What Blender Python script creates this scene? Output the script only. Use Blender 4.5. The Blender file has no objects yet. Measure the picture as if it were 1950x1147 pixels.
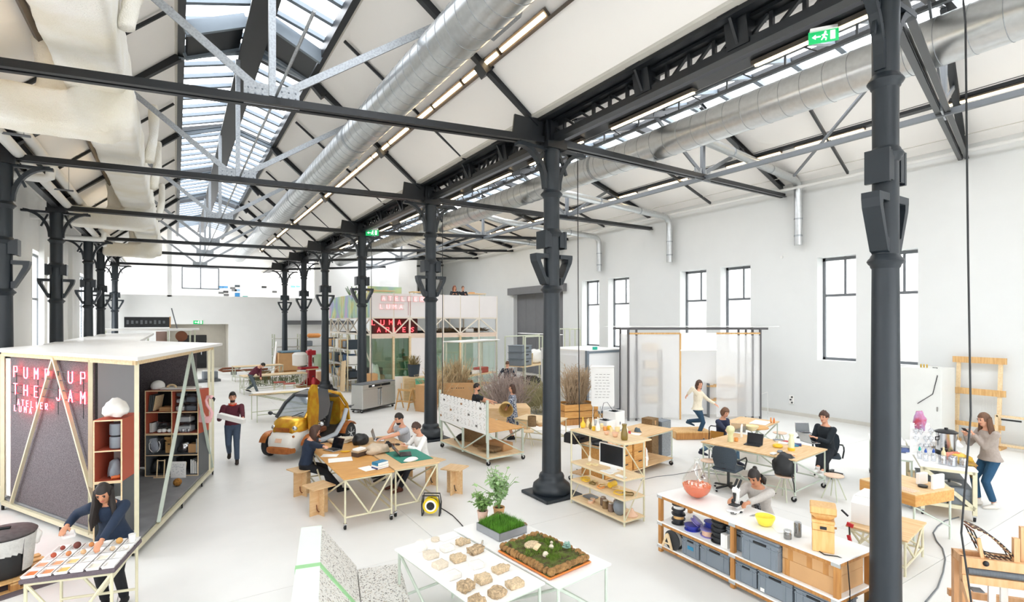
import bpy,bmesh,math,random
from mathutils import Vector,Matrix,Euler
V=Vector
PI=math.pi
rnd=random.Random(7)
SC=bpy.context.scene
COL=SC.collection
# ------------------------------------------------------------------ camera
F,CX,YH,H=1000.0,975.0,612.0,3.4
PSI=math.atan((CX-335.0)/F)
cam_d=bpy.data.cameras.new('camera')
cam=bpy.data.objects.new('camera',cam_d)
COL.objects.link(cam)
cam.location=(0,0,H)
cam.rotation_euler=(PI/2,0,-PSI)
cam_d.sensor_width=36.0
cam_d.lens=36.0*F/1950.0
cam_d.shift_y=(YH-573.5)/1950.0
cam_d.clip_start=0.05
cam_d.clip_end=500
SC.camera=cam
# ------------------------------------------------------------------ sky, daylight, exposure
world=bpy.data.worlds.new('overcast_sky')
SC.world=world
world.use_nodes=True
_bg=world.node_tree.nodes['Background']
_bg.inputs['Color'].default_value=(0.985,0.98,1.0,1)
_bg.inputs['Strength'].default_value=6.0
SC.view_settings.view_transform='Standard'
SC.view_settings.look='None'
SC.view_settings.gamma=1
SC.view_settings.use_curve_mapping=False
SC.view_settings.exposure=0.34
SC.cycles.max_bounces=10
SC.cycles.diffuse_bounces=6
SC.cycles.transparent_max_bounces=16
SC.cycles.caustics_reflective=False
SC.cycles.caustics_refractive=False
SC.cycles.sample_clamp_indirect=6
def portal(loc,rot,sx,sy):
 d=bpy.data.lights.new('daylight_portal','AREA')
 d.shape='RECTANGLE';d.size=sx;d.size_y=sy
 d.cycles.is_portal=True
 o=bpy.data.objects.new('daylight_portal',d)
 o.location=loc;o.rotation_euler=rot
 COL.objects.link(o)
portal((1.55,20,10.6),(0,0,0),3.0,44)
portal((12.0,20,9.8),(0,0,0),3.3,44)
# ------------------------------------------------------------------ helpers
def at(px,py,z=0.0):
 """the point at height z that the photograph shows at pixel px, py"""
 s,c=math.sin(PSI),math.cos(PSI)
 d=F*(H-z)/(py-YH);l=(px-CX)*d/F
 return V((s*d+c*l,c*d-s*l,z))
def dep(p):return math.sin(PSI)*p[0]+math.cos(PSI)*p[1]
def atx(px,py,X):
 """the point on the wall plane x = X seen at px, py"""
 s,c=math.sin(PSI),math.cos(PSI)
 d=F*X/(c*(px-335.0))
 return V((X,(d-s*X)/c,H-(py-YH)*d/F))
def lin(c):return c/12.92 if c<=0.04045 else((c+0.055)/1.055)**2.4
def hx(h):
 h=h.lstrip('#')
 if len(h)==3:h=''.join(x*2 for x in h)
 return tuple(lin(int(h[i:i+2],16)/255.0)for i in(0,2,4))
def mat(name,col,rough=0.6,metal=0.0,noise=None,bump=None,emit=None,alpha=None,trans=None,spec=None,coat=None,col2=None,stretch=(1,1,1),kind='NOISE',coords='Object'):
 """procedural Principled material; noise=(scale, contrast amount) mottles the colour, bump=(scale, strength)"""
 m=bpy.data.materials.new(name);m.use_nodes=True
 nt=m.node_tree;N=nt.nodes;L=nt.links
 b=N['Principled BSDF']
 c=hx(col)if isinstance(col,str)else col
 b.inputs['Base Color'].default_value=(*c,1)
 b.inputs['Roughness'].default_value=rough
 b.inputs['Metallic'].default_value=metal
 if spec is not None:b.inputs['Specular IOR Level'].default_value=spec
 if coat:b.inputs['Coat Weight'].default_value=coat
 if trans:b.inputs['Transmission Weight'].default_value=trans
 if alpha is not None:b.inputs['Alpha'].default_value=alpha
 if emit:
  b.inputs['Emission Color'].default_value=(*hx(emit[0]),1);b.inputs['Emission Strength'].default_value=emit[1]
 if noise or bump:
  tc=N.new('ShaderNodeTexCoord');mp=N.new('ShaderNodeMapping')
  mp.inputs['Scale'].default_value=stretch
  L.new(tc.outputs[coords],mp.inputs['Vector'])
  def tex(sc,det=4.0):
   if kind=='VORONOI':
    t=N.new('ShaderNodeTexVoronoi');t.inputs['Scale'].default_value=sc
    L.new(mp.outputs[0],t.inputs['Vector']);return t.outputs['Distance']
   t=N.new('ShaderNodeTexNoise');t.inputs['Scale'].default_value=sc;t.inputs['Detail'].default_value=det
   L.new(mp.outputs[0],t.inputs['Vector']);return t.outputs['Fac']
  if noise:
   r=N.new('ShaderNodeValToRGB')
   k=noise[1]
   c2=hx(col2)if col2 else tuple(x*(1-k)for x in c)
   r.color_ramp.elements[0].position=0.35;r.color_ramp.elements[1].position=0.65
   r.color_ramp.elements[0].color=(*c2,1);r.color_ramp.elements[1].color=(*c,1)
   L.new(tex(noise[0]),r.inputs['Fac']);L.new(r.outputs['Color'],b.inputs['Base Color'])
  if bump:
   bp=N.new('ShaderNodeBump');bp.inputs['Strength'].default_value=bump[1];bp.inputs['Distance'].default_value=0.02
   L.new(tex(bump[0]),bp.inputs['Height']);L.new(bp.outputs['Normal'],b.inputs['Normal'])
 return m
def glassy(name,col=(1,1,1),clear=0.9,rough=0.02):
 """thin pane: mostly see-through, with a glossy sheen"""
 m=bpy.data.materials.new(name);m.use_nodes=True
 nt=m.node_tree;N=nt.nodes;L=nt.links
 N.remove(N['Principled BSDF'])
 t=N.new('ShaderNodeBsdfTransparent');t.inputs['Color'].default_value=(*col,1)
 g=N.new('ShaderNodeBsdfGlossy');g.inputs['Roughness'].default_value=rough
 x=N.new('ShaderNodeMixShader');x.inputs[0].default_value=1-clear
 L.new(t.outputs[0],x.inputs[1]);L.new(g.outputs[0],x.inputs[2]);L.new(x.outputs[0],N['Material Output'].inputs['Surface'])
 return m
def milky(name,col,clear=0.3):
 """plastic film: part see-through, part diffusing"""
 m=bpy.data.materials.new(name);m.use_nodes=True
 nt=m.node_tree;N=nt.nodes;L=nt.links
 N.remove(N['Principled BSDF'])
 t=N.new('ShaderNodeBsdfTransparent')
 d=N.new('ShaderNodeBsdfDiffuse');d.inputs['Color'].default_value=(*col,1)
 tl=N.new('ShaderNodeBsdfTranslucent');tl.inputs['Color'].default_value=(*col,1)
 a=N.new('ShaderNodeMixShader');a.inputs[0].default_value=0.5
 x=N.new('ShaderNodeMixShader');x.inputs[0].default_value=1-clear
 L.new(d.outputs[0],a.inputs[1]);L.new(tl.outputs[0],a.inputs[2])
 L.new(t.outputs[0],x.inputs[1]);L.new(a.outputs[0],x.inputs[2]);L.new(x.outputs[0],N['Material Output'].inputs['Surface'])
 return m
def basis(d):
 d=d.normalized()
 u=V((0,0,1))if abs(d.z)<0.95 else V((1,0,0))
 a=d.cross(u).normalized()
 return a,a.cross(d).normalized()
class MB:
 def __init__(s):s.v=[];s.f=[];s.mi=[];s.cur=0
 def add(s,vs,fs):
  o=len(s.v);s.v+=[tuple(p)for p in vs]
  for f in fs:s.f.append(tuple(i+o for i in f));s.mi.append(s.cur)
  return s
 def box(s,c,d,rz=0.0,M=None):
  x,y,z=d[0]/2,d[1]/2,d[2]/2
  P=[V(p)for p in((-x,-y,-z),(x,-y,-z),(x,y,-z),(-x,y,-z),(-x,-y,z),(x,-y,z),(x,y,z),(-x,y,z))]
  R=M if M is not None else Matrix.Rotation(rz,3,'Z')
  c=V(c)
  return s.add([R@p+c for p in P],[(3,2,1,0),(4,5,6,7),(0,1,5,4),(1,2,6,5),(2,3,7,6),(3,0,4,7)])
 def bev(s,c,d,b=0.01,rz=0.0):
  """box with chamfered vertical and horizontal edges"""
  x,y,z=d[0]/2,d[1]/2,d[2]/2
  def ring(zz,i):return[(-x+i+b,-y+i),(x-i-b,-y+i),(x-i,-y+i+b),(x-i,y-i-b),(x-i-b,y-i),(-x+i+b,y-i),(-x+i,y-i-b),(-x+i,-y+i+b)]
  R=Matrix.Rotation(rz,3,'Z');c=V(c);vs=[]
  for zz,i in((-z,b),(-z+b,0),(z-b,0),(z,b)):vs+=[R@V((p[0],p[1],zz))+c for p in ring(zz,i)]
  fs=[tuple(range(7,-1,-1)),tuple(range(24,32))]
  for k in range(3):
   for j in range(8):fs.append((k*8+j,k*8+(j+1)%8,k*8+8+(j+1)%8,k*8+8+j))
  return s.add(vs,fs)
 def bar(s,p,q,w,h=None,up=None):
  """rectangular bar from p to q; w across, h in the up direction"""
  p,q=V(p),V(q);h=h or w;d=(q-p).normalized()
  if up is None:a,b=basis(d)
  else:
   a=d.cross(V(up)).normalized();b=a.cross(d).normalized()
  a=a*(w/2);b=b*(h/2)
  return s.add([p-a-b,p+a-b,p+a+b,p-a+b,q-a-b,q+a-b,q+a+b,q-a+b],[(0,1,2,3),(7,6,5,4),(0,4,5,1),(1,5,6,2),(2,6,7,3),(3,7,4,0)])
 def ibeam(s,p,q,w,h,t=0.02):
  p,q=V(p),V(q);d=(q-p).normalized();a,b=basis(d)
  if b.z<0:b=-b
  s.bar(p+b*(h/2-t/2),q+b*(h/2-t/2),w,t,b);s.bar(p-b*(h/2-t/2),q-b*(h/2-t/2),w,t,b)
  return s.bar(p,q,t,h-2*t,b)
 def tube(s,p,q,r,n=8,r2=None):
  p,q=V(p),V(q);a,b=basis(q-p);r2=r if r2 is None else r2
  vs=[p+(a*math.cos(2*PI*i/n)+b*math.sin(2*PI*i/n))*r for i in range(n)]+[q+(a*math.cos(2*PI*i/n)+b*math.sin(2*PI*i/n))*r2 for i in range(n)]
  return s.add(vs,[tuple(range(n))[::-1],tuple(range(n,2*n))]+[(i,(i+1)%n,n+(i+1)%n,n+i)for i in range(n)])
 def path(s,pts,r,n=8,rr=None,closed=False):
  pts=[V(p)for p in pts];m=len(pts);vs=[];fs=[]
  prev=None
  for i,p in enumerate(pts):
   if closed:d=pts[(i+1)%m]-pts[i-1]
   else:d=pts[min(i+1,m-1)]-pts[max(i-1,0)]
   d=d.normalized()if d.length>1e-9 else V((0,0,1))
   if prev is None:a,b=basis(d)
   else:
    a=prev-d*prev.dot(d)
    a=a.normalized()if a.length>1e-6 else basis(d)[0]
    b=a.cross(d).normalized()
   prev=a
   q=rr[i]if rr else r
   for k in range(n):
    t=2*PI*k/n;vs.append(p+(a*math.cos(t)+b*math.sin(t))*q)
  for i in range(m if closed else m-1):
   j=(i+1)%m
   for k in range(n):fs.append((i*n+k,j*n+k,j*n+(k+1)%n,i*n+(k+1)%n))
  if not closed:fs+=[tuple(range(n)),tuple(range((m-1)*n,m*n))[::-1]]
  return s.add(vs,fs)
 def lathe(s,prof,c=(0,0,0),n=16,M=None):
  """prof: list of (radius, z), bottom to top; closed at both ends"""
  c=V(c);vs=[];fs=[]
  for r,z in prof:
   for k in range(n):
    p=V((r*math.cos(2*PI*k/n),r*math.sin(2*PI*k/n),z))
    vs.append((M@p if M is not None else p)+c)
  m=len(prof)
  for i in range(m-1):
   for k in range(n):fs.append((i*n+k,i*n+(k+1)%n,(i+1)*n+(k+1)%n,(i+1)*n+k))
  fs+=[tuple(range(n))[::-1],tuple(range((m-1)*n,m*n))]
  return s.add(vs,fs)
 def ball(s,c,r,n=10,m=7,M=None):
  r=(r,r,r)if not hasattr(r,'__len__')else r
  c=V(c);vs=[];fs=[]
  for j in range(1,m):
   t=PI*j/m
   for k in range(n):
    p=V((r[0]*math.sin(t)*math.cos(2*PI*k/n),r[1]*math.sin(t)*math.sin(2*PI*k/n),-r[2]*math.cos(t)))
    vs.append((M@p if M is not None else p)+c)
  b=V((0,0,-r[2]));e=V((0,0,r[2]))
  vs+=[(M@b if M is not None else b)+c,(M@e if M is not None else e)+c]
  B,T=len(vs)-2,len(vs)-1
  for k in range(n):
   fs.append((B,(k+1)%n,k));fs.append((T,(m-2)*n+k,(m-2)*n+(k+1)%n))
   for j in range(m-2):fs.append((j*n+k,j*n+(k+1)%n,(j+1)*n+(k+1)%n,(j+1)*n+k))
  return s.add(vs,fs)
 def prism(s,poly,axis,t0,t1):
  """extrude a 2D outline: axis 'x' gives (t, u, v), 'y' (u, t, v), 'z' (u, v, t)"""
  def P(u,v,t):return{'x':(t,u,v),'y':(u,t,v),'z':(u,v,t)}[axis]
  n=len(poly)
  return s.add([P(u,v,t0)for u,v in poly]+[P(u,v,t1)for u,v in poly],[tuple(range(n))[::-1],tuple(range(n,2*n))]+[(i,(i+1)%n,n+(i+1)%n,n+i)for i in range(n)])
 def disc(s,c,r,t,n=16,nrm=(0,0,1)):
  c=V(c);nn=V(nrm).normalized()
  return s.tube(c-nn*(t/2),c+nn*(t/2),r,n)
 def build(s,name,m,parent=None,smooth=False,loc=None,rz=0.0,label=None):
  me=bpy.data.meshes.new(name)
  me.from_pydata(s.v,[],s.f)
  for mm in(m if isinstance(m,(list,tuple))else[m]):me.materials.append(mm)
  if isinstance(m,(list,tuple)):
   me.polygons.foreach_set('material_index',s.mi)
  bm=bmesh.new();bm.from_mesh(me);bmesh.ops.recalc_face_normals(bm,faces=bm.faces);bm.to_mesh(me);bm.free()
  if smooth:
   me.shade_smooth();me.set_sharp_from_angle(angle=0.7)
  o=bpy.data.objects.new(name,me);COL.objects.link(o)
  if parent is not None:o.parent=parent
  if loc is not None:o.location=loc
  o.rotation_euler.z=rz
  if label:o['label']=label
  return o
def B():return MB()
def thing(name,label,cat,loc=(0,0,0),rz=0.0,group=None):
 o=bpy.data.objects.new(name,None);COL.objects.link(o)
 o.empty_display_size=0.1
 o.location=loc;o.rotation_euler=(0,0,rz);o['label']=label;o['category']=cat
 if group:o['group']=group
 return o
def tag(o,label,cat,group=None,kind=None):
 o['label']=label;o['category']=cat
 if group:o['group']=group
 if kind:o['kind']=kind
 return o
def struct(o,label=None):
 o['kind']='structure'
 if label:o['label']=label
 return o
KIDS={}
def dup(root,loc=None,rz=None,label=None,group=None):
 def cp(o,par):
  c=o.copy();COL.objects.link(c)
  if par is not None:c.parent=par
  for ch in list(o.children):cp(ch,c)
  return c
 r=cp(root,None)
 if loc is not None:r.location=loc
 if rz is not None:r.rotation_euler.z=rz
 if label:r['label']=label
 if group:r['group']=group
 return r
TENS=['','ten','twent','thirt']
ORD=['first','second','third','fourth','fifth','sixth','seventh','eighth','ninth','tenth','eleventh','twelfth','thirteenth','fourteenth','fifteenth','sixteenth','seventeenth','eighteenth','nineteenth','twentieth','twenty first','twenty second','twenty third']
# ------------------------------------------------------------------ materials
M=dict(wall=mat('white_plaster','#f2f2f0',0.8,noise=(1.3,0.02)),wallr=mat('shaded_cool_plaster','#dddfde',0.8,noise=(1.3,0.02)),ceil=mat('white_ceiling_board','#faf7f3',0.85,noise=(0.6,0.02)),floor=mat('polished_concrete','#e6e6e3',0.45,noise=(0.9,0.06),bump=(40,0.02),coords='Generated' if False else 'Object'),joint=mat('floor_joint','#a8a8a4',0.8),iron=mat('painted_cast_iron','#20282f',0.42,noise=(6,0.10)),steel=mat('dark_painted_steel','#181c21',0.4,noise=(5,0.12)),bolt=mat('bolt_steel','#7c848c',0.35,0.6),galv=mat('galvanised_steel','#a9aeb3',0.42,0.75,noise=(30,0.18),kind='VORONOI'),duct=mat('spiral_duct_steel','#cfd2d3',0.30,0.85,noise=(12,0.08)),foam=mat('sprayed_insulation','#f0eee8',0.95,noise=(1.2,0.0),col2='#e6e0d0',bump=(45,0.9)),pipew=mat('white_pipe','#e6e6e3',0.5,noise=(3,0.03)),led=mat('led_diffuser','#fff1d8',0.5,emit=('#ffe0b0',9.0)),ledcase=mat('luminaire_housing','#5a5148',0.5,noise=(4,0.05)),glass=glassy('roof_glass',(0.97,0.99,1.0),0.93),wglass=glassy('window_glass',(0.97,0.99,1.0),0.92),frame=mat('grey_window_frame','#6a6e72',0.5,noise=(5,0.05)),bar=mat('skylight_bar','#76818b',0.5,noise=(5,0.05)),lightgrey=mat('light_grey_trim','#cfccc4',0.7,noise=(4,0.04)),gate=mat('grey_gate_panel','#77777a',0.6,noise=(3,0.05)),black=mat('black_plastic','#191b1e',0.45,noise=(20,0.15)),blackdoor=mat('black_door','#1d2024',0.5,noise=(4,0.1)),exitg=mat('exit_sign_green','#12a35a',0.4,emit=('#12a35a',0.8)),exitw=mat('exit_sign_white','#ffffff',0.4,emit=('#ffffff',0.9)),ply=mat('birch_plywood','#e0c094',0.55,noise=(3,0.0),col2='#d2ab7a',stretch=(1,9,9)),plyo=mat('oiled_plywood','#d9a55f',0.45,noise=(3,0.0),col2='#c98f4a',stretch=(1,9,9)),pine=mat('pine_timber','#dcb57d',0.6,noise=(3,0.0),col2='#c99a5e',stretch=(10,10,1)),oak=mat('oak_timber','#c08a4b',0.55,noise=(3,0.0),col2='#a97239',stretch=(10,10,1)),pale=mat('pale_wood','#ead3ac',0.6,noise=(3,0.0),col2='#dfc296',stretch=(1,9,9)),white=mat('white_laminate','#f3f2ef',0.35,noise=(3,0.015)),tubec=mat('pale_green_tube','#cdd2bd',0.4,0.15,noise=(9,0.06)),tubeg=mat('mint_tube','#cad5c8',0.4,0.15,noise=(9,0.06)),tubey=mat('cream_tube','#d8d2b4',0.4,0.15,noise=(9,0.06)),rubber=mat('black_rubber','#1c1c1d',0.8,noise=(20,0.1)),chrome=mat('bright_metal','#d4d6d8',0.22,0.95,noise=(9,0.05)),grey=mat('grey_plastic','#7d848c',0.5,noise=(9,0.05)),card=mat('cardboard','#c99d6d',0.85,noise=(5,0.06)),brown=mat('brown_board','#8a6f4d',0.9,noise=(30,0.25),bump=(60,0.5)),paper=mat('white_paper','#f4f3ef',0.8,noise=(6,0.02)),skin=mat('skin','#d9a184',0.55,noise=(8,0.05)),skind=mat('tan_skin','#c58a68',0.55,noise=(8,0.05)),lips=mat('lips','#b05f55',0.5,noise=(8,0.05)),eye=mat('dark_eye','#2b211c',0.3,noise=(8,0.05)),hairb=mat('dark_hair','#231a16',0.6,noise=(30,0.35),stretch=(1,1,0.15)),hairm=mat('brown_hair','#4d3326',0.6,noise=(30,0.35),stretch=(1,1,0.15)),hairl=mat('light_brown_hair','#6e4c35',0.6,noise=(30,0.35),stretch=(1,1,0.15)),)  # wallr: cool white, darkened further to offset strong light on the right wall
# ================================================================== BUILDING
XR,XL,XW=6.2,-3.1,18.87
ZT=6.8
YR=[2.5,8.25,14.05,20.7,26.8,31.9,38.2]
YL=[4.3,10.0,15.25,21.2,28.2,32.5,39.6]
YE=40.8
Y0=-6.0
# floor slabs with recessed joints
fl=B().box((7,18,-0.15),(40,56,0.2)).build('floor',M['joint']);struct(fl)
xs=[-6,-0.6,3.4,9.2,14.2,26];ys=[-8,3.0,7.2,12.4,18.2,24,30,36,46]
slab_n=0
for i in range(len(xs)-1):
 for j in range(len(ys)-1):
  g=0.006
  B().box(((xs[i]+xs[i+1])/2,(ys[j]+ys[j+1])/2,-0.025),(xs[i+1]-xs[i]-g,ys[j+1]-ys[j]-g,0.05)).build('floor_slab',M['floor'],fl)
def wall_box(name,lo,hi,m=None,parent=None):
 lo,hi=V(lo),V(hi)
 o=B().box((lo+hi)/2,hi-lo).build(name,m or M['wall'],parent)
 if parent is None:struct(o)
 return o
# right wall with window openings -----------------------------------------------------------
wins=[]
for(xl,xr,yt,yb)in((1108,1141,535,700),(1158,1198,528,700),(1295,1345,511,705),(1372,1429,501,700),(1556,1630,480,697),(1663,1748,466,703)):
 a=atx(xl,yt,XW);b=atx(xr,yb,XW)
 wins.append((b.y,a.y,2.05,5.62))
wins.append((2.9,4.35,2.05,5.62))
gate=(atx(1060,560,XW).y-0.6,atx(978,560,XW).y)
wins.sort()
T=0.55
segs=sorted([(w[0],w[1],w[2],w[3])for w in wins]+[(gate[0],gate[1],0.0,5.25)])
wr=B()
zt=8.7
y=Y0
for(a,b,z0,z1)in segs:
 wr.box((XW+T/2,(y+a)/2,zt/2),(T,a-y,zt))
 if z0>0:wr.box((XW+T/2,(a+b)/2,z0/2),(T,b-a,z0))
 wr.box((XW+T/2,(a+b)/2,(z1+zt)/2),(T,b-a,zt-z1))
 y=b
wr.box((XW+T/2,(y+YE+6)/2,zt/2),(T,YE+6-y,zt))
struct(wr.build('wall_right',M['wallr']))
for n,(a,b,z0,z1)in enumerate(wins):
 w=thing('window_%d'%(n+1),'','',(XW+T-0.12,(a+b)/2,z0));del w['category'];del w['label'];w['kind']='structure'
 W,Hh=b-a,z1-z0
 f=B()
 for yy in(-W/2+.04,W/2-.04):f.box((0,yy,Hh/2),(.08,.08,Hh))
 for zz in(.04,Hh-.06):f.box((0,0,zz),(.08,W,.1))
 f.build('window_frame',M['frame'],w)
 B().box((0,0,Hh*0.63),(.07,W-.1,.09)).build('transom',M['frame'],w)
 B().box((0,-W*.08,Hh*0.82),(.06,.06,Hh*.36)).build('mullion',M['frame'],w)
 B().box((0,0,Hh*.31),(.012,W-.1,Hh*.6)).build('pane',M['wglass'],w)
 for sgn in(-1,1):
  B().box((0.002*sgn,sgn*W*.25-W*.04,Hh*.82),(.012,W*.42,Hh*.33)).build('pane',M['wglass'],w)
# dark sliding gate in the right wall
g=thing('door_1','','',(XW,(gate[0]+gate[1])/2,0));del g['category'];del g['label'];g['kind']='structure'
GW=gate[1]-gate[0]
for k in range(5):
 for j in range(2):
  B().box((.32,-GW/2+GW*(k+.5)/5,1.3+2.62*j),(.06,GW/5-.02,2.6)).build('gate_panel',M['gate'],g)
B().box((-.12,0,5.35),(.3,GW+.7,.45)).build('gate_rail',M['gate'],g)
# left wall, end walls
wlm=B();y=Y0;lw_=((-3.5,-.5),(3.5,6.5),(9.2,13.2),(23.2,25.9),(33.4,39.4))  # left windows added to light nave and booth; only the middle-distance one is seen
for(a,b)in lw_:
 wlm.box((-4.2,(y+a)/2,4.1),(.4,a-y,8.2)).box((-4.2,(a+b)/2,.6),(.4,b-a,1.2)).box((-4.2,(a+b)/2,7.0),(.4,b-a,2.4));y=b
wlm.box((-4.2,(y+YE+.3)/2,4.1),(.4,YE+.3-y,8.2))
struct(wlm.build('wall_left',M['wall']))
for n,(a,b)in enumerate(lw_):
 w=thing('window_%d'%(20+n),'','',(-4.3,(a+b)/2,1.2));del w['category'];del w['label'];w['kind']='structure'
 W=b-a
 for yy in(-W/2+.04,0,W/2-.04):B().box((0,yy,2.3),(.08,.08,4.6)).build('mullion',M['frame'],w)
 for zz in(.04,3.0,4.56):B().box((0,0,zz),(.07,W,.08)).build('transom',M['frame'],w)
 for s_ in(-1,1):B().box((.0,s_*W/4,1.52),(.012,W/2-.1,2.9)).build('pane',M['wglass'],w);B().box((.0,s_*W/4,3.78),(.012,W/2-.1,1.46)).build('pane',M['wglass'],w)
for k,yy in enumerate((18.3,24.4,30.3,36)):
 struct(B().box((-3.93,yy,3.6),(.16,.55,7.2)).build('trim_%d'%(k+1),M['wall']))
wb=B()
dl,dr,dz=at(343,705).x*0,0,0
DX0,DX1,DZ=-0.35,3.05,3.2
wb.box(((-4.2+DX0)/2,YE+.2,2.55),(DX0+4.2,.4,5.1))
wb.box(((DX1+8.7)/2,YE+.2,2.55),(8.7-DX1,.4,5.1))
wb.box(((DX0+DX1)/2,YE+.2,(DZ+5.1)/2),(DX1-DX0,.4,5.1-DZ))
struct(wb.build('wall_back',M['wall']))
# niche behind the opening: side walls, rear wall with a black door
struct(B().box((DX0-.1,YE+1.9,1.7),(.2,3.0,3.4)).box((DX1+.1,YE+1.9,1.7),(.2,3.0,3.4)).box((1.35,YE+1.9,3.45),(4.2,3.0,.2)).build('wall_niche',M['lightgrey']))
struct(B().box((1.35,YE+3.5,1.7),(4.2,.2,3.6)).build('wall_niche_back',M['lightgrey']))
nl=bpy.data.lights.new('niche_fill','AREA');nl.size=.8;nl.energy=22;nl.color=(1,.95,.86);no=bpy.data.objects.new('niche_fill',nl);no.location=(1.35,YE+1.6,3.3);COL.objects.link(no)  # unseen fill light, added to brighten the niche walls
B().box((1.35,YE+1.6,3.33),(.9,.9,.04)).build('lamp_plate',M['white'],fl)if False else None
d=B().box((1.0,YE+3.36,1.2),(1.75,.08,2.4)).build('door_2',M['blackdoor']);struct(d)
B().box((1.55,YE+3.28,1.1),(.05,.08,.22)).build('door_handle',M['chrome'],d)
B().box((1.0,YE+3.30,1.2),(.02,.03,2.4)).build('door_joint',M['black'],d)
# upper gallery behind the end wall: floor, back wall, window
struct(B().box((2.2,YE+3.3,5.0),(13,6,.2)).build('floor_gallery',M['wall']))
struct(B().box((2.2,YE+6.2,8.0),(13,.3,7)).build('wall_gallery',M['wall']))
struct(B().box((-0.35,YE+3,8),(.25,6,6)).build('wall_gallery_left',M['wall']))
gw=thing('window_12','','',(1.6,YE+5.98,5.9));del gw['category'];del gw['label'];gw['kind']='structure'
f=B().box((0,0,.8),(.07,.06,1.6))
for xx in(-1.2,1.2):f.box((xx,0,.8),(.07,.06,1.6))
for zz in(0,1.6):f.box((0,0,zz),(2.46,.06,.07))
f.build('window_frame',M['frame'],gw)
for xx in(-.6,.6):B().box((xx,.02,.8),(1.1,.02,1.5)).build('pane',mat('gallery_pane','#ffffff',.2,emit=('#f4f8ff',1.0)),gw)
# rear part of the right-hand side, behind the pavilion
wall_box('wall_back_right',(8.7,YE,0),(XW+.3,YE+.4,9.5))
wall_box('wall_pier',(13.6,36.5,0),(15.0,YE,8.9))
bsh=B().ibeam((6.6,YE-.25,3.3),(11.5,YE-.25,3.3),.2,.3).build('trim_7',M['gate']);struct(bsh)
# hall behind the camera: unseen wall, wide glazed opening added for frontal light
wf=B().box((-2.6,Y0,4),(3.4,.4,8)).box((14.9,Y0,4),(8.6,.4,8)).box((4.8,Y0,6.6),(12,.4,3.8))
struct(wf.build('wall_front',M['wall']))
gl=thing('window_13','','',(7.4,Y0,0));del gl['category'];del gl['label'];gl['kind']='structure'
for k in range(8):
 B().box((-8.3+11.5*k/7,0,2.35),(.1,.12,4.7)).build('mullion',M['frame'],gl)
for k in range(7):
 B().box((-8.3+11.5*(k+.5)/7,0,2.35),(1.5,.012,4.6)).build('pane',M['wglass'],gl)
gr=B().box((10,20,-.4),(160,160,.2)).build('ground_outside',mat('pale_paving','#c9c7c0',.9,noise=(.5,.05)));struct(gr)
nb=thing('building_opposite','pale facade of the building opposite, faintly seen through the windows','building',(33,12,-.3),0)
B().box((0,0,6),(6,70,12)).build('facade',mat('pale_render','#d9d8d4',.9,noise=(.4,.04)),nb)
for k in range(14):
 for z in(3.2,7.2):B().box((-3.01,-30+4.6*k,z),(.04,1.4,2.2)).build('window',M['lightgrey'],nb)
bs=B().box((XW-.015,12,.06),(.03,34,.12)).build('baseboard_right',M['lightgrey']);struct(bs)
# ceilings ------------------------------------------------------------------------------------
def slab(name,p0,p1,t=.18,m=None,y0=Y0,y1=YE+6):
 a,b=V((p0[0],0,p0[1])),V((p1[0],0,p1[1]));n=V((-(b-a).z,0,(b-a).x)).normalized()
 if n.z<0:n=-n
 ps=[a,b,b+n*t,a+n*t]
 o=B().prism([(p.x,p.z)for p in ps],'y',y0,y1).build(name,m or M['ceil']);return struct(o)
EZ=7.38
slab('ceiling_nave_right',(5.78,EZ),(3.08,9.80))
slab('ceiling_nave_left',(-2.75,EZ),(0.02,9.80))
slab('ceiling_aisle_left',(6.75,EZ+.12),(10.38,8.84))
slab('ceiling_aisle_right',(18.9,8.40),(13.7,9.30))
slab('ceiling_left',(-3.4,EZ),(-4.3,7.9))
# pale edge strips and dark edge channels along the nave skylight and the eaves
k=10
for(xa,za,dx)in((3.08,9.80,.14),(0.02,9.80,-.14)):
 struct(B().box((xa+dx*.4,20,za-.02),(.16,53,.04)).build('trim_%d'%k,M['lightgrey']));k+=1
 struct(B().box((xa-dx*.6,20,za+.06),(.14,53,.28)).build('trim_%d'%k,M['steel']));k+=1
struct(B().box((5.84,20,EZ-.02),(.14,53,.05)).build('trim_%d'%k,M['lightgrey']));k+=1
struct(B().box((-2.82,20,EZ-.02),(.14,53,.05)).build('trim_%d'%k,M['lightgrey']));k+=1
# valley gutters over the two column rows (stepped dark steel)
for X,sx in((XR,1),(XL,-1)):
 gm=B().box((X+.0*sx,20,7.46),(.72,53,.12)).box((X-.24*sx,20,7.34),(.12,53,.14)).box((X+.05*sx,20,7.36),(.34,53,.1))
 struct(gm.build('trim_%d'%k,M['steel']));k+=1
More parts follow.
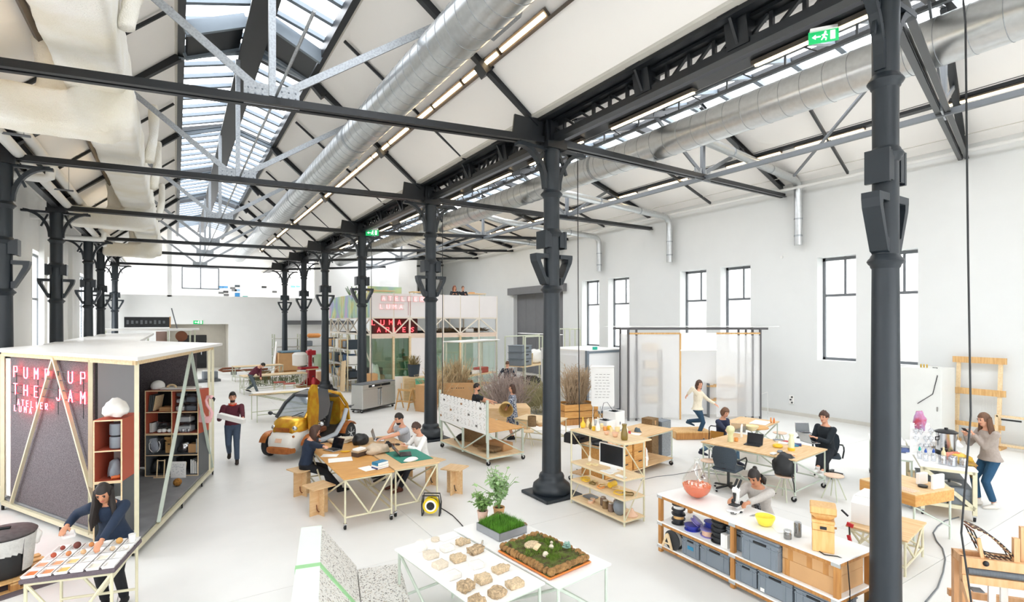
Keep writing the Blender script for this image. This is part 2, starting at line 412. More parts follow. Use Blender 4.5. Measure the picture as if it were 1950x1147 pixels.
# skylights: glazing bars and panes ------------------------------------------------------------
def skylight(nm,e0,rg,e1,ya,yb,step,deep=True):
 sk=thing(nm,'','',(0,0,0));del sk['category'];del sk['label'];sk['kind']='structure'
 rb_=B().box((rg[0],(ya+yb)/2,rg[1]-.25),(.30,yb-ya,.55)).box((rg[0],(ya+yb)/2,rg[1]-.52),(.50,yb-ya,.06))if deep else B().box((rg[0],(ya+yb)/2,rg[1]),(.1,yb-ya,.1))
 rb_.build('ridge_beam',M['steel'],sk)
 n=int((yb-ya)/step)
 pm={}
 for e in(e0,e1):
  a,b=V((e[0],0,e[1]+.2)),V((rg[0],0,rg[1]))
  for i in range(n+1):
   y=ya+i*step
   main=(i%8==0)
   key=(e,main)
   if key not in pm:pm[key]=B().bar(a,b,.12 if not main else .17,.10 if not main else .2,(0,1,0)if False else None).build('glazing_bar',M['bar']if not main else M['steel'],sk)
   else:
    o=pm[key].copy();COL.objects.link(o);pm[key]=pm[key];o.parent=sk;pm_o=o;pm_o.location.y=y;continue
   pm[key].location.y=y
  pk=None
  for i in range(n):
   y=ya+(i+.5)*step
   if pk is None:pk=B().bar(a+V((0,0,.03)),b+V((0,0,.03)),step-.05,.012,(0,0,1)).build('pane',M['glass'],sk);o=pk
   else:o=pk.copy();COL.objects.link(o);o.parent=sk
   o.location.y=y
 return sk
sk1=skylight('window_14',(0.06,9.80),(1.55,10.45),(3.04,9.80),-4,YE+4,.8)
sk2=skylight('window_15',(10.40,8.86),(12.35,9.62),(13.68,9.25),-4,YE+4,1.0,False)
# smoke vents: dark deep casements in the nave skylight near the camera
for(xx,sgn,y0,lab)in((.75,1,14.0,'left'),(2.35,-1,13.7,'right')):
 for(yy,nn)in((y0,'near'),):
  t=thing('smoke_vent','dark steel smoke vent casement set in the %s slope of the nave skylight'%lab,'vent',(xx,yy,10.0))
  B().box((0,0,-.05),(1.2,1.1,.1),M=Euler((0,-.43*sgn,0)).to_matrix()).build('vent_panel',M['steel'],t)
  for dy in(-.62,.62):B().box((0,dy,0),(1.35,.1,.3),M=Euler((0,-.43*sgn,0)).to_matrix()).build('frame_side',M['bar'],t)
# iron columns ---------------------------------------------------------------------------------
def make_column():
 t=thing('cast_iron_column','','column')
 B().lathe([(.19,.40),(.185,.8),(.175,2.0),(.165,3.2),(.158,4.1),(.155,5.0),(.155,5.4),(.16,6.3),(.17,6.75)],n=24).build('shaft',M['iron'],t,True)
 B().lathe([(.34,.05),(.36,.07),(.375,.14),(.36,.22),(.30,.27),(.26,.30),(.245,.34),(.25,.37),(.23,.42),(.20,.44),(.19,.46)],n=24).build('base',M['iron'],t,True)
 B().bev((0,0,.03),(.86,.86,.06),.01).build('plinth',M['iron'],t)
 for z,r in((4.02,.20),(5.12,.195),(5.88,.20)):
  B().lathe([(.155,-.08),(.175,-.06),(.18,-.04),(r,-.025),(r+.018,0),(r,.025),(.18,.04),(.17,.06),(.155,.075)],n=24).build('collar',M['iron'],t,True,loc=(0,0,z))
    # consoles and bolt plates facing along the tie beams (±x)
 for sg in(-1,1):
  c=B()
  pr=[(.14,4.10),(.20,4.12),(.42,4.55),(.44,4.64),(.44,4.70),(.14,4.70),(.14,4.62),(.33,4.62),(.33,4.56),(.20,4.26),(.14,4.24)]
  c.prism([(sg*x,z)for x,z in pr],'y',-.11,.11)
  c.build('console',M['iron'],t)
  p=B().box((sg*.235,0,4.98),(.05,.3,.34)).box((sg*.17,-.13,4.98),(.14,.03,.3)).box((sg*.17,.13,4.98),(.14,.03,.3))
  p.build('bolt_plate',M['iron'],t)
        # arched bracket up to the tie
  a=B();n=9;o=[];i_=[]
  for k in range(n):
   u=k/(n-1);th=PI/2*u
   o.append((.15+.62*(1-math.cos(th)),5.98+.78*math.sin(th)))
  for k in range(n-1):
   (x0,z0),(x1,z1)=o[k],o[k+1]
   a.bar((sg*x0,0,z0),(sg*x1,0,z1),.13,.08,(0,1,0)if False else None)
  a.bar((sg*.15,0,6.74),(sg*.82,0,6.74),.14,.06)
  a.bar((sg*.2,0,6.68),(sg*.36,0,6.30),.05,.05)
  a.build('arch_bracket',M['iron'],t)
 B().box((0,0,6.80),(.46,.40,.12)).box((0,0,7.0),(.30,.34,.5)).box((0,.12,7.05),(.42,.05,.45)).box((0,-.12,7.05),(.42,.05,.45)).build('head_block',M['steel'],t)
 return t
col0=make_column()
rn=['nearest iron column, at right with hanging cable beside it','iron column standing beside the shelf of yellow vessels','iron column behind the drawing board cart','iron column behind the steel incubator','iron column beside the red machine and pale drum','iron column in front of the far low shelving','farthest iron column of the right row, by the back wall']
ln=[None,None,'cut off iron column at the left edge of the picture','iron column on the left wall above the long white canopy','third iron column along the left wall, behind the white canopy','fourth iron column along the left wall, behind the dark sign box','farthest iron column along the left wall']
first=True
for side,X,Y,N in(('r',XR,YR,rn),('l',XL,YL,ln)):
 for i in range(7):
  if N[i]is None:continue
  if first:o=col0;o.location=(X,Y[i],0);first=False
  else:o=dup(col0,(X,Y[i],0));o.scale=(1,1,1)
  o['label']='dark '+N[i];o['group']='cast iron columns'
  if side=='r' and i==0:o.scale=(.76,.76,1)
# nave trusses ---------------------------------------------------------------------------------
where=['over the nearest column','over the second column','over the third column','over the fourth column','over the fifth column','over the sixth column','by the far gallery']
for i in range(7):
 a,b=V((XL,YL[i],ZT+.08)),V((XR,YR[i],ZT+.08))
 def P(x,z):u=(x-XL)/(XR-XL);return V((x,YL[i]+(YR[i]-YL[i])*u,z))
 if i==0:continue
 t=thing('roof_truss','dark steel nave roof truss with galvanised braces, '+where[i],'truss',(0,0,0),0,'nave roof trusses')
 tb=B()
 for dy in(-.045,.045):
  tb.bar(a+V((0,dy,.05)),b+V((0,dy,.05)),.05,.1,(0,0,1));tb.bar(a+V((0,dy*1.7,-.02)),b+V((0,dy*1.7,-.02)),.09,.03,(0,0,1))
 tb.build('tie_beam',M['steel'],t)
 B().ibeam(P(5.95,7.25),P(3.05,9.72),.14,.2).build('rafter',M['steel'],t)
 B().ibeam(P(-2.95,7.25),P(.05,9.72),.14,.2).build('rafter',M['steel'],t)
 B().ibeam(P(3.05,9.72),P(1.6,10.2),.1,.14).build('rafter',M['bar'],t)
 B().ibeam(P(.05,9.72),P(1.5,10.2),.1,.14).build('rafter',M['bar'],t)
 for q in(P(5.2,7.6),):
  B().bar(P(6.0,7.05),P(5.4,7.12),.05,.45,(0,0,1)).build('end_plate',M['steel'],t)
 B().bar(P(1.5,7.1),P(4.05,8.78),.035,.12,(0,1,0)if False else None).build('diagonal_brace',M['galv'],t)
 B().bar(P(1.1,7.1),P(-.95,8.78),.035,.12).build('diagonal_brace',M['galv'],t)
 B().bar(P(1.3,7.0),P(1.3,9.9),.1,.1).build('king_post',M['galv'],t)
 B().bar(P(.9,7.02),P(1.7,7.02),.03,.34,(0,0,1)).build('gusset_plate',M['galv'],t)
 if i<5:
  bl=B()
  for sx in(-1,1):
   for kx in range(3):
    for kz in range(3):
     q=P(1.3+sx*(.14+.1*kx),6.92+.09*kz);bl.ball(q+V((0,-.02,0)),.014,6,4)
  bl.build('rivets',M['bolt'],t)['kind']='stuff'
 B().bar(P(3.3,9.35),P(2.95,9.75),.22,.16).build('cleat',M['steel'],t);B().bar(P(4.75,8.2),P(4.9,8.02),.3,.2).build('cleat',M['steel'],t)
    # slim purlin tie between this truss and the next
 if i<6:
  B().bar(P(3.15,9.62)+V((0,3.0,0)),P(5.9,7.3)+V((0,3.0,0)),.05,.06).build('intermediate_rafter',M['steel'],t)
  B().bar(P(-.05,9.62)+V((0,3.0,0)),P(-2.8,7.3)+V((0,3.0,0)),.05,.06).build('intermediate_rafter',M['steel'],t)
# long tension rod along the nave at tie level
tag(B().tube((1.36,6.4,7.02),(1.3,YE+2,6.98),.022,8).build('tension_rod',M['galv'],None,True),'thin galvanised rod running lengthwise down the nave at tie level','rod')
# lattice girders along the column rows ---------------------------------------------------------
def girder(X,y0,y1,label,side):
 t=thing('lattice_girder',label,'girder',(X,y0,0),0,'lattice girders over the columns')
 Ln=y1-y0
 B().bar((0,0,6.92),(0,Ln,6.92),.16,.05).bar((.06,0,6.97),(.06,Ln,6.97),.02,.09).bar((-.06,0,6.97),(-.06,Ln,6.97),.02,.09).build('bottom_chord',M['steel'],t)
 B().bar((0,0,7.27),(0,Ln,7.27),.16,.05).bar((.05,0,7.22),(.05,Ln,7.22),.02,.08).build('top_chord',M['steel'],t)
 n=max(4,round(Ln/.42));br=None;vt=None
 n3=n//3
 for k in range(n):
  ya,yb=Ln*k/n,Ln*(k+1)/n
  sg=1 if k<n/2 else-1
  z0,z1=(6.97,7.22)if sg<0 else(7.22,6.97)
  B().bar((0,ya+.04,z0),(0,yb-.04,z1),.05,.035).build('diagonal',M['steel'],t)
  if k and k%n3:B().box((0,ya,7.09),(.05,.05,.28)).build('vertical',M['steel'],t)
 for k in(1,2):
  yy=Ln*(k*n3)/n
  h=B().prism([(-.09,6.95),(.09,6.95),(.16,7.32),(-.16,7.32)],'y',yy-.16,yy+.16)
  for sx in(-1,1):h.prism([(sx*.10,6.98),(sx*.30,7.34),(sx*.12,7.34)],'y',yy-.02,yy+.02)
  h.box((0,yy,7.33),(.62,.3,.03))
  h.build('hopper_bracket',M['steel'],t)
 return t
for i in range(6):
 girder(XR,YR[i],YR[i+1],'dark riveted lattice girder between the %s and %s right hand columns'%(ORD[i],ORD[i+1]),1)
girder(XR,Y0+.3,YR[0],'dark riveted lattice girder running out of frame above the nearest column',1)
for i in range(2,6):
 girder(XL,YL[i],YL[i+1],'dark lattice girder along the left wall, bay %s from the camera'%ORD[i-2],-1)
# aisle trusses (right) -------------------------------------------------------------------------
ends=[atx(1835,302,XW),atx(1492,375,XW),atx(1240,437,XW)]
for i in range(7):
 a=V((XR+.1,YR[i],ZT+.08))
 if i<3:b=ends[i]
 else:b=V((XW,YR[i]+2.9-.3*(i-3),8.05))
 def P(x,z=None):
  u=(x-a.x)/(b.x-a.x);p=a.lerp(b,u)
  return p if z is None else V((p.x,p.y,z))
 t=thing('aisle_truss','dark aisle truss with king post, '+['running up right of the nearest column','from the second column to the right wall','from the third column to the right wall','from the fourth column to the right wall','from the fifth column to the right wall','from the sixth column to the right wall','from the farthest column to the right wall'][i],'truss',(0,0,0),0,'aisle roof trusses')
 tb=B()
 for dy in(-.045,.045):
  tb.bar(a+V((0,dy,.05)),b+V((0,dy,.05)),.05,.11,(0,0,1));tb.bar(a+V((0,dy*1.7,-.02)),b+V((0,dy*1.7,-.02)),.09,.03,(0,0,1))
 tb.build('tie_beam',M['steel'],t)
 zm=P(12.5).z
 B().bar(P(12.5),P(12.5,9.2),.1,.1).build('king_post',M['frame'],t)
 B().bar(P(12.05)+V((0,0,.1)),P(12.95)+V((0,0,.1)),.03,.34,(0,0,1)).build('gusset_plate',M['galv'],t)
 B().ibeam(P(6.9,7.45),P(10.4,8.68),.14,.18).build('rafter',M['steel'],t)
 B().ibeam(P(13.6,9.15),P(18.8,8.30),.14,.18).build('rafter',M['steel'],t)
 B().ibeam(P(10.4,8.68),P(12.3,9.45),.1,.14).build('rafter',M['steel'],t)
 B().ibeam(P(12.4,9.45),P(13.6,9.15),.1,.14).build('rafter',M['steel'],t)
 B().bar(P(12.7)+V((0,0,.2)),P(15.3,8.88),.035,.11).build('diagonal_brace',M['frame'],t)
 B().bar(P(12.3)+V((0,0,.2)),P(9.9,8.5),.035,.11).build('diagonal_brace',M['frame'],t)
 if i<6:
  B().bar(P(13.8,9.1)+V((0,3,0)),P(18.6,8.28)+V((0,3,0)),.06,.09).build('intermediate_rafter',M['steel'],t)
t=thing('purlin_rail','long dark horizontal rail under the aisle ceiling joining the king posts','rail',(0,0,0))
B().bar((12.5,-4,7.42),(12.5,YE,7.42),.09,.11).build('rail',M['frame'],t)
t=thing('lattice_purlin','slim dark lattice purlin along the edge of the aisle skylight','girder',(10.30,0,0))
B().bar((0,-4,8.50),(0,YE,8.50),.08,.06).bar((0,-4,8.76),(0,YE,8.76),.08,.05).build('chord',M['frame'],t)
for k in range(64):
 y=-2+k*.66
 B().bar((0,y,8.52),(0,y+(.3 if k%2 else-.0),8.75),.04,.03).build('lattice_bar',M['frame'],t)
pl=B().box((16.15,18,8.86),(.22,46,.1)).box((16.15,18,8.93),(.4,46,.05)).build('trim_30',M['steel']);struct(pl)
pl=B().box((17.9,18,8.42),(.03,46,.02)).build('trim_31',M['lightgrey']);struct(pl)
tag(B().path([(18.35,-4,8.1),(18.35,YE-1,8.1)],.05,10).build('conduit_pipe',M['pipew'],None,True),'long white pipe running under the aisle ceiling along the right wall','pipe')
tag(B().bar(at(1650,170,8.6),at(1512,335,7.9),.06,.06).build('wind_brace',M['frame'],None),'slanting dark wind brace under the aisle ceiling left of nearest column','brace')
# strip lights ----------------------------------------------------------------------------------
def strip(x,y,z,L,tilt,label,group):
 t=thing('strip_light',label,'light',(x,y,z),0,group)
 t.rotation_euler=(0,tilt,0)
 B().box((0,0,.03),(.15,L+.06,.06)).build('housing',M['ledcase'],t)
 B().box((0,0,-.015),(.07,L,.03)).build('diffuser',M['led'],t)
 return t
s0=None
def strips(x,z,tilt,ys_,L,label,group,rail=True):
 base=None
 for y in ys_:
  i=ys_.index(y);lab=ORD[i]+' strip light from the camera '+label
  if base is None:base=strip(x,y,z,L,tilt,lab,group)
  else:dup(base,(x,y,z),None,lab)
strips(4.80,8.15,.72,[7.2+1.42*k for k in range(23)],1.28,'in the row beside the nave duct','strip lights beside the nave duct')
struct(B().box((4.90,22,8.13),(.05,33,.12),M=Euler((0,.72,0)).to_matrix()).build('trim_32',M['ledcase']))
strips(-1.72,8.0,-.72,[8.6,10.2,13.6,15.2,18.2,19.6,23,24.5,28,29.5],1.3,'on the left slope behind the insulated duct','strip lights behind the insulated duct')
struct(B().box((-1.84,22,8.05),(.2,34,.1),M=Euler((0,-.72,0)).to_matrix()).build('trim_33',M['ledcase']))
strips(7.15,7.16,-.3,[3.6,6.6,9.4,12.2,14.9,18,21,24,27],1.9,'on the aisle side of the girder','strip lights along the lattice girder')
strips(16.15,8.76,.1,[1.9,4.3,8.0,10.4,14.0,16.6,20,22.6,26,28.6],1.9,'under the dark right aisle purlin','strip lights on the right aisle purlin')
struct(B().box((7.1,18,7.26),(.3,46,.1)).build('trim_34',M['steel']))
# round ventilation ducts -------------------------------------------------------------------------
def duct_run(p,q,r,nm,label,seams,grilles=()):
 p,q=V(p),V(q)
 t=thing(nm,label,'duct',p)
 d=q-p
 B().tube((0,0,0),d,r,28).build('duct_tube',M['duct'],t,True)
 sm=None;L=d.length
 n=int(L/seams)
 for k in range(1,n):
  u=d*(k/n)
  if sm is None:
   a,b=basis(d)
   sm=B().path([(a*math.cos(2*PI*i/28)+b*math.sin(2*PI*i/28))*(r+.001)for i in range(28)],.006,5,closed=True).build('seam',M['galv'],t,True);o=sm
  else:o=sm.copy();COL.objects.link(o);o.parent=t
  o.location=u
 for k in range(1,6):
  u=d*(k/6.0+.02)
  B().tube(u,u+d.normalized()*.09,r+.008,28).build('joint_band',M['galv'],t,True)
 for gy,ang in grilles:
  u=d.normalized()*gy
  c,s_=math.cos(ang),math.sin(ang)
  nrm=V((c,0,s_));tang=V((-s_,0,c))
  g=B()
  R=Matrix((tang,V((0,1,0)),nrm)).transposed()
  g.box(u+nrm*(r-.02),(.32,.8,.09),M=R)
  go=g.build('grille',M['galv'],t)
  sl=B()
  for k in range(12):sl.box(u+nrm*(r+.028)+V((0,-.33+.06*k,0)),(.26,.012,.012),M=R)
  sl.build('slats',M['frame'],go)
 return t
duct_run((3.95,-3,8.18),(3.95,YE+3,8.18),.40,'main_air_duct','big round spiral steel air duct running down the nave ceiling',.36,((9.9,-.25),(17.8,-.55),(27,-.5)))
duct_run((10.0,-4,7.75),(10.0,YE-2,7.75),.37,'aisle_air_duct','big round spiral steel air duct hung in the right aisle',.40)
# branch ducts from the aisle duct to the right wall and down
def arc(c,a,b,n=6):return[a.lerp(c,k/n).lerp(c.lerp(b,k/n),k/n)for k in range(n+1)]
for(px,pt,pb,lab)in((1520,345,467,'nearest'),(1275,415,500,'second'),(1141,452,517,'third'),(1060,470,525,'farthest')):
 w=atx(px,pt,XW-.28);bt=atx(px,pb,XW-.28)
 t=thing('branch_duct','%s slim branch duct crossing to the right wall and dropping down it'%lab,'duct',(w.x,w.y,0),0,'branch ducts to the right wall')
 z1=w.z
 st=V((10.36-w.x,-1.6,7.85));k1=V((-6.4,-.9,z1+.02));k0=V((0,0,z1));dn=V((0,0,bt.z))
 pts=[st,st.lerp(k1,.25)]+[st.lerp(k1,.6),k1]+arc(k0,k0.lerp(k1,.08),k0+V((0,0,-.45)))+[dn]
 B().path(pts,.13,14).build('duct_tube',M['duct'],t,True)
 for u in(.35,.75):B().tube(k0.lerp(k1,u),k0.lerp(k1,u)+V((.06,0,0)),.138,14).build('joint_band',M['galv'],t,True)
 B().tube(dn+V((0,0,.3)),dn+V((0,0,.36)),.138,14).build('joint_band',M['galv'],t,True)
 B().tube(dn+V((0,0,.9)),dn+V((0,0,.95)),.138,14).build('joint_band',M['galv'],t,True)
# insulated duct along the left slope -----------------------------------------------------------
TMP=bpy.data.scenes.new('remesh_scratch')
def remesh(b,name,m,parent,vox,smooth_it=3,wob=0.0,loc=None,seed=1,dec=None):
 me=bpy.data.meshes.new(name+'_raw');me.from_pydata(b.v,[],b.f)
 o=bpy.data.objects.new(name+'_raw',me);TMP.collection.objects.link(o)
 r=o.modifiers.new('r','REMESH');r.mode='VOXEL';r.voxel_size=vox
 if smooth_it:
  s=o.modifiers.new('s','SMOOTH');s.factor=.5;s.iterations=smooth_it
 if dec:
  q=o.modifiers.new('d','DECIMATE');q.ratio=dec
 with bpy.context.temp_override(scene=TMP,view_layer=TMP.view_layers[0]):dg=bpy.context.evaluated_depsgraph_get()
 me2=bpy.data.meshes.new_from_object(o.evaluated_get(dg));me2.name=name
 bpy.data.objects.remove(o);bpy.data.meshes.remove(me)
 if wob:
  from mathutils import noise as mn
  for v in me2.vertices:
   v.co+=v.normal*wob*(mn.noise(v.co*1.4+V((seed,0,0)))+.5*mn.noise(v.co*4.0))
 me2.materials.clear()
 for mm in(m if isinstance(m,(list,tuple))else[m]):me2.materials.append(mm)
 me2.shade_smooth()
 ob=bpy.data.objects.new(name,me2);COL.objects.link(ob)
 if parent is not None:ob.parent=parent
 if loc is not None:ob.location=loc
 return ob
t=thing('insulated_duct','large white spray insulated box duct hanging along the left side of the nave','duct',(0,0,0))
b=B().box((-1.12,17,7.72),(.85,40,1.0))
remesh(b,'main_casing',M['foam'],t,.11,3,.035)
for(y,tail)in((11.4,True),(22.2,True),(31.6,True)):
 b=B().box((-1.92,y,6.85),(2.0,.75,.62)).box((-1.0,y,7.1),(.8,.8,.9))
 b.path([(-1.75,y+.05,6.9),(-1.8,y+.1,7.8),(-1.9,y+.12,8.3)],.17,10)
 b.path([(-1.35,y-.1,6.9),(-1.4,y-.05,8.3)],.15,10)
 remesh(b,'branch_casing',M['foam'],t,.08,4,.03)
for y in(9.4,16.9,20.3,26.4):
 b=B().path([(-.62,y,7.6),(-.5,y+.2,8.4),(-.5,y+.1,9.2)],.13,10)
 remesh(b,'riser_casing',M['foam'],t,.07,3,.025)
for(x,z,r,lab)in((-2.62,7.28,.10,'upper white pipe of the pair running along the left roof slope'),(-2.84,7.0,.11,'lower white pipe of the pair running along the left roof slope')):
 tag(B().tube((x,6,z),(x,33,z),r,14).build('white_pipe',M['pipew'],None,True),lab,'pipe')
for y,lab in((16.3,'first'),(22.3,'second'),(27.2,'third')):
 tag(B().path([(-3.9,y,6.75),(-2.6,y,6.75),(-2.5,y,6.8),(-2.48,y,7.0),(-2.62,y+.2,7.2)],.1,12).build('branch_pipe',M['pipew'],None,True),'%s white branch pipe crossing to the left wall'%lab,'pipe','white branch pipes')
for i,y in enumerate((10,13.5,18.5,24)):
 t=thing('pipe_hanger','%s thin steel hanger from the camera carrying the white pipes'%ORD[i],'hanger',(-2.75,y,6.95),0,'pipe hangers')
 B().box((0,0,0),(.8,.05,.04)).build('cross_bar',M['frame'],t)
 for x in(-.3,.3):B().tube((x,0,0),(x,0,.5 if x<0 else .75),.006,5).build('rod',M['frame'],t)
# exit signs ------------------------------------------------------------------------------------
def exit_sign(loc,rz,w,label):
 t=thing('exit_sign',label,'sign',loc,rz)
 h=w*.45
 B().box((0,0,h*.58),(w*.9,.09,h*.25)).build('lamp_bar',M['white'],t)
 B().box((0,0,0),(w,.02,h)).build('sign_plate',M['exitg'],t)
 p=B()
    # running figure, arrow and door in white
 y=-.014
 p.box((w*.30,y,0),(w*.16,.006,h*.72))
 p.bar((-w*.30,y,0),(-w*.10,y,0),.006,h*.1);p.prism([(-w*.38,0),(-w*.26,h*.2),(-w*.26,-h*.2)],'y',y-.003,y+.003)
 p.disc((w*.06,y,h*.3),h*.09,.006,10,(0,1,0))
 p.bar((w*.05,y,h*.18),(-w*.0,y,-h*.08),.006,h*.13)
 p.bar((0,y,-h*.08),(w*.09,y,-h*.2),.006,h*.09);p.bar((w*.09,y,-h*.2),(w*.07,y,-h*.38),.006,h*.08)
 p.bar((0,y,-h*.08),(-w*.07,y,-h*.3),.006,h*.09)
 p.bar((w*.05,y,h*.16),(w*.13,y,h*.02),.006,h*.07);p.bar((w*.05,y,h*.16),(-w*.06,y,h*.08),.006,h*.07)
 p.build('pictogram',M['exitw'],t)
 return t
e=atx(1568,62,7.0);exit_sign((7.0,e.y,e.z-.05),-PSI-.4,.34,'green running man exit sign hanging beside the nearest column')
e=atx(709,446,6.55);exit_sign((6.45,e.y-.3,e.z),-PSI,.5,'small green exit sign on the bracket of the fourth column')
exit_sign((1.25,YE-.04,3.33),0,.55,'small green exit sign above the opening in the back wall')
# hanging cables ----------------------------------------------------------------------------------
def cable(pts,r,label,m=None,nm='hanging_cable'):
 return tag(B().path(pts,r,6).build(nm,m or M['black'],None,True),label,'cable')
P0=at(1742,1180)
cable([V((6.0,1.9,7.6)),V((5.78,1.72,6.0)),V((5.74,1.69,4.0)),V((5.70,1.66,2.6)),V((5.62,1.70,1.6)),V((5.70,1.62,.7)),V((5.64,1.62,.02))],.008,'black power cable hanging down beside the nearest column')
cable([V((7.0,8.42,6.88)),V((7.0,8.40,4)),V((7.02,8.38,.9))],.01,'thin black cable hanging in front of the second column, right side')
cable([V((6.6,14.1,6.88)),V((6.6,14.1,3.5)),V((6.6,14.1,.8))],.01,'thin black cable hanging beside the third column')
cable([V((6.6,20.78,6.88)),V((6.6,20.78,3.5)),V((6.6,20.78,.9))],.012,'thin black cable hanging beside the fourth column')
# ================================================================== FURNITURE HELPERS
def caster(par,x,y,r=.05,m=None,z0=0.0):
 c=B().box((x,y,z0+r*1.9),(.05,.05,.02)).bar((x-.02,y,z0+r*1.9),(x-.02,y+.02,z0+r),.006,.03).bar((x+.02,y,z0+r*1.9),(x+.02,y+.02,z0+r),.006,.03).build('caster',M['chrome'],par)
 B().tube((x-.014,y+.02,z0+r),(x+.014,y+.02,z0+r),r,12).build('wheel',m or M['rubber'],c,True)
 return c
def tube_table(name,label,loc,rz,sx,sy,h,top,tube,casters=True,ends='V',sides='X',rail=.2,group=None,tt=.025,r=.016,inset=.04,cat='table',square=False,shelf=None,drop=0.0):
 t=thing(name,label,cat,loc,rz,group)
 B().bev((0,0,h-tt/2),(sx,sy,tt),.004).build('tabletop',top,t)
 X,Y=sx/2-inset,sy/2-inset
 zb=.11 if casters else 0.0
 def br(p,q,nm):
  b=B()
  b.bar(p,q,r*2,r*2)if square else b.tube(p,q,r,8)
  return b.build(nm,tube,t,not square)
 for x in(-X,X):
  for y in(-Y,Y):
   br((x,y,zb),(x,y,h-tt),'leg')
   if casters:caster(t,x,y)
 zt=h-tt-.02
 for y in(-Y,Y):
  br((-X,y,zt),(X,y,zt),'top_rail')
  if ends:br((-X,y,rail),(X,y,rail),'rail')
  if ends=='V':br((-X,y,zt),(0,y,rail),'brace');br((X,y,zt),(0,y,rail),'brace')
  if ends=='/':br((-X,y,zt),(X,y,rail),'brace')
 for x in(-X,X):
  br((x,-Y,zt),(x,Y,zt),'top_rail')
  if sides=='X':br((x,-Y,zt),(x,0,rail),'brace');br((x,Y,zt),(x,0,rail),'brace')
  if sides:br((x,-Y,rail),(x,Y,rail),'rail')
 for z in(shelf or[]):
  B().bev((0,0,z),(sx-.04,sy-.04,.02),.003).build('shelf_board',top,t)
 return t
def laptop(loc,rz,label,m='chrome',open_=1.9,w=.32,dark=True):
 t=thing('laptop',label,'laptop',loc,rz)
 B().bev((0,0,.009),(w,.22,.016),.004).build('base',M[m],t)
 B().box((0,.02,.0185),(w*.86,.11,.003)).build('keyboard',M['black'],t)
 c=math.cos(open_);s_=math.sin(open_)
 p=V((0,.105,.015));d=V((0,-c,s_))
 sc=B().bar(p,p+d*.215,.008,w,(1,0,0));sc.build('lid',M[m],t)
 n=V((0,-s_,-c))
 B().bar(p+d*.012+n*.0055,p+d*.205+n*.0055,.002,w*.93,(1,0,0)).build('screen',M['screen']if dark else M['screenw'],t)
 return t
M['screen']=mat('dark_screen','#16191f',.15,noise=(3,.1))
M['screenw']=mat('lit_screen','#8f9498',.2,noise=(3,.1))
def sheet(loc,rz,w,h,label,nm='paper_sheet',m='paper',t=.003,cat='paper'):
 return tag(B().bev((0,0,t/2),(w,h,t),min(t/3,.002)).build(nm,M[m],None,loc=loc,rz=rz),label,cat)
def book(loc,rz,w,h,t,m,label,group=None):
 b=thing('book',label,'book',loc,rz,group)
 B().box((0,0,t/2),(w-.006,h-.006,t-.006)).build('pages',M['paper'],b)
 B().box((0,0,t-.0015),(w,h,.003)).box((0,0,.0015),(w,h,.003)).box((-w/2+.0015,0,t/2),(.003,h,t)).build('cover',m,b)
 return b
def blob(name,m,loc,r,label,cat,seed=1,rough=.3,parent=None,sub=2,group=None,flat=None):
 """lumpy mass: icosphere with noise"""
 from mathutils import noise as mn
 bm=bmesh.new();bmesh.ops.create_icosphere(bm,subdivisions=sub+1,radius=1)
 for v in bm.verts:
  n=mn.noise(v.co*1.7+V((seed*3.1,0,0)))+.5*mn.noise(v.co*4+V((0,seed,0)))
  k=1+rough*n
  v.co=V((v.co.x*r[0]*k,v.co.y*r[1]*k,max(v.co.z,-.55 if flat is None else flat)*r[2]*k))
 zmin=min(v.co.z for v in bm.verts)
 for v in bm.verts:v.co.z-=zmin
 me=bpy.data.meshes.new(name);bm.to_mesh(me);bm.free()
 me.materials.append(m);me.shade_smooth()
 o=bpy.data.objects.new(name,me);COL.objects.link(o);o.location=loc
 if parent is not None:o.parent=parent
 elif label:tag(o,label,cat,group)
 return o
def text(s,size,m,parent,M4,name='lettering',r=.0,ext=.002,align='CENTER',spacing=1.0):
 c=bpy.data.curves.new(name,'FONT');c.body=s;c.size=size;c.extrude=ext;c.align_x=align;c.bevel_depth=r;c.space_character=spacing
 c.resolution_u=3
 o=bpy.data.objects.new(name+'_tmp',c);TMP.collection.objects.link(o)
 with bpy.context.temp_override(scene=TMP,view_layer=TMP.view_layers[0]):dg=bpy.context.evaluated_depsgraph_get()
 me=bpy.data.meshes.new_from_object(o.evaluated_get(dg));bpy.data.objects.remove(o);bpy.data.curves.remove(c)
 me.name=name;me.materials.clear();me.materials.append(m)
 ob=bpy.data.objects.new(name,me);COL.objects.link(ob);ob.matrix_local=M4
 if parent is not None:ob.parent=parent
 return ob
def scribble(b,u0,u1,v0,v1,rows,put,rng):
 """short flat strokes in rows, as handwriting; put(u, v, w, h) adds one stroke"""
 for k in range(rows):
  v=v1+(v0-v1)*(k+.5)/rows;u=u0
  while u<u1-.02:
   w=rng.uniform(.01,.035)
   put(u,v,w);u+=w+rng.uniform(.004,.02)
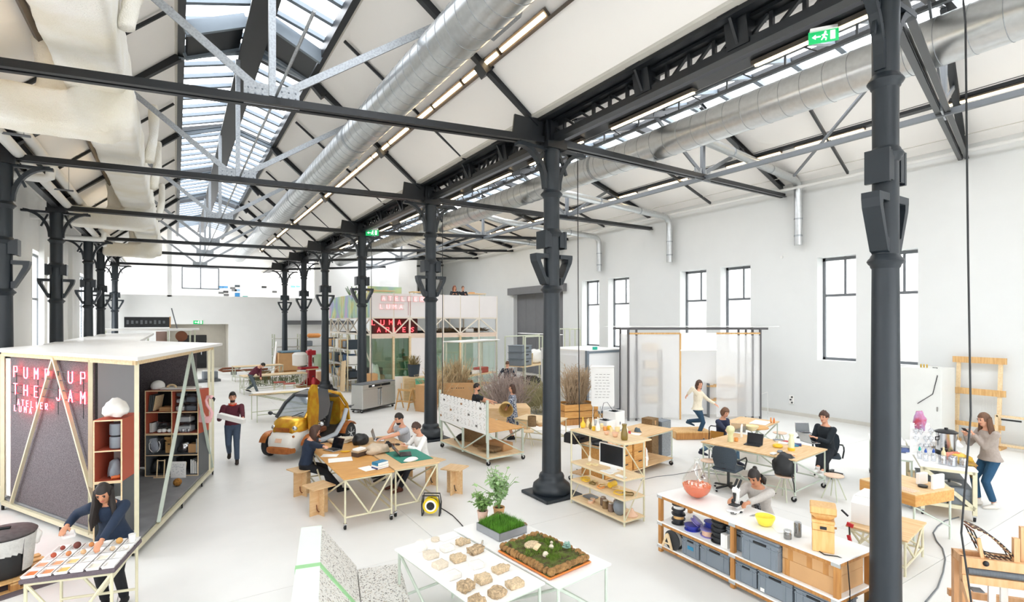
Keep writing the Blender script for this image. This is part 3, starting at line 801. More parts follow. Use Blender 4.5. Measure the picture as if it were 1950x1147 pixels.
# ================================================================== MAIN WORK TABLES
TA=tube_table('work_table','oiled plywood work table on cream tube frame, woman in navy sits at it',(2.71,10.0,0),0,.86,2.76,.85,M['plyo'],M['tubey'],True,'V','X')
TB=tube_table('work_table','pale plywood work table with green cutting mat, joined to oiled table',(3.60,10.05,0),0,.86,2.66,.85,M['ply'],M['tubey'],True,'V','X')
def ply_stool(loc,rz,label,strap):
 t=thing('plywood_stool',label,'stool',loc,rz,'plywood stools')
 B().bev((0,0,.505),(.42,.42,.022),.003).build('seat',M['ply'],t)
 B().box((0,0,.247),(.34,.02,.494)).build('panel',M['ply'],t)
 B().box((0,.085+.005,.247),(.02,.16,.494)).box((0,-.09,.247),(.02,.16,.494)).build('cross_panel',M['ply'],t)
 B().path([(-.05,-.016,.18),(-.05,-.03,.10),(-.03,-.04,.06),(.03,-.04,.06),(.05,-.03,.10),(.05,-.016,.18)],.009,6).build('strap',strap,t,True)
 return t
M['leather']=mat('brown_leather','#7a4527',.6,noise=(9,.1))
ps=[((607,924),.30,'plywood cross panel stool with brown strap, nearest, at table corner',M['leather']),((575,893),.32,'plywood cross panel stool carrying the woman in navy',M['leather']),((866,890),.62,'plywood cross panel stool with black strap beside yellow cable reel',M['black']),((822,876),.40,'plywood cross panel stool carrying the woman in white shirt',M['black']),((775,862),.40,'plywood cross panel stool carrying the man in grey shirt',M['black'])]
STOOL=[]
for(p,rz,lab,st)in ps:
 q=at(p[0],p[1],.515);STOOL.append(q);ply_stool((q.x,q.y,0),rz,lab,st)
ZB=.852
def on(px,py,z=ZB):return at(px,py,z)
laptop(on(633,858),-1.15,'silver laptop open in front of the woman in navy','chrome',1.9)
laptop(on(723,838),1.15,'silver laptop of the man in grey shirt, lid turned to camera','chrome',1.85)
laptop(on(772,866,ZB+.004),1.25,'dark laptop on the green mat before the woman in white','black',2.3)
sheet(on(648,876),-.2,.42,.30,'blank white paper sheet near front of the oiled table')
sheet(on(628,868),-.5,.3,.2,'white paper sheet under the edge of the silver laptop')
M['matg']=mat('green_cutting_mat','#2f8a76',.6,noise=(40,.05))
sheet(on(778,868),0,.62,.9,'large green cutting mat on the pale table','cutting_mat','matg',.004,'mat')
# banana
tag(B().path([(-.10,.02,.02),(-.06,-.012,.022),(0,-.03,.024),(.06,-.014,.022),(.10,.02,.02)],.02,10,[.006,.019,.021,.019,.007]).build('banana',mat('banana_skin','#e3b52c',.5,noise=(9,.15)),None,True,loc=on(658,862),rz=-.3),'ripe yellow banana lying beside the silver laptop','banana')
bx=on(684,868);b=thing('storage_box','dark brown lidded box topped with grey card, mid table','box',bx,.5)
B().bev((0,0,.04),(.24,.17,.08),.004).build('box_body',mat('dark_brown_card','#4a382c',.7,noise=(9,.1)),b)
B().bev((0,0,.095),(.25,.18,.03),.004).build('lid',mat('buff_card','#b9a387',.7,noise=(9,.1)),b)
B().box((.01,.01,.125),(.2,.14,.03)).build('paper_block',M['paper'],b)
teal=mat('teal_cover','#1f7fa5',.4,noise=(9,.08));navy=mat('navy_cover','#2a3a74',.4,noise=(9,.08))
bk=on(724,891)
book(bk,.35,.24,.17,.03,navy,'navy book at the bottom of the stack under the teal book')
book(bk+V((0,0,.031)),.3,.24,.17,.03,M['paper'],'white book in the middle of the stack on table edge')
book(bk+V((0,.0,.062)),.38,.23,.16,.05,teal,'thick teal book on top of the stack on table edge')
sheet(on(700,893),.2,.22,.28,'white booklet lying left of the teal book stack','booklet',t=.006)
blob('crumpled_cap',M['black'],on(687,846),(.17,.15,.14),'crumpled black cloth cap on the table','cap',3,.25)
blob('cloth_bag',mat('beige_cloth','#cbb9a2',.9,noise=(14,.12)),on(718,863),(.24,.18,.11),'crumpled beige cloth bag lying mid table','bag',5,.4)
blob('cloth_pile',mat('cream_cloth','#d8cdb8',.9,noise=(14,.12)),on(650,843),(.26,.16,.07),'heap of cream cloth and papers at far end of oiled table','cloth',8,.4)
c=on(738,851);t=thing('camera','black camera standing beside the coffee jar on table','camera',c,.4)
B().bev((0,0,.045),(.13,.05,.09),.01).box((0,0,.1),(.05,.04,.025)).build('camera_body',M['black'],t)
B().tube((0,-.025,.045),(0,-.1,.045),.038,14).build('lens',M['rubber'],t,True)
t=thing('coffee_jar','clear glass jar with coffee standing beside the camera','jar',on(748,850),0)
B().lathe([(.03,0),(.042,.004),(.042,.09),(.04,.1)],n=14).build('glass',M['wglass'],t,True)
B().lathe([(.036,.006),(.037,.05)],n=14).build('coffee',M['leather'],t,True)
blob('pouch',M['black'],on(757,847),(.05,.09,.012),'black leather pouch at table edge behind the jar','pouch',2,.1)
t=thing('white_device','white wrapped device with black cable on the green mat','device',on(783,878),.3)
blob('device_body',M['paper'],(0,0,0),(.15,.08,.04),None,None,4,.2,t)
B().path([(.1,.02,.03),(.16,.05,.03),(.2,.08,.01)],.012,6).build('cable_end',M['black'],t,True)
# cable reel
q=at(820,984);t=thing('cable_reel','yellow drum cable reel in a black frame on the floor','cable reel',q,-.6)
fr=[(-.15,0,.012),(-.16,.02,.2),(-.14,.0,.36),(.14,0,.36),(.16,.02,.2),(.15,0,.012)]
B().path(fr,.012,8).build('frame',M['black'],t,True);B().path([(x,y+.14,z)for x,y,z in fr],.012,8).build('frame',M['black'],t,True)
B().tube((-.15,0,.012),(-.15,.14,.012),.012,8).tube((.15,0,.012),(.15,.14,.012),.012,8).build('foot',M['black'],t,True)
yel=mat('yellow_plastic','#e6c91e',.4,noise=(9,.05))
B().tube((0,-.01,.185),(0,.01,.185),.135,24).tube((0,.12,.185),(0,.14,.185),.135,24).tube((0,.01,.185),(0,.12,.185),.08,20).build('drum',yel,t,True)
B().path([(.105*math.cos(a*.785),.03+.006*a,.185+.105*math.sin(a*.785))for a in range(14)],.018,8).build('wound_cable',M['black'],t,True)
B().disc((0,-.013,.185),.1,.006,24,(0,1,0)).build('ring_plate',M['white'],t)
B().disc((0,-.018,.185),.07,.008,24,(0,1,0)).build('socket_plate',M['black'],t)
B().disc((-.03,-.024,.20),.022,.006,12,(0,1,0)).disc((.03,-.024,.20),.022,.006,12,(0,1,0)).disc((0,-.024,.15),.022,.006,12,(0,1,0)).build('sockets',M['rubber'],t)['kind']='stuff'
def floor_cable(pts,r,label,m=None):
 return tag(B().path([at(px,py,r)for px,py in pts],r,6).build('floor_cable',m or M['black'],None,True),label,'cable')
floor_cable([(840,968),(850,974),(862,982),(872,992),(882,1003),(900,1022)],.008,'black cable running over the floor from the yellow reel')
# ================================================================== WHITE SAMPLE TABLES
S1=tube_table('sample_table','white topped sample table with rows of pale bricks',(2.60,5.00,0),.12,.80,1.66,.80,M['white'],M['tubeg'],False,'/','X',.25)
S2=tube_table('sample_table','white topped table holding the moss tray and grass tray',(3.44,5.06,0),.12,.80,1.86,.795,M['white'],M['tubeg'],False,'/','X',.25)
straw=mat('straw_composite','#e6cda8',.95,noise=(60,.35),bump=(90,.8))
strawp=mat('pale_composite','#e6d9c4',.95,noise=(60,.15),bump=(90,.6))
whitec=mat('chalk_white','#ece8e0',.95,noise=(60,.06),bump=(90,.4))
barky=mat('bark_composite','#d6ba94',.95,noise=(40,.5),bump=(70,.9))
def brick(px,py,dx,dy,dz,m,label,rz=.1,seed=1,rough=.012):
 from mathutils import noise as mn
 bm=bmesh.new();bmesh.ops.create_cube(bm,size=1)
 bmesh.ops.subdivide_edges(bm,edges=bm.edges,cuts=6,use_grid_fill=True)
 for v in bm.verts:
  p=v.co.copy()
  k=1-.10*max(0,abs(p.x)+abs(p.y)+abs(p.z)-1.1)
  q=V((p.x*dx*k,p.y*dy*k,(p.z+.5)*dz))
  q+=V((mn.noise(q*22+V((seed,0,0))),mn.noise(q*22+V((0,seed,0))),mn.noise(q*22+V((0,0,seed)))if p.z>-.49 else 0))*rough
  v.co=q
 me=bpy.data.meshes.new('sample_brick');bm.to_mesh(me);bm.free();me.materials.append(m);me.shade_smooth()
 o=bpy.data.objects.new('sample_brick',me);COL.objects.link(o);o.location=at(px,py,.802);o.rotation_euler.z=rz
 tag(o,label,'brick','sample bricks on the white table');return o
SB=[(820,1061,.14,.13,.05,strawp,'pale straw brick in the first column, below the upturned bowl',.012),(852,1048,.14,.11,.05,whitec,'chalk white brick beside the upturned bowl',.004),(838,1080,.13,.12,.05,strawp,'cream fibre brick, third in the left column',.008),(872,1068,.14,.12,.055,straw,'golden straw brick in the middle column',.014),(906,1053,.15,.11,.06,barky,'brown bark brick with torn top near the grey tray',.03),(880,1036,.14,.10,.05,straw,'straw and chalk brick near the table back edge',.022),(907,1080,.13,.12,.05,whitec,'chalk white brick beside the table seam',.005),(862,1100,.14,.12,.05,whitec,'white plaster brick, fourth in the left column',.006),(887,1123,.14,.12,.07,barky,'rough mottled brick with pale crust near front of white table',.024),(920,1108,.14,.13,.06,straw,'thick golden straw brick near front of white table',.014),(954,1088,.16,.10,.05,straw,'long straw brick along the table seam, by the moss tray',.016),(947,1134,.14,.13,.06,barky,'speckled brown brick at the frame bottom, beside the golden one',.016),(980,1117,.16,.12,.05,straw,'flat golden straw brick with rounded corners, nearest the moss tray',.012),(907,1150,.13,.12,.06,barky,'bark brick cut off by the bottom of the picture',.024)]
for i,(px,py,dx,dy,dz,m,lab,rg)in enumerate(SB):brick(px,py,dx,dy,dz,m,lab,.12+.1*((i*7)%3-1),i*5+1,rg)
tag(B().lathe([(.085,0),(.085,.01),(.07,.05),(.045,.085),(.035,.09),(.035,.1),(.03,.1)],n=24).build('upturned_bowl',whitec,None,True,loc=at(800,1046,.802)),'white upturned bowl at the left corner of the sample table','bowl')
tag(B().disc((0,0,.015),.05,.03,20).build('sample_puck',strawp,None,True,loc=at(829,1030,.802)),'round cream sample puck behind the upturned bowl','sample')
sheet(at(855,1024,.802),.2,.26,.12,'printed paper note at the back of the sample table')
# moss landscape on an orange tray
tc=at(1035,1062,.80);t=thing('moss_landscape','mossy soil landscape on an orange tray with pale wooden tag','moss tray',tc,.12)
B().bev((0,0,.012),(.62,.86,.02),.01).build('tray',mat('orange_tray','#d9803a',.5,noise=(5,.05)),t)
from mathutils import noise as mno
bm=bmesh.new();bmesh.ops.create_grid(bm,x_segments=46,y_segments=60,size=1)
soil=mat('moss_soil','#4a3b26',1.0,noise=(14,0),col2='#5f6f2c',bump=(60,.9))
for v in bm.verts:
 u,w=v.co.x,v.co.y;e=max(abs(u),abs(w))
 p=V((u*.29,w*.41,0));n=mno.noise(p*9)*.022+mno.noise(p*30)*.014
 z=.075+n+.03*math.exp(-((u-.1)**2+(w-.25)**2)*6)
 if e>.86:z=.085+n*1.4
 if e>.95:z=.025
 rr=1+.06*mno.noise(V((u*3,w*3,5)))
 v.co=V((p.x*rr,p.y*rr,z))
me=bpy.data.meshes.new('soil');bm.to_mesh(me);bm.free();me.materials.append(soil);me.shade_smooth();o=bpy.data.objects.new('soil',me);COL.objects.link(o);o.parent=t
rim=B();rr_=random.Random(3)
bark=mat('cork_bark','#a9804e',1.0,noise=(25,.45),bump=(60,1.0))
for k in range(54):
 a=2*PI*k/54;ca,sa=math.cos(a),math.sin(a);s_=1/max(abs(ca),abs(sa))
 c_=V((ca*s_*.275,sa*s_*.395,.065))
 rim.ball(c_,(rr_.uniform(.025,.05),rr_.uniform(.025,.05),rr_.uniform(.025,.05)),7,5,Euler((rr_.random(),rr_.random(),rr_.random())).to_matrix())
rim.build('bark_rim',bark,t,True)['kind']='stuff'
B().ball((-.02,.16,.09),(.10,.09,.035),12,7).build('straw_mound',straw,t,True)
B().box((-.05,.05,.115),(.13,.05,.022),M=Euler((.3,0,.5)).to_matrix()).build('wooden_tag',M['pale'],t)
B().ball((.09,-.03,.1),.03,7,5).ball((-.08,-.12,.095),.035,7,5).ball((.17,.05,.1),.02,7,5).build('pale_stones',strawp,t)['kind']='stuff'
grn=mat('fresh_moss','#6f8f2d',1.0,noise=(20,.4));tuft=B()
def blade(b,p,h,w,lean,rng):
 a=rng.uniform(0,6.28);d=V((math.cos(a),math.sin(a),0));n=V((-d.y,d.x,0))*w
 tip=p+d*lean+V((0,0,h))
 mid=p+d*lean*.3+V((0,0,h*.6))
 b.add([p-n,p+n,mid+n*.7,tip,mid-n*.7],[(0,1,2,4),(4,2,3)])
for(cx_,cy_,R_,n_)in((.10,-.02,.12,420),(-.04,-.20,.08,260),(.18,.12,.09,220),(.06,.25,.1,160),(-.15,.02,.1,120)):
 for k in range(n_):
  a=rr_.uniform(0,6.28);q=R_*math.sqrt(rr_.random())
  blade(tuft,V((cx_+q*math.cos(a),cy_+q*math.sin(a),.08)),rr_.uniform(.015,.045),.003,rr_.uniform(0,.02),rr_)
tuft.build('moss_tufts',grn,t)['kind']='stuff'
su=B()
for k in range(14):
 a=k*2.4;r_=.05-.0015*k
 su.bar((.20,-.16,.10+.003*k),(.20+r_*math.cos(a),-.16+r_*math.sin(a),.115+.004*k),.022,.01)
su.build('succulent',mat('blue_green_leaf','#86a79b',.6,noise=(9,.1)),t)
# grass tray
tc=at(955,1012,.80);t=thing('grass_tray','grey tray of bright green sprouted grass on the white table','grass tray',tc,.12)
W_,D_=.42,.46
B().box((0,0,.01),(W_,D_,.02)).box((W_/2,0,.045),(.012,D_,.09)).box((-W_/2,0,.045),(.012,D_,.09)).box((0,D_/2,.045),(W_,.012,.09)).box((0,-D_/2,.045),(W_,.012,.09)).build('tray',mat('zinc_tray','#9a9da0',.4,.6,noise=(9,.06)),t)
B().box((0,0,.045),(W_-.02,D_-.02,.06)).build('soil',mat('dark_soil','#2c2119',1,noise=(40,.3)),t)
g=B()
for k in range(5200):blade(g,V((rr_.uniform(-.195,.195),rr_.uniform(-.215,.215),.07)),rr_.uniform(.04,.10),.0022,rr_.uniform(0,.045),rr_)
g.build('grass_blades',mat('grass_green','#5f9a26',.7,noise=(9,.35)),t)['kind']='stuff'
# potted plants behind the grass tray
leafm=mat('plant_leaf','#7fa35a',.6,noise=(9,.3));leafp=mat('pale_leaf','#9fbf86',.6,noise=(9,.25))
def leafy(t,n,h,spread,size,m,rng,z0):
 st=B();lf=B()
 for k in range(n):
  a=rng.uniform(0,6.28);r=spread*rng.random()**.6;hh=h*rng.uniform(.45,1.0)
  tip=V((r*math.cos(a),r*math.sin(a),z0+hh));mid=V((tip.x*.35,tip.y*.35,z0+hh*.6))
  st.path([(0.01*math.cos(a),.01*math.sin(a),z0),mid,tip],.0035,5)
  for j in range(7):
   u=rng.uniform(.35,1.0);p=mid.lerp(tip,max(0,(u-.5)*2))if u>.5 else V((0,0,z0)).lerp(mid,u*2)
   b=rng.uniform(0,6.28);d=V((math.cos(b),math.sin(b),rng.uniform(-.5,.5))).normalized();nn=d.cross(V((0,0,1))).normalized()*size*.38
   q=p+d*size
   lf.add([p,p+d*size*.45+nn,q-V((0,0,size*.2)),p+d*size*.45-nn],[(0,1,2,3)])
 st.build('stems',leafm,t);lf.build('leaves',m,t)['kind']='stuff'
def pot(t,r,h,m):
 B().lathe([(r*.75,0),(r*.8,.004),(r,h),(r*1.06,h),(r*1.06,h+.015),(r*.9,h+.015),(r*.88,h-.01)],n=18).build('pot',m,t,True)
 B().disc((0,0,h-.012),r*.9,.01,16).build('soil',mat('pot_soil','#3a2c20',1,noise=(40,.3)),t)
pinkpot=mat('pink_pot','#d9b9a8',.7,noise=(9,.05))
t=thing('potted_plant','small bushy potted plant in pink pot at the table back, left','plant',at(919,992,.80));pot(t,.07,.12,pinkpot);leafy(t,30,.28,.17,.065,leafm,rr_,.11)
t=thing('potted_plant','tall leafy potted plant in terracotta pot behind the grass tray','plant',at(950,985,.80));pot(t,.075,.12,M['card']);leafy(t,26,.58,.20,.075,leafp,rr_,.11);leafy(t,6,.34,.40,.085,leafp,rr_,.14)
t=thing('planter_trough','pale pink trough standing behind the grass tray','trough',at(938,999,.80),.5);B().bev((0,0,.05),(.42,.10,.1),.01).build('trough_body',pinkpot,t);B().box((0,0,.098),(.38,.07,.01)).build('soil',M['brown'],t)
blob('clay_saucer',M['brown'],at(992,1003,.80),(.09,.07,.03),'brown clay saucer at the back corner of the white table','saucer',2,.1)
tag(B().bar((-.05,0,.01),(.05,.03,.04),.02,.008).bar((.05,.03,.04),(.05,.03,0),.02,.008).build('metal_clip',M['chrome'],None,loc=at(920,1040,.80),rz=.6),'bent metal clip lying in front of the grass tray','clip')
# ================================================================== TERRAZZO LOUNGE (bottom edge)
terr=mat('terrazzo','#d8d6d0',.5,noise=(85,0.0),col2='#d8d6d0')
nt=terr.node_tree;_v=nt.nodes.new('ShaderNodeTexVoronoi');_v.inputs['Scale'].default_value=75
_tc=nt.nodes.new('ShaderNodeTexCoord');nt.links.new(_tc.outputs['Object'],_v.inputs['Vector'])
_cr=nt.nodes.new('ShaderNodeValToRGB');_cr.color_ramp.interpolation='CONSTANT'
for pos,colr in((0.0,'#dcdad4'),(.72,'#8d8a84'),(.80,'#e8e6e1'),(.88,'#5b5751'),(.94,'#bdb2a2')):
 e_=_cr.color_ramp.elements.new(pos)if pos>0 else _cr.color_ramp.elements[0]
 e_.color=(*hx(colr),1);e_.position=pos
_sx=nt.nodes.new('ShaderNodeSeparateColor');nt.links.new(_v.outputs['Color'],_sx.inputs[0]);nt.links.new(_sx.outputs[0],_cr.inputs[0])
nt.links.new(_cr.outputs[0],nt.nodes['Principled BSDF'].inputs['Base Color'])
mint=mat('mint_paint','#dcefdd',.6,noise=(3,.02));greenb=mat('green_band','#97c992',.6,noise=(3,.03))
p0=at(612,1003,.95);t=thing('terrazzo_lounge','terrazzo lounge block with mint top and green band, at picture bottom','lounge',(p0.x,p0.y,0),-.235)
L_=2.6
for(ya,yb)in((0,-1.02),(-1.10,-L_)):
 B().prism([(-.22,0),(-.22,.95),(0,.95),(.40,.42),(.40,0)],'y',yb,ya).build('back_block',terr,t)
 B().box((-.11,(ya+yb)/2,.956),(.225,abs(ya-yb),.014)).build('top_cap',mint,t)
B().prism([(-.23,0),(-.23,.965),(.005,.965),(.41,.42),(.41,0)],'y',-1.10,-1.02).build('green_band',greenb,t)
B().bev((.66,-1.3,.2),(.5,2.5,.4),.008).build('seat_block',terr,t)
# ================================================================== TRAY TABLE (bottom left)
def ori(p,q):return math.atan2(q[1]-p[1],q[0]-p[0])
A_,B_,C_,D__=at(104,1033,.86),at(242,1036,.86),at(229,1099,.86),at(75,1093,.86)
ctr=(A_+B_+C_+D__)/4;rz=-.25
sx=((B_-A_).length+(C_-D__).length)/2;sy=((A_-D__).length+(B_-C_).length)/2
sx,sy=sx*.92,sy*.86
felt=mat('speckled_felt','#6d6268',1.0,noise=(180,.35))
TT=tube_table('tray_table','dark felt topped table holding rows of white powder trays',(ctr.x,ctr.y,0),rz,sx,sy,.86,felt,M['tubey'],False,'V',None,.3,tt=.04)
Rm=Matrix.Rotation(rz,3,'Z')
traym=mat('white_tray','#f1efec',.35,noise=(4,.02))
fills=[['#d9773f','#dd9163','#efbd6a',None,'#e8e2cf','#f0ede2'],['#e3a27f','#e0a27a','#efc887','#eeeae0','#ece4cf','#f3f0e6'],[None]*6,[None]*6]
balls={(2,0):('#b5543a',.026),(2,1):('#c98252',.026),(2,2):('#d9b083',.026),(2,4):('#dcc4a4',.026),(2,5):('#ece6da',.024),(3,0):('#8d3f33',.024),(3,1):('#6f3a32',.036),(3,2):('#c9834a',.026),(3,4):('#d7a45e',.034)}
rown=['front row','second row','third row','back row']
cw,rw=sx/6.0,sy/4.0
def powder_tray(loc,rz_,label,fill,w=.9,group='white powder trays'):
 t=thing('powder_tray',label,'tray',loc,rz_,group)
 a,b=cw*w/2,rw*w/2;hgt=.03
 m=B();o=[(-a,-b),(a,-b),(a,b),(-a,b)];i_=[(-a+.01,-b+.01),(a-.01,-b+.01),(a-.01,b-.01),(-a+.01,b-.01)]
 f_=[(x*.86,y*.86)for x,y in o];fi=[(x*.80,y*.80)for x,y in o]
 vs=[(*p,0)for p in f_]+[(*p,hgt)for p in o]+[(*p,hgt)for p in i_]+[(*p,.005)for p in fi]
 fs=[(3,2,1,0),(12,13,14,15)]
 for k in range(3):
  for j in range(4):fs.append((k*4+j,k*4+(j+1)%4,k*4+4+(j+1)%4,k*4+4+j))
 m.add(vs,fs);m.build('tray_shell',traym,t)
 if fill:B().bev((0,0,.011),(a*1.42,b*1.25,.012),.004).build('powder',mat('powder_'+fill[1:],fill,.95,noise=(40,.08)),t)
 return t
cname={'#d9773f':'deep orange','#dd9163':'orange','#efbd6a':'yellow','#e8e2cf':'ivory','#f0ede2':'white','#e3a27f':'salmon','#e0a27a':'apricot','#efc887':'straw yellow','#ece4cf':'cream','#f3f0e6':'off white','#eeeae0':'chalky'}
for r in range(4):
 for c in range(6):
  loc=ctr+Rm@V((-sx/2+cw*(c+.5),-sy/2+rw*(r+.5),0));loc.z=.862
  fl_=fills[r][c]
  if fl_:lab='white tray of %s powder in the %s'%(cname[fl_],rown[r])
  elif(r,c)in balls:lab='white tray holding a ball in the %s, %s from left'%(rown[r],ORD[c])
  else:lab='empty white tray in the %s, %s from left'%(rown[r],ORD[c])
  powder_tray(loc,rz,lab,fl_)
  if(r,c)in balls:
   col_,rad=balls[(r,c)]
   tag(B().ball((0,0,rad),rad,14,9).build('clay_ball',mat('clay_'+col_[1:],col_,.85,noise=(30,.12)),None,True,loc=loc+V((.01,0,.006))),'small %s clay ball in the %s, tray %s from left'%('dark' if(r,c)in((3,0),(3,1))else 'tan',rown[r],ORD[c]),'ball')
q=ctr+Rm@V((sx/2-cw*.5,sy/2-rw*.5,0));q.z=.868
tag(B().lathe([(.03,0),(.036,.09),(.037,.095),(.034,.095),(.028,.006)],n=14).build('paper_cup',M['paper'],None,True,loc=q),'white paper cup standing in the back right tray','cup')
# ================================================================== BIN ON PALLET, MAT
pm=at(25,1112,0)
tag(B().bev((0,0,.006),(1.05,.95,.012),.003).build('floor_mat',felt,None,loc=(pm.x-.03,pm.y+.02,0),rz=.42),'speckled purple grey mat under the wooden pallet','mat')
t=thing('pallet','small worn wooden pallet under the plaster spattered bin','pallet',(pm.x-.08,pm.y+.05,.012),.42)
for k in range(5):B().box((0,-.34+.17*k,.125),(.86,.10,.02)).build('plank',M['pine'],t)
for x in(-.38,0,.38):B().box((x,0,.095),(.09,.80,.02)).build('bearer',M['pine'],t)
for x in(-.38,0,.38):
 for y in(-.34,0,.34):B().box((x,y,.05),(.09,.10,.08)).build('block',M['oak'],t)
for y in(-.34,0,.34):B().box((0,y,.006),(.86,.08,.012)).build('bottom_plank',M['pine'],t)
bq=at(8,1092,.148);t=thing('plaster_bin','round bin with dark lid wrapped in white plaster cloth','bin',bq,0)
B().lathe([(.26,0),(.30,.46),(.305,.50),(.30,.50)],n=28).build('bin_body',M['black'],t,True)
wrap=B();n=30
for k in range(n):
 a0,a1=2*PI*k/n-PI/2,2*PI*(k+1)/n-PI/2
 z0=.30+.03*math.sin(3*a0)if not(-.5<math.sin(a0*.5+.2)<-.2 or 10<=k<=24)else .03
 z0=.05 if(4<=k<=24)else .27
 wrap.add([(.272*math.cos(a0)*(1+.14*z0),.272*math.sin(a0)*(1+.14*z0),z0),(.272*math.cos(a1)*(1+.14*z0),.272*math.sin(a1)*(1+.14*z0),z0),(.318*math.cos(a1),.318*math.sin(a1),.49),(.318*math.cos(a0),.318*math.sin(a0),.49)],[(0,1,2,3)])
wrap.build('plaster_cloth',mat('plaster_cloth','#dcdcd8',.95,noise=(25,.12),bump=(60,.6)),t,True)
B().lathe([(.32,.50),(.33,.52),(.30,.545),(.12,.565),(.02,.57)],n=28).build('lid',mat('dusty_lid','#5b5556',.8,noise=(16,.3)),t,True)
B().bev((0,0,.585),(.13,.05,.035),.01).build('lid_handle',M['black'],t)
blob('plaster_drip',M['paper'],(.30,.06,.30),(.05,.05,.12),None,None,9,.4,t)
# ================================================================== NEON BOOTH
P_,Q_,R_=at(255,1068),at(5,972),at(405,905)
S_=Q_+R_-P_
t=thing('neon_booth','grey felt booth on casters with white roof and red neon lettering','booth',(P_.x,P_.y,0))
def L(p,z=0.0):return V((p.x-P_.x,p.y-P_.y,z))
dQ=(Q_-P_).normalized();dR=(R_-P_).normalized();LQ=(Q_-P_).length;LR=(R_-P_).length
O=V((0,0,0))
def lp(a,b,z):v=dQ*a+dR*b;return V((v.x,v.y,z))
B().prism([(lp(.05,.05,0).x,lp(.05,.05,0).y),(lp(LQ,.05,0).x,lp(LQ,.05,0).y),(lp(LQ,LR,0).x,lp(LQ,LR,0).y),(lp(.05,LR,0).x,lp(.05,LR,0).y)],'z',.17,.21).build('floor_deck',mat('grey_deck','#8b8d90',.5,noise=(3,.2)),t)
for(a,b,c,d)in((0,0,LQ,0),(0,0,0,LR),(LQ,0,LQ,LR),(0,LR,LQ,LR)):
 B().bar(lp(a,b,.14),lp(c,d,.14),.05,.07,(0,0,1)).build('base_rail',M['tubey'],t)
ZR=2.86
roof=[lp(-.25,-.22,0),lp(LQ+.2,-.2,0),lp(LQ+.2,LR+.25,0),lp(-.25,LR+.25,0)]
B().prism([(p.x,p.y)for p in roof],'z',ZR,ZR+.05).build('roof_panel',M['white'],t)
for(a,b,c,d)in((0,0,LQ,0),(0,0,0,LR),(LQ,0,LQ,LR),(0,LR,LQ,LR)):
 B().bar(lp(a,b,ZR-.05),lp(c,d,ZR-.05),.04,.07,(0,0,1)).build('roof_rail',M['pale'],t)
posts=[(0,.10),(1.2,0),(LQ,0),(0,LR),(-.0,LR-.30),(LQ,LR)]
for(a,b)in posts:B().bar(lp(a,b,.15),lp(a,b,ZR-.05),.055,.055,(0,1,0)).build('post',M['tubey'],t)
# felt walls
feltg=mat('grey_felt','#716a6d',1.0,noise=(55,.5))
B().bar(lp(1.22,.10,(.22+ZR-.1)/2),lp(LQ-.25,.10,(.22+ZR-.1)/2),.05,ZR-.32,(0,0,1)).build('felt_wall',feltg,t)
B().bar(lp(LQ-.25,.08,1.5),lp(LQ-.05,.08,1.5),.04,ZR-.4,(0,0,1)).build('white_curtain',M['paper'],t)
_a,_b=at(258,893,.21),at(374,888,.21)
B().bar(L(_a,1.5),L(_b,1.5),.05,ZR-.35,(0,0,1)).build('felt_wall',feltg,t)
_c=lp(1.9,.35,1.5)
B().bar(V((_c.x,_c.y,1.5)),L(_a,1.5),.04,ZR-.35,(0,0,1)).build('felt_wall',feltg,t)
B().bar(lp(1.2,.25,2.2),lp(1.0,1.6,2.2),.012,1.2,(0,0,1)).build('plastic_curtain',milky('curtain_film',(.85,.86,.9),.35),t)
# A-frame braces outside both long sides
for sx_ in(-1,1):B().bar(lp(LQ*.55,-.02,ZR-.06),lp(LQ*(.55+.36*sx_),-.02,.2),.05,.035,None).build('brace',M['tubey'],t)
for sx_ in(-1,1):B().bar(lp(-.02,LR*.62,ZR-.06),lp(-.02,LR*(.62+.36*sx_)-(.18 if sx_<0 else 0),.2),.05,.035,None).build('brace',M['tubeg'],t)
for(a,b)in((0.1,.1),(LQ*.5,0),(LQ,0),(0,LR*.5),(0,LR),(LQ,LR),(0,LR*.8)):
 q=lp(a,b,0);caster(t,q.x,q.y,.055)
# neon lettering: tubes set off the wall on dark rods
neon=mat('neon_red','#ffd9dc',.3,emit=('#ff1c30',30.0))
rodm=M['steel']
NEON={'P':[[(0,0),(0,1),(.55,1),(.6,.75),(.55,.5),(0,.5)]],'U':[[(0,1),(0,.15),(.15,0),(.45,0),(.6,.15),(.6,1)]],'M':[[(0,0),(0,1),(.3,.45),(.6,1),(.6,0)]],'T':[[(0,1),(.6,1)],[(.3,1),(.3,0)]],'H':[[(0,0),(0,1)],[(.6,0),(.6,1)],[(0,.5),(.6,.5)]],'E':[[(.55,1),(0,1),(0,0),(.55,0)],[(0,.5),(.45,.5)]],'J':[[(.5,1),(.5,.2),(.35,0),(.15,0),(0,.2)]],'A':[[(0,0),(.3,1),(.6,0)],[(.12,.38),(.48,.38)]],'L':[[(0,1),(0,0),(.5,0)]],'I':[[(.2,0),(.2,1)]],'R':[[(0,0),(0,1),(.55,1),(.6,.75),(.55,.5),(0,.5)],[(.25,.5),(.6,0)]],'N':[[(0,0),(0,1),(.6,0),(.6,1)]],'S':[[(.6,.9),(.3,1),(0,.8),(.55,.3),(.3,0),(0,.1)]]}
def neon_word(s,put,u,v,hgt,adv,r,m,par,nm='neon_letter'):
 """put(u, v) -> local point on the sign plane"""
 for k,ch in enumerate(s):
  if ch==' ':continue
  g=B()
  for st in NEON[ch]:g.path([put(u+k*adv+x*hgt*1.15,v+y*hgt)for x,y in st],r,6)
  g.build(nm,m,par,True)
sg=thing('neon_sign','red glowing neon sign reading PUMP UP THE JAM on grey felt','neon sign',(P_.x,P_.y,0))
def sp(u,v):
 return lp(LQ-.30-u,-.045,v)
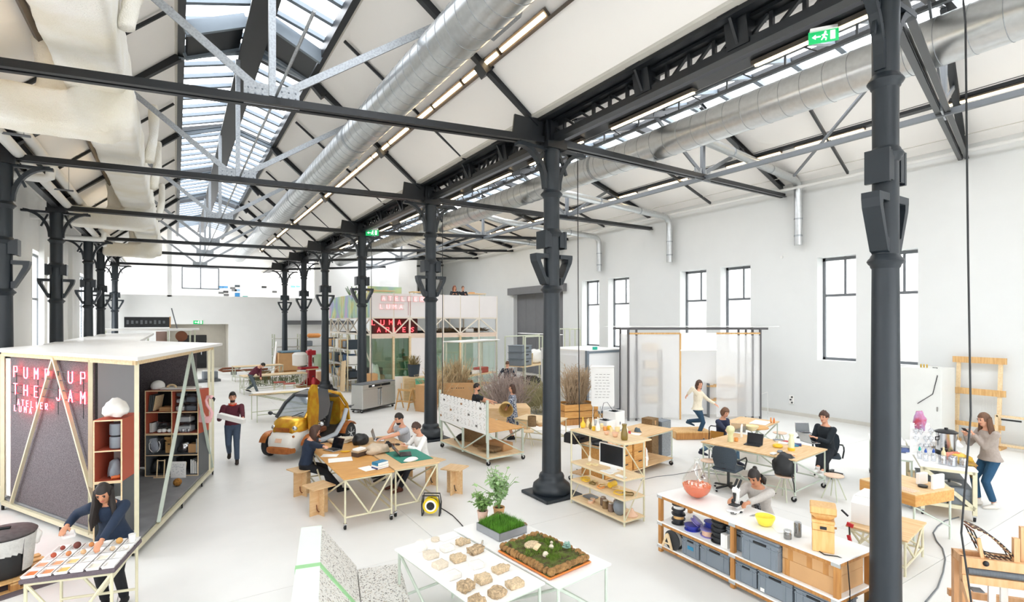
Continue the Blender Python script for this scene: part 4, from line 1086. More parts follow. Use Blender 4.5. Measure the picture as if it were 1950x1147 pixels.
neon_word('PUMP UP',sp,.22,2.43,.185,.385,.0085,neon,sg)
neon_word('THE JAM',sp,.22,2.13,.185,.385,.0085,neon,sg)
neon_word('ATELIER',sp,.36,1.95,.10,.17,.006,neon,sg)
neon_word('LUMA',sp,.24,1.84,.10,.19,.006,neon,sg)
for v in(2.45,2.59,2.15,2.29):
 B().bar(sp(.12,v)-dR*-.02,sp(2.75,v)-dR*-.02,.012,.012).build('mounting_rod',rodm,sg)
for u in(.3,1.1,1.8,2.6):B().bar(sp(u,1.9)+dR*.015,sp(u,2.6)+dR*.015,.01,.01).build('mounting_rod',rodm,sg)
# ================================================================== BOOTH CABINETS AND CONTENT
def open_cabinet(name,label,loc,rz,w,d,h,cols,rows,side_m,edge_m,group=None,cat='cabinet',back=None):
 """front-left-bottom corner at loc; x along the front, y into the depth"""
 t=thing(name,label,cat,loc,rz,group);k=.018
 for x in(k/2,w-k/2):B().box((x,d/2,h/2),(k,d,h)).build('side_panel',side_m,t)
 for z in(k/2,h-k/2):B().box((w/2,d/2,z),(w-2*k,d,k)).build('board',side_m,t)
 for c in range(1,cols):B().box((w*c/cols,d/2,h/2),(k,d-.01,h-2*k)).build('divider',side_m,t)
 for r in range(1,rows):B().box((w/2,d/2,h*r/rows),(w-2*k,d-.01,k)).build('shelf',side_m,t)
 B().box((w/2,d-.006,h/2),(w-2*k,.008,h-2*k)).build('back_panel',back or M['black'],t)
 e=B()
 for x in(k/2,w-k/2):e.box((x,-.003,h/2),(k,.006,h))
 for z in(k/2,h-k/2):e.box((w/2,-.003,z),(w-2*k,.006,k))
 for c in range(1,cols):e.box((w*c/cols,-.003,h/2),(k,.006,h-2*k))
 for r in range(1,rows):e.box((w/2,-.0035,h*r/rows),(w-2*k,.006,k))
 e.build('pale_edging',edge_m,t)['kind']='stuff'
 return t
redb=mat('terracotta_board','#b5563f',.6,noise=(5,.05));greyb=mat('slate_board','#5f6264',.6,noise=(5,.06))
c0,c1=at(276,908,.21),at(378,906,.21);crz=ori(c0,c1);cwid=(c1-c0).length
ux=(c1-c0).normalized();uy=V((-ux.y,ux.x,0))
open_cabinet('cube_cabinet','slate sided cube cabinet on the booth deck, lower of two',c0,crz,cwid,.42,.86,2,2,greyb,M['pale'])
open_cabinet('cube_cabinet','terracotta sided cube cabinet stacked on the slate cabinet in booth',c0+V((0,0,.863)),crz,cwid,.42,.90,2,2,redb,M['pale'])
def cell(u,w_,z):v=c0+ux*u+uy*w_;return V((v.x,v.y,.21+z))
clear=glassy('clear_plastic',(.9,.92,.95),.72,.1)
def tub(loc,rz,w,d,h,label,fill=None,grp='clear plastic tubs in the booth cabinet'):
 t=thing('plastic_tub',label,'tub',loc,rz,grp)
 B().bev((0,0,h/2),(w*.94,d*.94,h),.01).build('tub_body',clear,t);B().bev((0,0,h),(w,d,.014),.005).build('lid',clear,t)
 if fill:B().bev((0,0,h*.35),(w*.84,d*.84,h*.6),.012).build('contents',fill,t)
 return t
Z3,Z2,Z1,Z0=.863+.46,.863+.02,.445,.02
hw=cwid/2
tub(cell(hw+.12,.16,Z3),crz,.18,.24,.15,'clear tub at lower left of the upper right cell',M['paper']);tub(cell(hw+.12,.16,Z3+.165),crz,.17,.22,.12,'clear tub with cups, second up in the upper right cell',M['pipew'])
tub(cell(hw+.12,.16,Z3+.30),crz,.17,.22,.10,'topmost clear tub in the upper right cell, left stack',M['grey'])
tub(cell(hw+.35,.16,Z3),crz,.24,.26,.17,'wide clear tub at right of the upper right cell',M['grey']);tub(cell(hw+.35,.16,Z3+.185),crz,.23,.25,.16,'wide clear tub stacked in the upper right cell',M['grey'])
tub(cell(hw+.2,.17,Z2),crz,.30,.26,.19,'large clear tub with blue labels, below another, middle right cell',M['paper']);tub(cell(hw+.2,.17,Z2+.205),crz,.29,.25,.17,'large clear tub on top of another in the middle right cell',M['paper'])
tub(cell(.28,.2,Z2),crz,.24,.22,.2,'clear tub with dark parts in the middle left cell',M['black']);tub(cell(.45,.2,Z2),crz,.15,.22,.15,'small clear tub at the right of the middle left cell',M['grey'])
for k in range(3):tag(B().lathe([(.03,0),(.035,.01),(.035,.07),(.03,.08)],n=12).build('glass_jar',clear,None,True,loc=cell(hw+.09+.11*k,.04,Z2)),'small glass jar at the front of middle right cell, %s from left'%ORD[k],'jar','small jars in the booth cabinet')
for k,(u,r)in enumerate(((.26,.05),(.34,.055),(.46,.055))):tag(B().ball((0,0,r*.8),(r,r,r*.8),12,8).build('white_ball',M['paper'],None,True,loc=cell(u,.06,Z2)),'white plaster ball at the front of middle left cell, %s from left'%ORD[k],'ball','plaster balls in the booth cabinet')
for k in range(3):book(cell(.05+.022*k,.18,Z2),crz,.018,.2,.2+.0*k,M['black'],'thin dark folder standing in the middle left cell, %s from left'%ORD[k],'folders in the booth cabinet')
for k in range(4):tag(B().box((0,0,.17),(.012,.28,.34-.01*k),M=Euler((0,.18 if k==3 else .08,0)).to_matrix()).build('leaning_board',M['pale']if k==3 else greyb,None,loc=cell(.06+.035*k,.18,Z3),rz=crz),'%s board leaning in the upper left cell, %s from left'%('pale' if k==3 else 'dark',ORD[k]),'board','boards leaning in the booth cabinet')
for k in range(5):tag(B().bev((0,0,.008),(.28,.24,.016),.004).build('cardboard_sheet',M['card'],None,loc=cell(.38,.18,Z3+.017*k),rz=crz+.05*(k%3)),'cardboard sheet in the stack of the upper left cell, %s from bottom'%ORD[k],'cardboard','cardboard sheets in the booth cabinet')
# lower cells
def mill(loc,rz,s,label):
 t=thing('grain_mill',label,'mill',loc,rz)
 B().bev((0,0,.15*s),(.20*s,.20*s,.30*s),.006*s).build('mill_body',M['pine']if s<1 else M['mill'],t)
 B().box((0,-.002,.225*s),(.205*s,.205*s,.006*s)).build('drawer_line',M['oak'],t)
 B().bev((0,0,.315*s),(.21*s,.21*s,.03*s),.006*s).build('top_board',M['mill'],t)
 fun=B();a,b=.06*s,.12*s
 fun.add([(-a,-a,.33*s),(a,-a,.33*s),(a,a,.33*s),(-a,a,.33*s),(-b,-b,.40*s),(b,-b,.40*s),(b,b,.40*s),(-b,b,.40*s)],[(3,2,1,0),(4,5,6,7),(0,1,5,4),(1,2,6,5),(2,3,7,6),(3,0,4,7)])
 fun.build('hopper',M['mill'],t)
 B().bev((0,0,.435*s),(.24*s,.24*s,.07*s),.008*s).build('hopper_rim',M['mill'],t)
 B().box((-.0,-.104*s,.255*s),(.06*s,.004,.03*s)).build('name_plate',M['steel'],t)
 B().tube((.10*s,0,.24*s),(.125*s,0,.24*s),.012*s,8).build('knob',M['oak'],t)
 return t
M['mill']=mat('maple_wood','#e3b87a',.45,noise=(4,0),col2='#d8a866',stretch=(8,8,1))
mill(cell(.40,.2,Z1),crz,.72,'small wooden mill standing in the lower left cell of booth cabinet')
t=thing('clear_bag','clear bag with white handles in the lower left cell','bag',cell(.15,.14,Z1),crz)
B().prism([(-.04,0),(.04,0),(.12,.30),(-.12,.30)],'y',-.06,.06).build('bag_body',clear,t)
for s_ in(-1,1):B().path([(s_*.05,-.07,.04),(s_*.10,-.07,.1),(s_*.11,-.07,.2),(s_*.08,-.07,.26)],.006,6).build('handle',M['paper'],t)
blob('clear_sack',clear,cell(hw+.16,.2,Z1),(.12,.1,.16),'crumpled clear sack with straw in the lower right cell','sack',5,.35)
tag(B().bev((0,0,.09),(.18,.2,.18),.004).build('carton',M['card'],None,loc=cell(hw+.35,.22,Z1),rz=crz),'small brown carton in the lower right cell','carton')
for k in range(3):book(cell(hw+.45+.022*k,.18,Z1),crz,.016,.22,.3,M['black']if k else M['grey'],'tall dark folder standing at right of lower right cell, %s from left'%ORD[k],'folders in the booth cabinet')
blob('dark_sack',M['black'],cell(.14,.18,Z0),(.11,.12,.18),'dark bag in the bottom left cell of slate cabinet','bag',6,.3)
tag(B().bev((0,0,.16),(.3,.25,.32),.006).build('dark_crate',M['black'],None,loc=cell(.40,.25,Z0),rz=crz),'dark crate behind the small easel in bottom left cell','crate')
for k in range(4):book(cell(hw+.34+.04*k,.2,Z0),crz,.03,.25,.3-.02*k,M['grey']if k%2 else M['black'],'grey folder standing in the bottom right cell, %s from left'%ORD[k],'folders in the booth cabinet')
e=cell(.36,-.10,0);t=thing('small_easel','small pale wooden easel stand in front of slate cabinet','easel',e,crz)
for x in(-.07,.07):B().bar((x,0,0),(x,.03,.36),.02,.015).build('upright',M['pale'],t)
B().bar((-.12,-.02,.01),(.14,-.02,.01),.02,.02).bar((-.07,.03,.34),(.07,.03,.34),.015,.015).build('crossbar',M['pale'],t)
e=cell(hw+.2,-.12,0);t=thing('drawing_easel','white sheet with pencil drawing propped on wooden easel, booth deck','easel',e,crz)
for x in(-.12,.12):B().bar((x,0,0),(x,.05,.3),.018,.014).build('upright',M['pale'],t)
B().bar((-.15,-.012,.16),(-.15+.3,-.012,.16),.005,.34,(0,0,1)).build('drawing_sheet',M['paper'],t)
sc=B();r5=random.Random(5)
for k in range(60):x,z=r5.uniform(-.11,.11),r5.uniform(.06,.28);sc.box((x,-.0155,z),(r5.uniform(.01,.04),.001,.003))
sc.build('pencil_lines',M['grey'],t)['kind']='stuff'
q=at(338,926,.215);tag(B().ball((0,0,.075),.075,14,9).build('wicker_ball',mat('wicker','#a9742f',.9,noise=(40,.5),bump=(50,1)),None,True,loc=q),'brown wicker ball lying on the grey booth deck','ball')
tag(blob('lamp_globe',M['paper'],cell(.14,.2,1.767),(.13,.13,.12),'round white paper globe standing on the terracotta cabinet','globe',1,.02),'round white paper globe standing on the terracotta cabinet','globe')
for k,(u,w_)in enumerate(((.44,.36),(.78,.34))):
 t=thing('plaster_slab','white plaster slab on top of the terracotta cabinet, %s'%('left, with a curved shell' if k==0 else 'right'),'slab',cell(u,.2,1.767),crz)
 B().bev((0,0,.02),(w_,.3,.04),.01).build('slab',M['paper'],t)
 if k==0:B().path([(.02+.09*math.cos(a*.3),-.08,.04+.06*math.sin(a*.3))for a in range(11)],.02,6).build('shell',M['pale'],t)
# corner cabinet, seen from its end
g0,g1=at(233,1030,.21),at(266,1000,.21);grz=ori(g0,g1)-PI/2
gd=(g1-g0).length;gx=V((math.cos(grz),math.sin(grz),0));gw=.36
gl0=g0-gx*gw
open_cabinet('corner_cabinet','slate sided narrow cabinet at booth corner, lower half',gl0,grz,gw,gd,.86,1,2,greyb,M['pale'],back=M['paper'])
open_cabinet('corner_cabinet','terracotta sided narrow cabinet at booth corner, upper half',gl0+V((0,0,.863)),grz,gw,gd,.90,1,2,redb,M['pale'],back=M['paper'])
gy=V((-gx.y,gx.x,0))
def gc(u,w_,z):v=gl0+gx*u+gy*w_;return V((v.x,v.y,.21+z))
for k,z in enumerate((1.33,1.52)):tag(B().lathe([(.09,0),(.1,.01),(.1,.15),(.095,.17)],n=16).build('drum_tub',M['grey'],None,True,loc=gc(.25,.14,z)),'grey round tub in the corner cabinet, %s of two'%('lower' if k==0 else 'upper'),'tub','round tubs in the corner cabinet')
blob('sample_heap',M['grey'],gc(.22,.16,.885),(.1,.12,.16),'heap of grey material samples in the corner cabinet','heap',4,.4)
tag(B().tube((0,0,.03),(.1,.02,.03),.03,10).build('orange_roll',mat('orange_tape','#c9642c',.5,noise=(5,.05)),None,True,loc=gc(.2,.05,.885)),'orange tape roll at the bottom of the terracotta cabinet','roll')
tag(B().lathe([(.06,0),(.075,.14),(.08,.15),(.07,.15),(.055,.01)],n=14).build('white_pot',M['paper'],None,True,loc=gc(.26,.1,.45)),'white ribbed pot on the middle shelf of the corner cabinet','pot')
blob('dark_heap',M['black'],gc(.22,.2,.02),(.1,.12,.2),'dark bottles and tools at the bottom of the corner cabinet','heap',7,.35)
blob('cloth_bundle',M['paper'],gc(.2,.2,1.78),(.16,.2,.15),'heap of white cloth on top of the corner cabinet','cloth',11,.3)
# pink flamingo hung on the outside of the cabinet
f0=cell(cwid+.05,.05,0);t=thing('flamingo','pink inflatable flamingo hanging on the terracotta cabinet side','toy',(f0.x+.06,f0.y-.02,.21),-PSI)
pink=mat('flamingo_pink','#efb9bb',.4,noise=(5,.06))
B().path([(.04,0,1.18),(.11,0,1.2),(.13,0,1.28),(.09,0,1.36),(.03,0,1.44),(.01,0,1.54),(.04,0,1.62),(.10,0,1.62)],.03,10,[.03,.04,.035,.03,.027,.027,.03,.032]).build('neck',pink,t,True)
B().ball((.12,0,1.61),(.045,.04,.04),10,7).build('head',pink,t,True);B().path([(.15,0,1.6),(.18,0,1.57),(.175,0,1.52)],.02,8,[.025,.022,.006]).build('beak',M['black'],t,True)
B().prism([(-.12,1.10),(-.10,1.35),(-.02,1.2),(.12,1.2),(.08,1.08)],'y',-.05,.05).build('body',pink,t)
# ================================================================== SHELF OF YELLOW VESSELS
f0,f1=at(1088,958),at(1189,1004);srz=ori(f0,f1);SLn=(f1-f0).length;SD=.46
s_x=(f1-f0).normalized();s_y=V((-s_x.y,s_x.x,0))
def sw(u,w_,z):v=f0+s_x*u+s_y*w_;return V((v.x,v.y,z))
t=thing('tube_shelf','pale tube shelf of four pine boards carrying yellow vessels','shelf',(f0.x,f0.y,0),srz)
SLV=[.10,.45,.78,1.38]
for z in SLV:B().bev((SLn/2,SD/2+(.08 if z>1 else 0),z-.012),(SLn+.03,SD+(.19 if z>1 else .03),.024),.004).build('shelf_board',M['pale'],t)
for x in(0,SLn):
 for y in(0,SD):B().tube((x,y,0),(x,y,1.37),.016,10).build('post',M['tubey'],t,True)
for z in SLV:
 for y in(0,SD):B().tube((0,y,z-.03),(SLn,y,z-.03),.012,8).build('rail',M['tubey'],t)
 for x in(0,SLn):B().tube((x,0,z-.03),(x,SD,z-.03),.012,8).build('rail',M['tubey'],t)
for x in(0,SLn):B().tube((x,0,1.34),(x,SD,.75),.01,8).build('brace',M['tubey'],t);B().tube((x,SD,.75),(x,0,.08),.01,8).build('brace',M['tubey'],t)
vy=mat('yellow_bioplastic','#f0c93a',.35,noise=(14,.08));vp=mat('pale_yellow_bioplastic','#f0dfae',.4,noise=(14,.05));vo=mat('orange_bioplastic','#e59a52',.45,noise=(14,.06))
vg=mat('olive_bioplastic','#7f6a2e',.35,noise=(14,.15));vw=mat('cream_white_bioplastic','#f1ebdd',.4,noise=(14,.03));vpk=mat('pink_bioplastic','#ecc4a6',.45,noise=(14,.04))
PF=dict(flask=[(.30,0),(.8,.06),(1,.22),(.85,.4),(.4,.58),(.2,.7),(.18,.95),(.24,1)],bottle=[(.9,0),(1,.03),(1,.5),(.6,.66),(.42,.75),(.42,1)],cone=[(1,0),(.98,.05),(.3,.8),(.22,1)],cup=[(.75,0),(.8,.03),(1,.95),(1,1),(.9,1),(.72,.12)],bowl=[(.4,0),(.7,.15),(1,.8),(1,1),(.92,1),(.62,.25)],jar=[(.85,0),(1,.06),(1,.75),(.7,.88),(.75,1),(.65,1)],carafe=[(.85,0),(1,.1),(.95,.4),(.6,.75),(.55,.82),(.75,1),(.68,1)],puck=[(.95,0),(1,.1),(1,.9),(.9,1)])
def vessel(px,py,z,kind,r,h,m,label,nm='vessel',grp='bioplastic vessels on the shelf top',loc=None):
 if loc is None and z==ZV:
  q=at(px,py,z);d_=q-f0;u,w_=d_.dot(s_x),d_.x*s_y.x+d_.y*s_y.y
  loc=sw(min(max(u,.03),SLn-.04),min(max(w_,.05),.56),z)
 return tag(B().lathe([(a*r,b*h)for a,b in PF[kind]],n=18).build(nm,m,None,True,loc=loc if loc is not None else at(px,py,z)),label,nm,grp)
ZV=1.383
for a in((1099,812,'flask',.055,.20,vy,'bright yellow round flask at the far left end of the shelf top'),(1108,815,'flask',.03,.09,vy,'small yellow flask right of the bright round flask'),(1113,812.5,'bottle',.022,.15,vp,'slim pale yellow bottle in the back row, leftmost'),(1119,813,'bottle',.022,.17,vp,'slim cream bottle in the back row, second'),(1124,818,'flask',.03,.20,vg,'olive long necked flask near the left end'),(1129,813,'cone',.035,.19,vw,'white cone vessel standing in the back row'),(1130.5,820,'cup',.035,.07,vy,'bright yellow cup in front of the white cone'),(1138.5,822,'flask',.045,.26,vw,'tall white long necked flask'),(1151,814,'jar',.035,.08,vp,'cream jar behind the orange lump'),(1152,820,'puck',.035,.075,vo,'orange lump shaped vessel mid shelf'),(1159,818,'cone',.028,.09,vw,'small white cone mid shelf'),(1155,828,'bowl',.05,.05,vpk,'pink shallow bowl near the front edge'),(1164,822,'cup',.03,.07,vp,'pale yellow cup behind the pink round bowl'),(1169,817,'jar',.045,.07,vy,'low yellow jar in the back row, right'),(1177,822,'cup',.05,.08,vp,'wide pale cup behind the olive carafe'),(1171.5,832,'bowl',.06,.075,vpk,'round pink bowl at the front edge, left of the carafe'),(1189,838,'carafe',.06,.27,vg,'tall olive carafe at the front corner of the shelf top'),(1193,826,'jar',.04,.11,vw,'white jug right behind the olive carafe')):vessel(a[0],a[1],ZV,*a[2:6],a[6])
# computer screen on the second board
q=sw(SLn*.66,.17,.782);t=thing('monitor','white framed black computer screen on the shelf second board','monitor',q,srz+.12)
B().bev((0,0,.27),(.56,.035,.40),.008).build('casing',M['white'],t);B().box((0,-.019,.29),(.50,.004,.33)).build('screen',M['screen'],t)
B().bar((0,.02,.1),(0,.06,0),.14,.012).build('stand',M['white'],t);B().bev((0,.03,.006),(.2,.18,.012),.004).build('stand_base',M['white'],t)
tag(B().bev((0,0,.006),(.26,.1,.012),.003).build('keyboard',M['white'],None,loc=sw(SLn*.66,.05,.781),rz=srz),'white keyboard lying before the white framed screen','keyboard')
tag(B().bev((0,0,.01),(.2,.08,.02),.004).build('white_block',M['white'],None,loc=sw(SLn*.90,.06,.781),rz=srz),'small white block at right end of the second board','block')
vessel(0,0,0,'flask',.035,.19,vw,'white long necked flask on the second board, far end',loc=sw(.22,.26,.782),grp=None)
for k,(u,w_)in enumerate(((.36,.12),(.44,.2))):tag(B().path([(.045*math.cos(a*.42),.045*math.sin(a*.42),.045+.0)for a in range(15)],.012,6,closed=True).build('ring_coil',vp,None,True,loc=sw(u,w_,.745)),'pale ring coil on the second board, %s'%('front' if k==0 else 'back'),'ring')
# yellow rings on the third board
ry=[(.16,.2,.085,vy),(.24,.14,.07,vy),(.36,.24,.06,vp),(.45,.12,.06,vg),(.62,.2,.07,vp),(.68,.1,.065,vo),(.85,.3,.06,vp),(1.08,.16,.10,vy),(1.2,.24,.09,vg)]
for k,(u,w_,r,m)in enumerate(ry):
 tag(B().path([(r*math.cos(a*.3),r*math.sin(a*.3),.014+.006*math.sin(a))for a in range(21)],.011,6,closed=True).build('bioplastic_ring',m,None,True,loc=sw(u*SLn/1.35,w_,.452),rz=k),'%s bioplastic ring on the third board, %s from far end'%({id(vy):'yellow',id(vp):'pale',id(vg):'olive',id(vo):'orange'}[id(m)],ORD[k]),'ring','bioplastic rings on the third board')
tag(B().tube((0,0,.05),(.16,.03,.05),.05,14).build('yellow_roll',vy,None,True,loc=sw(.78*SLn/1.35,.22,.452)),'yellow tapered roll lying on the third board','roll')
sandm=mat('brown_grains','#8a7363',.9,noise=(80,.4));jarl=mat('jar_lid','#c9c4bb',.4,noise=(6,.05))
for k,(u,w_,r,h,m)in enumerate(((.62,.22,.055,.15,sandm),(.76,.14,.055,.15,M['brown']),(.86,.3,.05,.16,sandm),(.92,.12,.055,.15,sandm),(.36,.2,.045,.06,vpk),(.42,.1,.05,.05,vpk))):
 t=thing('sample_jar','%s on the bottom board, %s'%('clear jar of brown grains' if k<4 else 'low pink pot',['left','front middle','back','front right','far','near front'][k]),'jar',sw(u*SLn/1.35,w_,.102),0,'jars on the bottom board')
 B().lathe([(r*.95,0),(r,.01),(r,h*.8),(r*.8,h*.92)],n=16).build('jar_body',m,t,True);B().tube((0,0,h*.9),(0,0,h),r*.8,16).build('lid',jarl,t,True)
tag(B().lathe([(.05,0),(.09,.04),(.11,.12),(.10,.2),(.07,.24),(.03,.25)],n=20).build('grey_pot',M['grey'],None,True,loc=sw(1.10*SLn/1.35,.14,.102)),'round grey pot at the near end of the bottom board','pot')
tag(B().lathe([(.10,0),(.11,.02),(.05,.08),(.02,.13),(.015,.13)],n=16).build('cream_dome',vpk,None,True,loc=sw(1.26*SLn/1.35,.26,.102)),'cream dome lid at the near end of the bottom board','lid')
tag(B().bev((0,0,.015),(.24,.2,.03),.01).build('grey_plate',M['grey'],None,loc=sw(.2,.3,.102),rz=srz),'grey slab at the far end of the bottom board','slab')
# ================================================================== BACK WORKBENCH WITH DRAWERS AND PRINTERS
w0,w1,w2=at(1149,853,.86),at(1284,817,.86),at(1099,834,.86)
wrz=ori(w0,w1);WL=(w1-w0).length;WD=.92
wx=(w1-w0).normalized();wy=V((-wx.y,wx.x,0))
def ww(u,d_,z):v=w0+wx*u+wy*d_;return V((v.x,v.y,z))
cen=ww(WL/2,WD/2,0)
tube_table('printer_bench','plywood bench with drawer chests beneath, carrying white printers',(cen.x,cen.y,0),wrz,WL,WD,.86,M['ply'],M['tubeg'],True,None,None,.2,shelf=[.17])
def chest(u,label):
 t=thing('drawer_chest',label,'drawer chest',ww(u,.03,.185),wrz)
 w_,d_,h_=.46,.6,.60
 B().bev((w_/2,d_/2+.02,h_/2),(w_,d_,h_),.004).build('carcass',M['plyo'],t)
 for k in range(3):
  z=h_*(k+.5)/3
  dr=B().bev((w_/2,.012,z),(w_-.012,.02,h_/3-.01),.003).build('drawer',M['plyo'],t)
  B().bev((w_/2,.0,z+h_/9),(.13,.008,.022),.002).build('slot_handle',M['black'],dr)
chest(.10,'oiled plywood three drawer chest under the bench, left');chest(.60,'oiled plywood three drawer chest under the bench, middle');chest(1.12,'oiled plywood three drawer chest under the bench, right')
def printer(u,d_,w_,h_,label):
 t=thing('white_printer',label,'printer',ww(u,d_,.862),wrz)
 for x in(0,w_-.03):B().bev((x+.015,.17,h_/2),(.03,.34,h_),.008).build('side_panel',M['white'],t)
 B().bev((w_/2,.33,h_/2),(w_,.03,h_),.008).build('back_panel',M['white'],t)
 B().bev((w_/2,.17,.03),(w_,.34,.06),.008).build('base',M['white'],t)
 B().bev((w_/2,.01,h_*.5),(w_,.02,h_),.006).build('front_panel',M['white'],t)
 B().box((w_/2,.17,h_-.03),(w_-.06,.28,.01)).build('inner_bed',M['grey'],t)
 B().box((w_*.5,.17,h_-.01),(.07,.06,.05)).bar((.04,.17,h_-.01),(w_-.04,.17,h_-.01),.012,.012).bar((w_*.5,.04,h_-.012),(w_*.5,.3,h_-.012),.01,.01).build('print_head',M['black'],t)
 B().box((w_/2,-.002,h_*.5),(.04,.004,.06)).box((w_*.6,-.002,.1),(.12,.004,.015)).build('front_marks',M['grey'],t)
 B().path([(w_*.5,.2,h_),(w_*.3,.3,h_+.18),(w_*.05,.33,h_+.17),(-.02,.35,h_+.02),(-.02,.35,.2)],.006,6).build('feed_tube',M['black'],t)
printer(.66,.42,.33,.38,'smaller white box printer beside the black machine');printer(1.06,.48,.36,.52,'taller white box printer at the bench right')
t=thing('black_machine','black glossy box machine on the printer bench, second from left','printer',ww(.28,.52,.862),wrz)
B().bev((.17,.15,.12),(.36,.32,.24),.02).build('casing',M['black'],t);B().box((.17,-.012,.14),(.28,.006,.15)).build('window',M['screen'],t);B().bev((.16,.14,.27),(.12,.1,.07),.01).build('top_unit',M['black'],t);B().tube((.3,.15,.24),(.3,.15,.29),.03,10).build('knob',M['chrome'],t)
t=thing('black_machine','long black rounded machine at left end of the printer bench','printer',ww(-.22,.56,.862),wrz)
B().prism([(0,0),(.3,0),(.3,.16),(.24,.22),(.06,.22),(0,.17)],'x',0,.46).build('casing',M['black'],t);B().box((.23,-.004,.08),(.4,.01,.06)).build('slot',M['screen'],t)
t=thing('black_tray_machine','flat black device under the shelf top on bench left','device',ww(.02,.12,.862),wrz);B().bev((.16,.1,.02),(.36,.22,.04),.006).build('base',M['black'],t);B().bev((.16,.19,.06),(.34,.03,.06),.006).build('rear_block',M['black'],t)
tag(B().lathe([(.03,0),(.033,.005),(.036,.1),(.034,.1)],n=14).build('clear_cup',clear,None,True,loc=ww(-.16,.20,.862)),'clear cup beside the flat black device','cup')
tag(B().lathe([(.028,0),(.033,.008),(.033,.115),(.026,.125)],n=14).build('drink_can',mat('red_can','#b8383c',.3,.3,noise=(5,.05)),None,True,loc=ww(1.22,.22,.862)),'red drink can standing before the tall white printer','can')
vessel(0,0,0,'cup',.05,.10,vo,'orange cup on the bench behind the olive carafe',loc=ww(.42,.16,.862),grp=None);vessel(0,0,0,'jar',.045,.07,vpk,'pale pink pot on the bench beside the orange cup',loc=ww(.34,.1,.862),grp=None)
t=thing('tool_pile','small dark tools and papers scattered on the bench edge','tools',ww(.9,.18,.862),wrz)
for k in range(5):B().bar((-.2+.09*k,-.05+.03*(k%3),.01),(-.12+.09*k,.02*(k%2),.01),.02,.015).build('tool',M['black']if k%2 else M['paper'],t)
sheet(ww(1.55,.3,.862),wrz+.3,.2,.25,'crumpled white paper at the right end of printer bench')
blob('white_sack',M['paper'],ww(1.72,.25,.185),(.16,.16,.26),'white plastic sack under the bench right end','sack',3,.25)
tag(B().lathe([(.06,0),(.06,.16),(.025,.2),(.025,.23)],n=12).build('cleaner_bottle',M['paper'],None,True,loc=ww(1.62,.08,.185)),'white bottle with red cap under the bench','bottle')
blob('dark_jacket',mat('slate_cloth','#55636b',.9,noise=(9,.1)),ww(1.80,.4,.35),(.1,.14,.38),'slate cloth hanging at the right end of printer bench','cloth',2,.2)
t=thing('storage_carton','brown carton behind the printer bench, right','carton',ww(WL+.15,.75,0),wrz);B().bev((0,0,.5),(.3,.3,1.0),.006).build('carton_body',M['brown'],t);B().box((0,-.152,.9),(.05,.004,.1)).build('tape',M['card'],t)
t=thing('metal_cabinet','low grey metal cabinet right of the printer bench','cabinet',ww(WL+.58,.75,0),wrz);B().bev((0,0,.45),(.42,.4,.9),.006).build('cabinet_body',M['grey'],t);B().box((0,-.202,.45),(.4,.006,.86)).build('door',M['galv'],t)
# green cables and box on the floor behind the column
t=thing('power_strip','tangle of dark cables and plugs behind the second column','cables',at(1108,915),0)
for k in range(4):B().path([(.0+.05*k,0,.02),(.1,.1*k,.06+.03*k),(.2,.05,.1*k*.4+.02),(.1*k,-.1,.02)],.012,6).build('cable_loop',M['black'],t)
B().bev((.1,0,.03),(.3,.06,.06),.01).build('strip_body',mat('teal_plastic','#1d6a66',.5,noise=(5,.05)),t)
tag(B().bev((0,0,.3),(.14,.1,.6),.02).build('red_box',mat('red_plastic','#b02c46',.4,noise=(5,.05)),None,loc=at(1049,925)),'dark red box standing behind the second column base','box')
floor_cable([(1220,915),(1250,908),(1280,905),(1310,900),(1340,893),(1380,900)],.006,'thin grey cable across the floor right of the shelf',M['frame'])
# ================================================================== DRAWING CART
k0,k1=at(838,852),at(928,889);krz=ori(k0,k1);KL=(k1-k0).length;KD=1.08
kx=(k1-k0).normalized();ky=V((-kx.y,kx.x,0))
t=thing('display_cart','mint framed cart with upright board covered in small drawings','cart',(k0.x,k0.y,0),krz)
for z,m in((.80,M['plyo']),(.20,M['pale'])):B().bev((KL/2,KD/2,z-.012),(KL,KD,.024),.004).build('deck_board' if z<.5 else 'tabletop',m,t)
for x in(.03,KL/2,KL-.03):
 for y in(.03,KD-.03):
  B().box((x,y,.46),(.045,.045,.70)).build('leg',M['tubeg'],t)
  if x!=KL/2:caster(t,x,y,.055)
for y in(.03,KD-.03):
 B().bar((.03,y,.17),(KL-.03,y,.17),.05,.05).build('rail',M['tubeg'],t);B().bar((.03,y,.76),(KL-.03,y,.76),.05,.05).build('rail',M['tubeg'],t)
 for s_ in(-1,1):B().bar((KL/2+s_*.04,y,.2),(KL/2+s_*(KL/2-.1),y,.74),.04,.025).build('brace',M['tubeg'],t)
for x in(.03,KL-.03):
 B().bar((x,.03,.17),(x,KD-.03,.17),.05,.05).build('rail',M['tubeg'],t);B().bar((x,.03,.74),(x,KD-.03,.2),.04,.025).build('brace',M['tubeg'],t)
B().box((KL/2,-.005,1.10),(KL,.02,.72)).build('display_board',M['white'],t)
B().box((KL,.0,1.05),(.05,.05,1.0)).build('end_post',M['tubeg'],t);B().box((0,.0,1.05),(.04,.05,1.0)).build('end_post',M['tubeg'],t)
r6=random.Random(11);pen=mat('pen_line','#6e6a66',.8,noise=(9,.1));penb=mat('brown_pen','#a2764f',.8,noise=(9,.1));cl_=M['black']
nc,nr=13,3
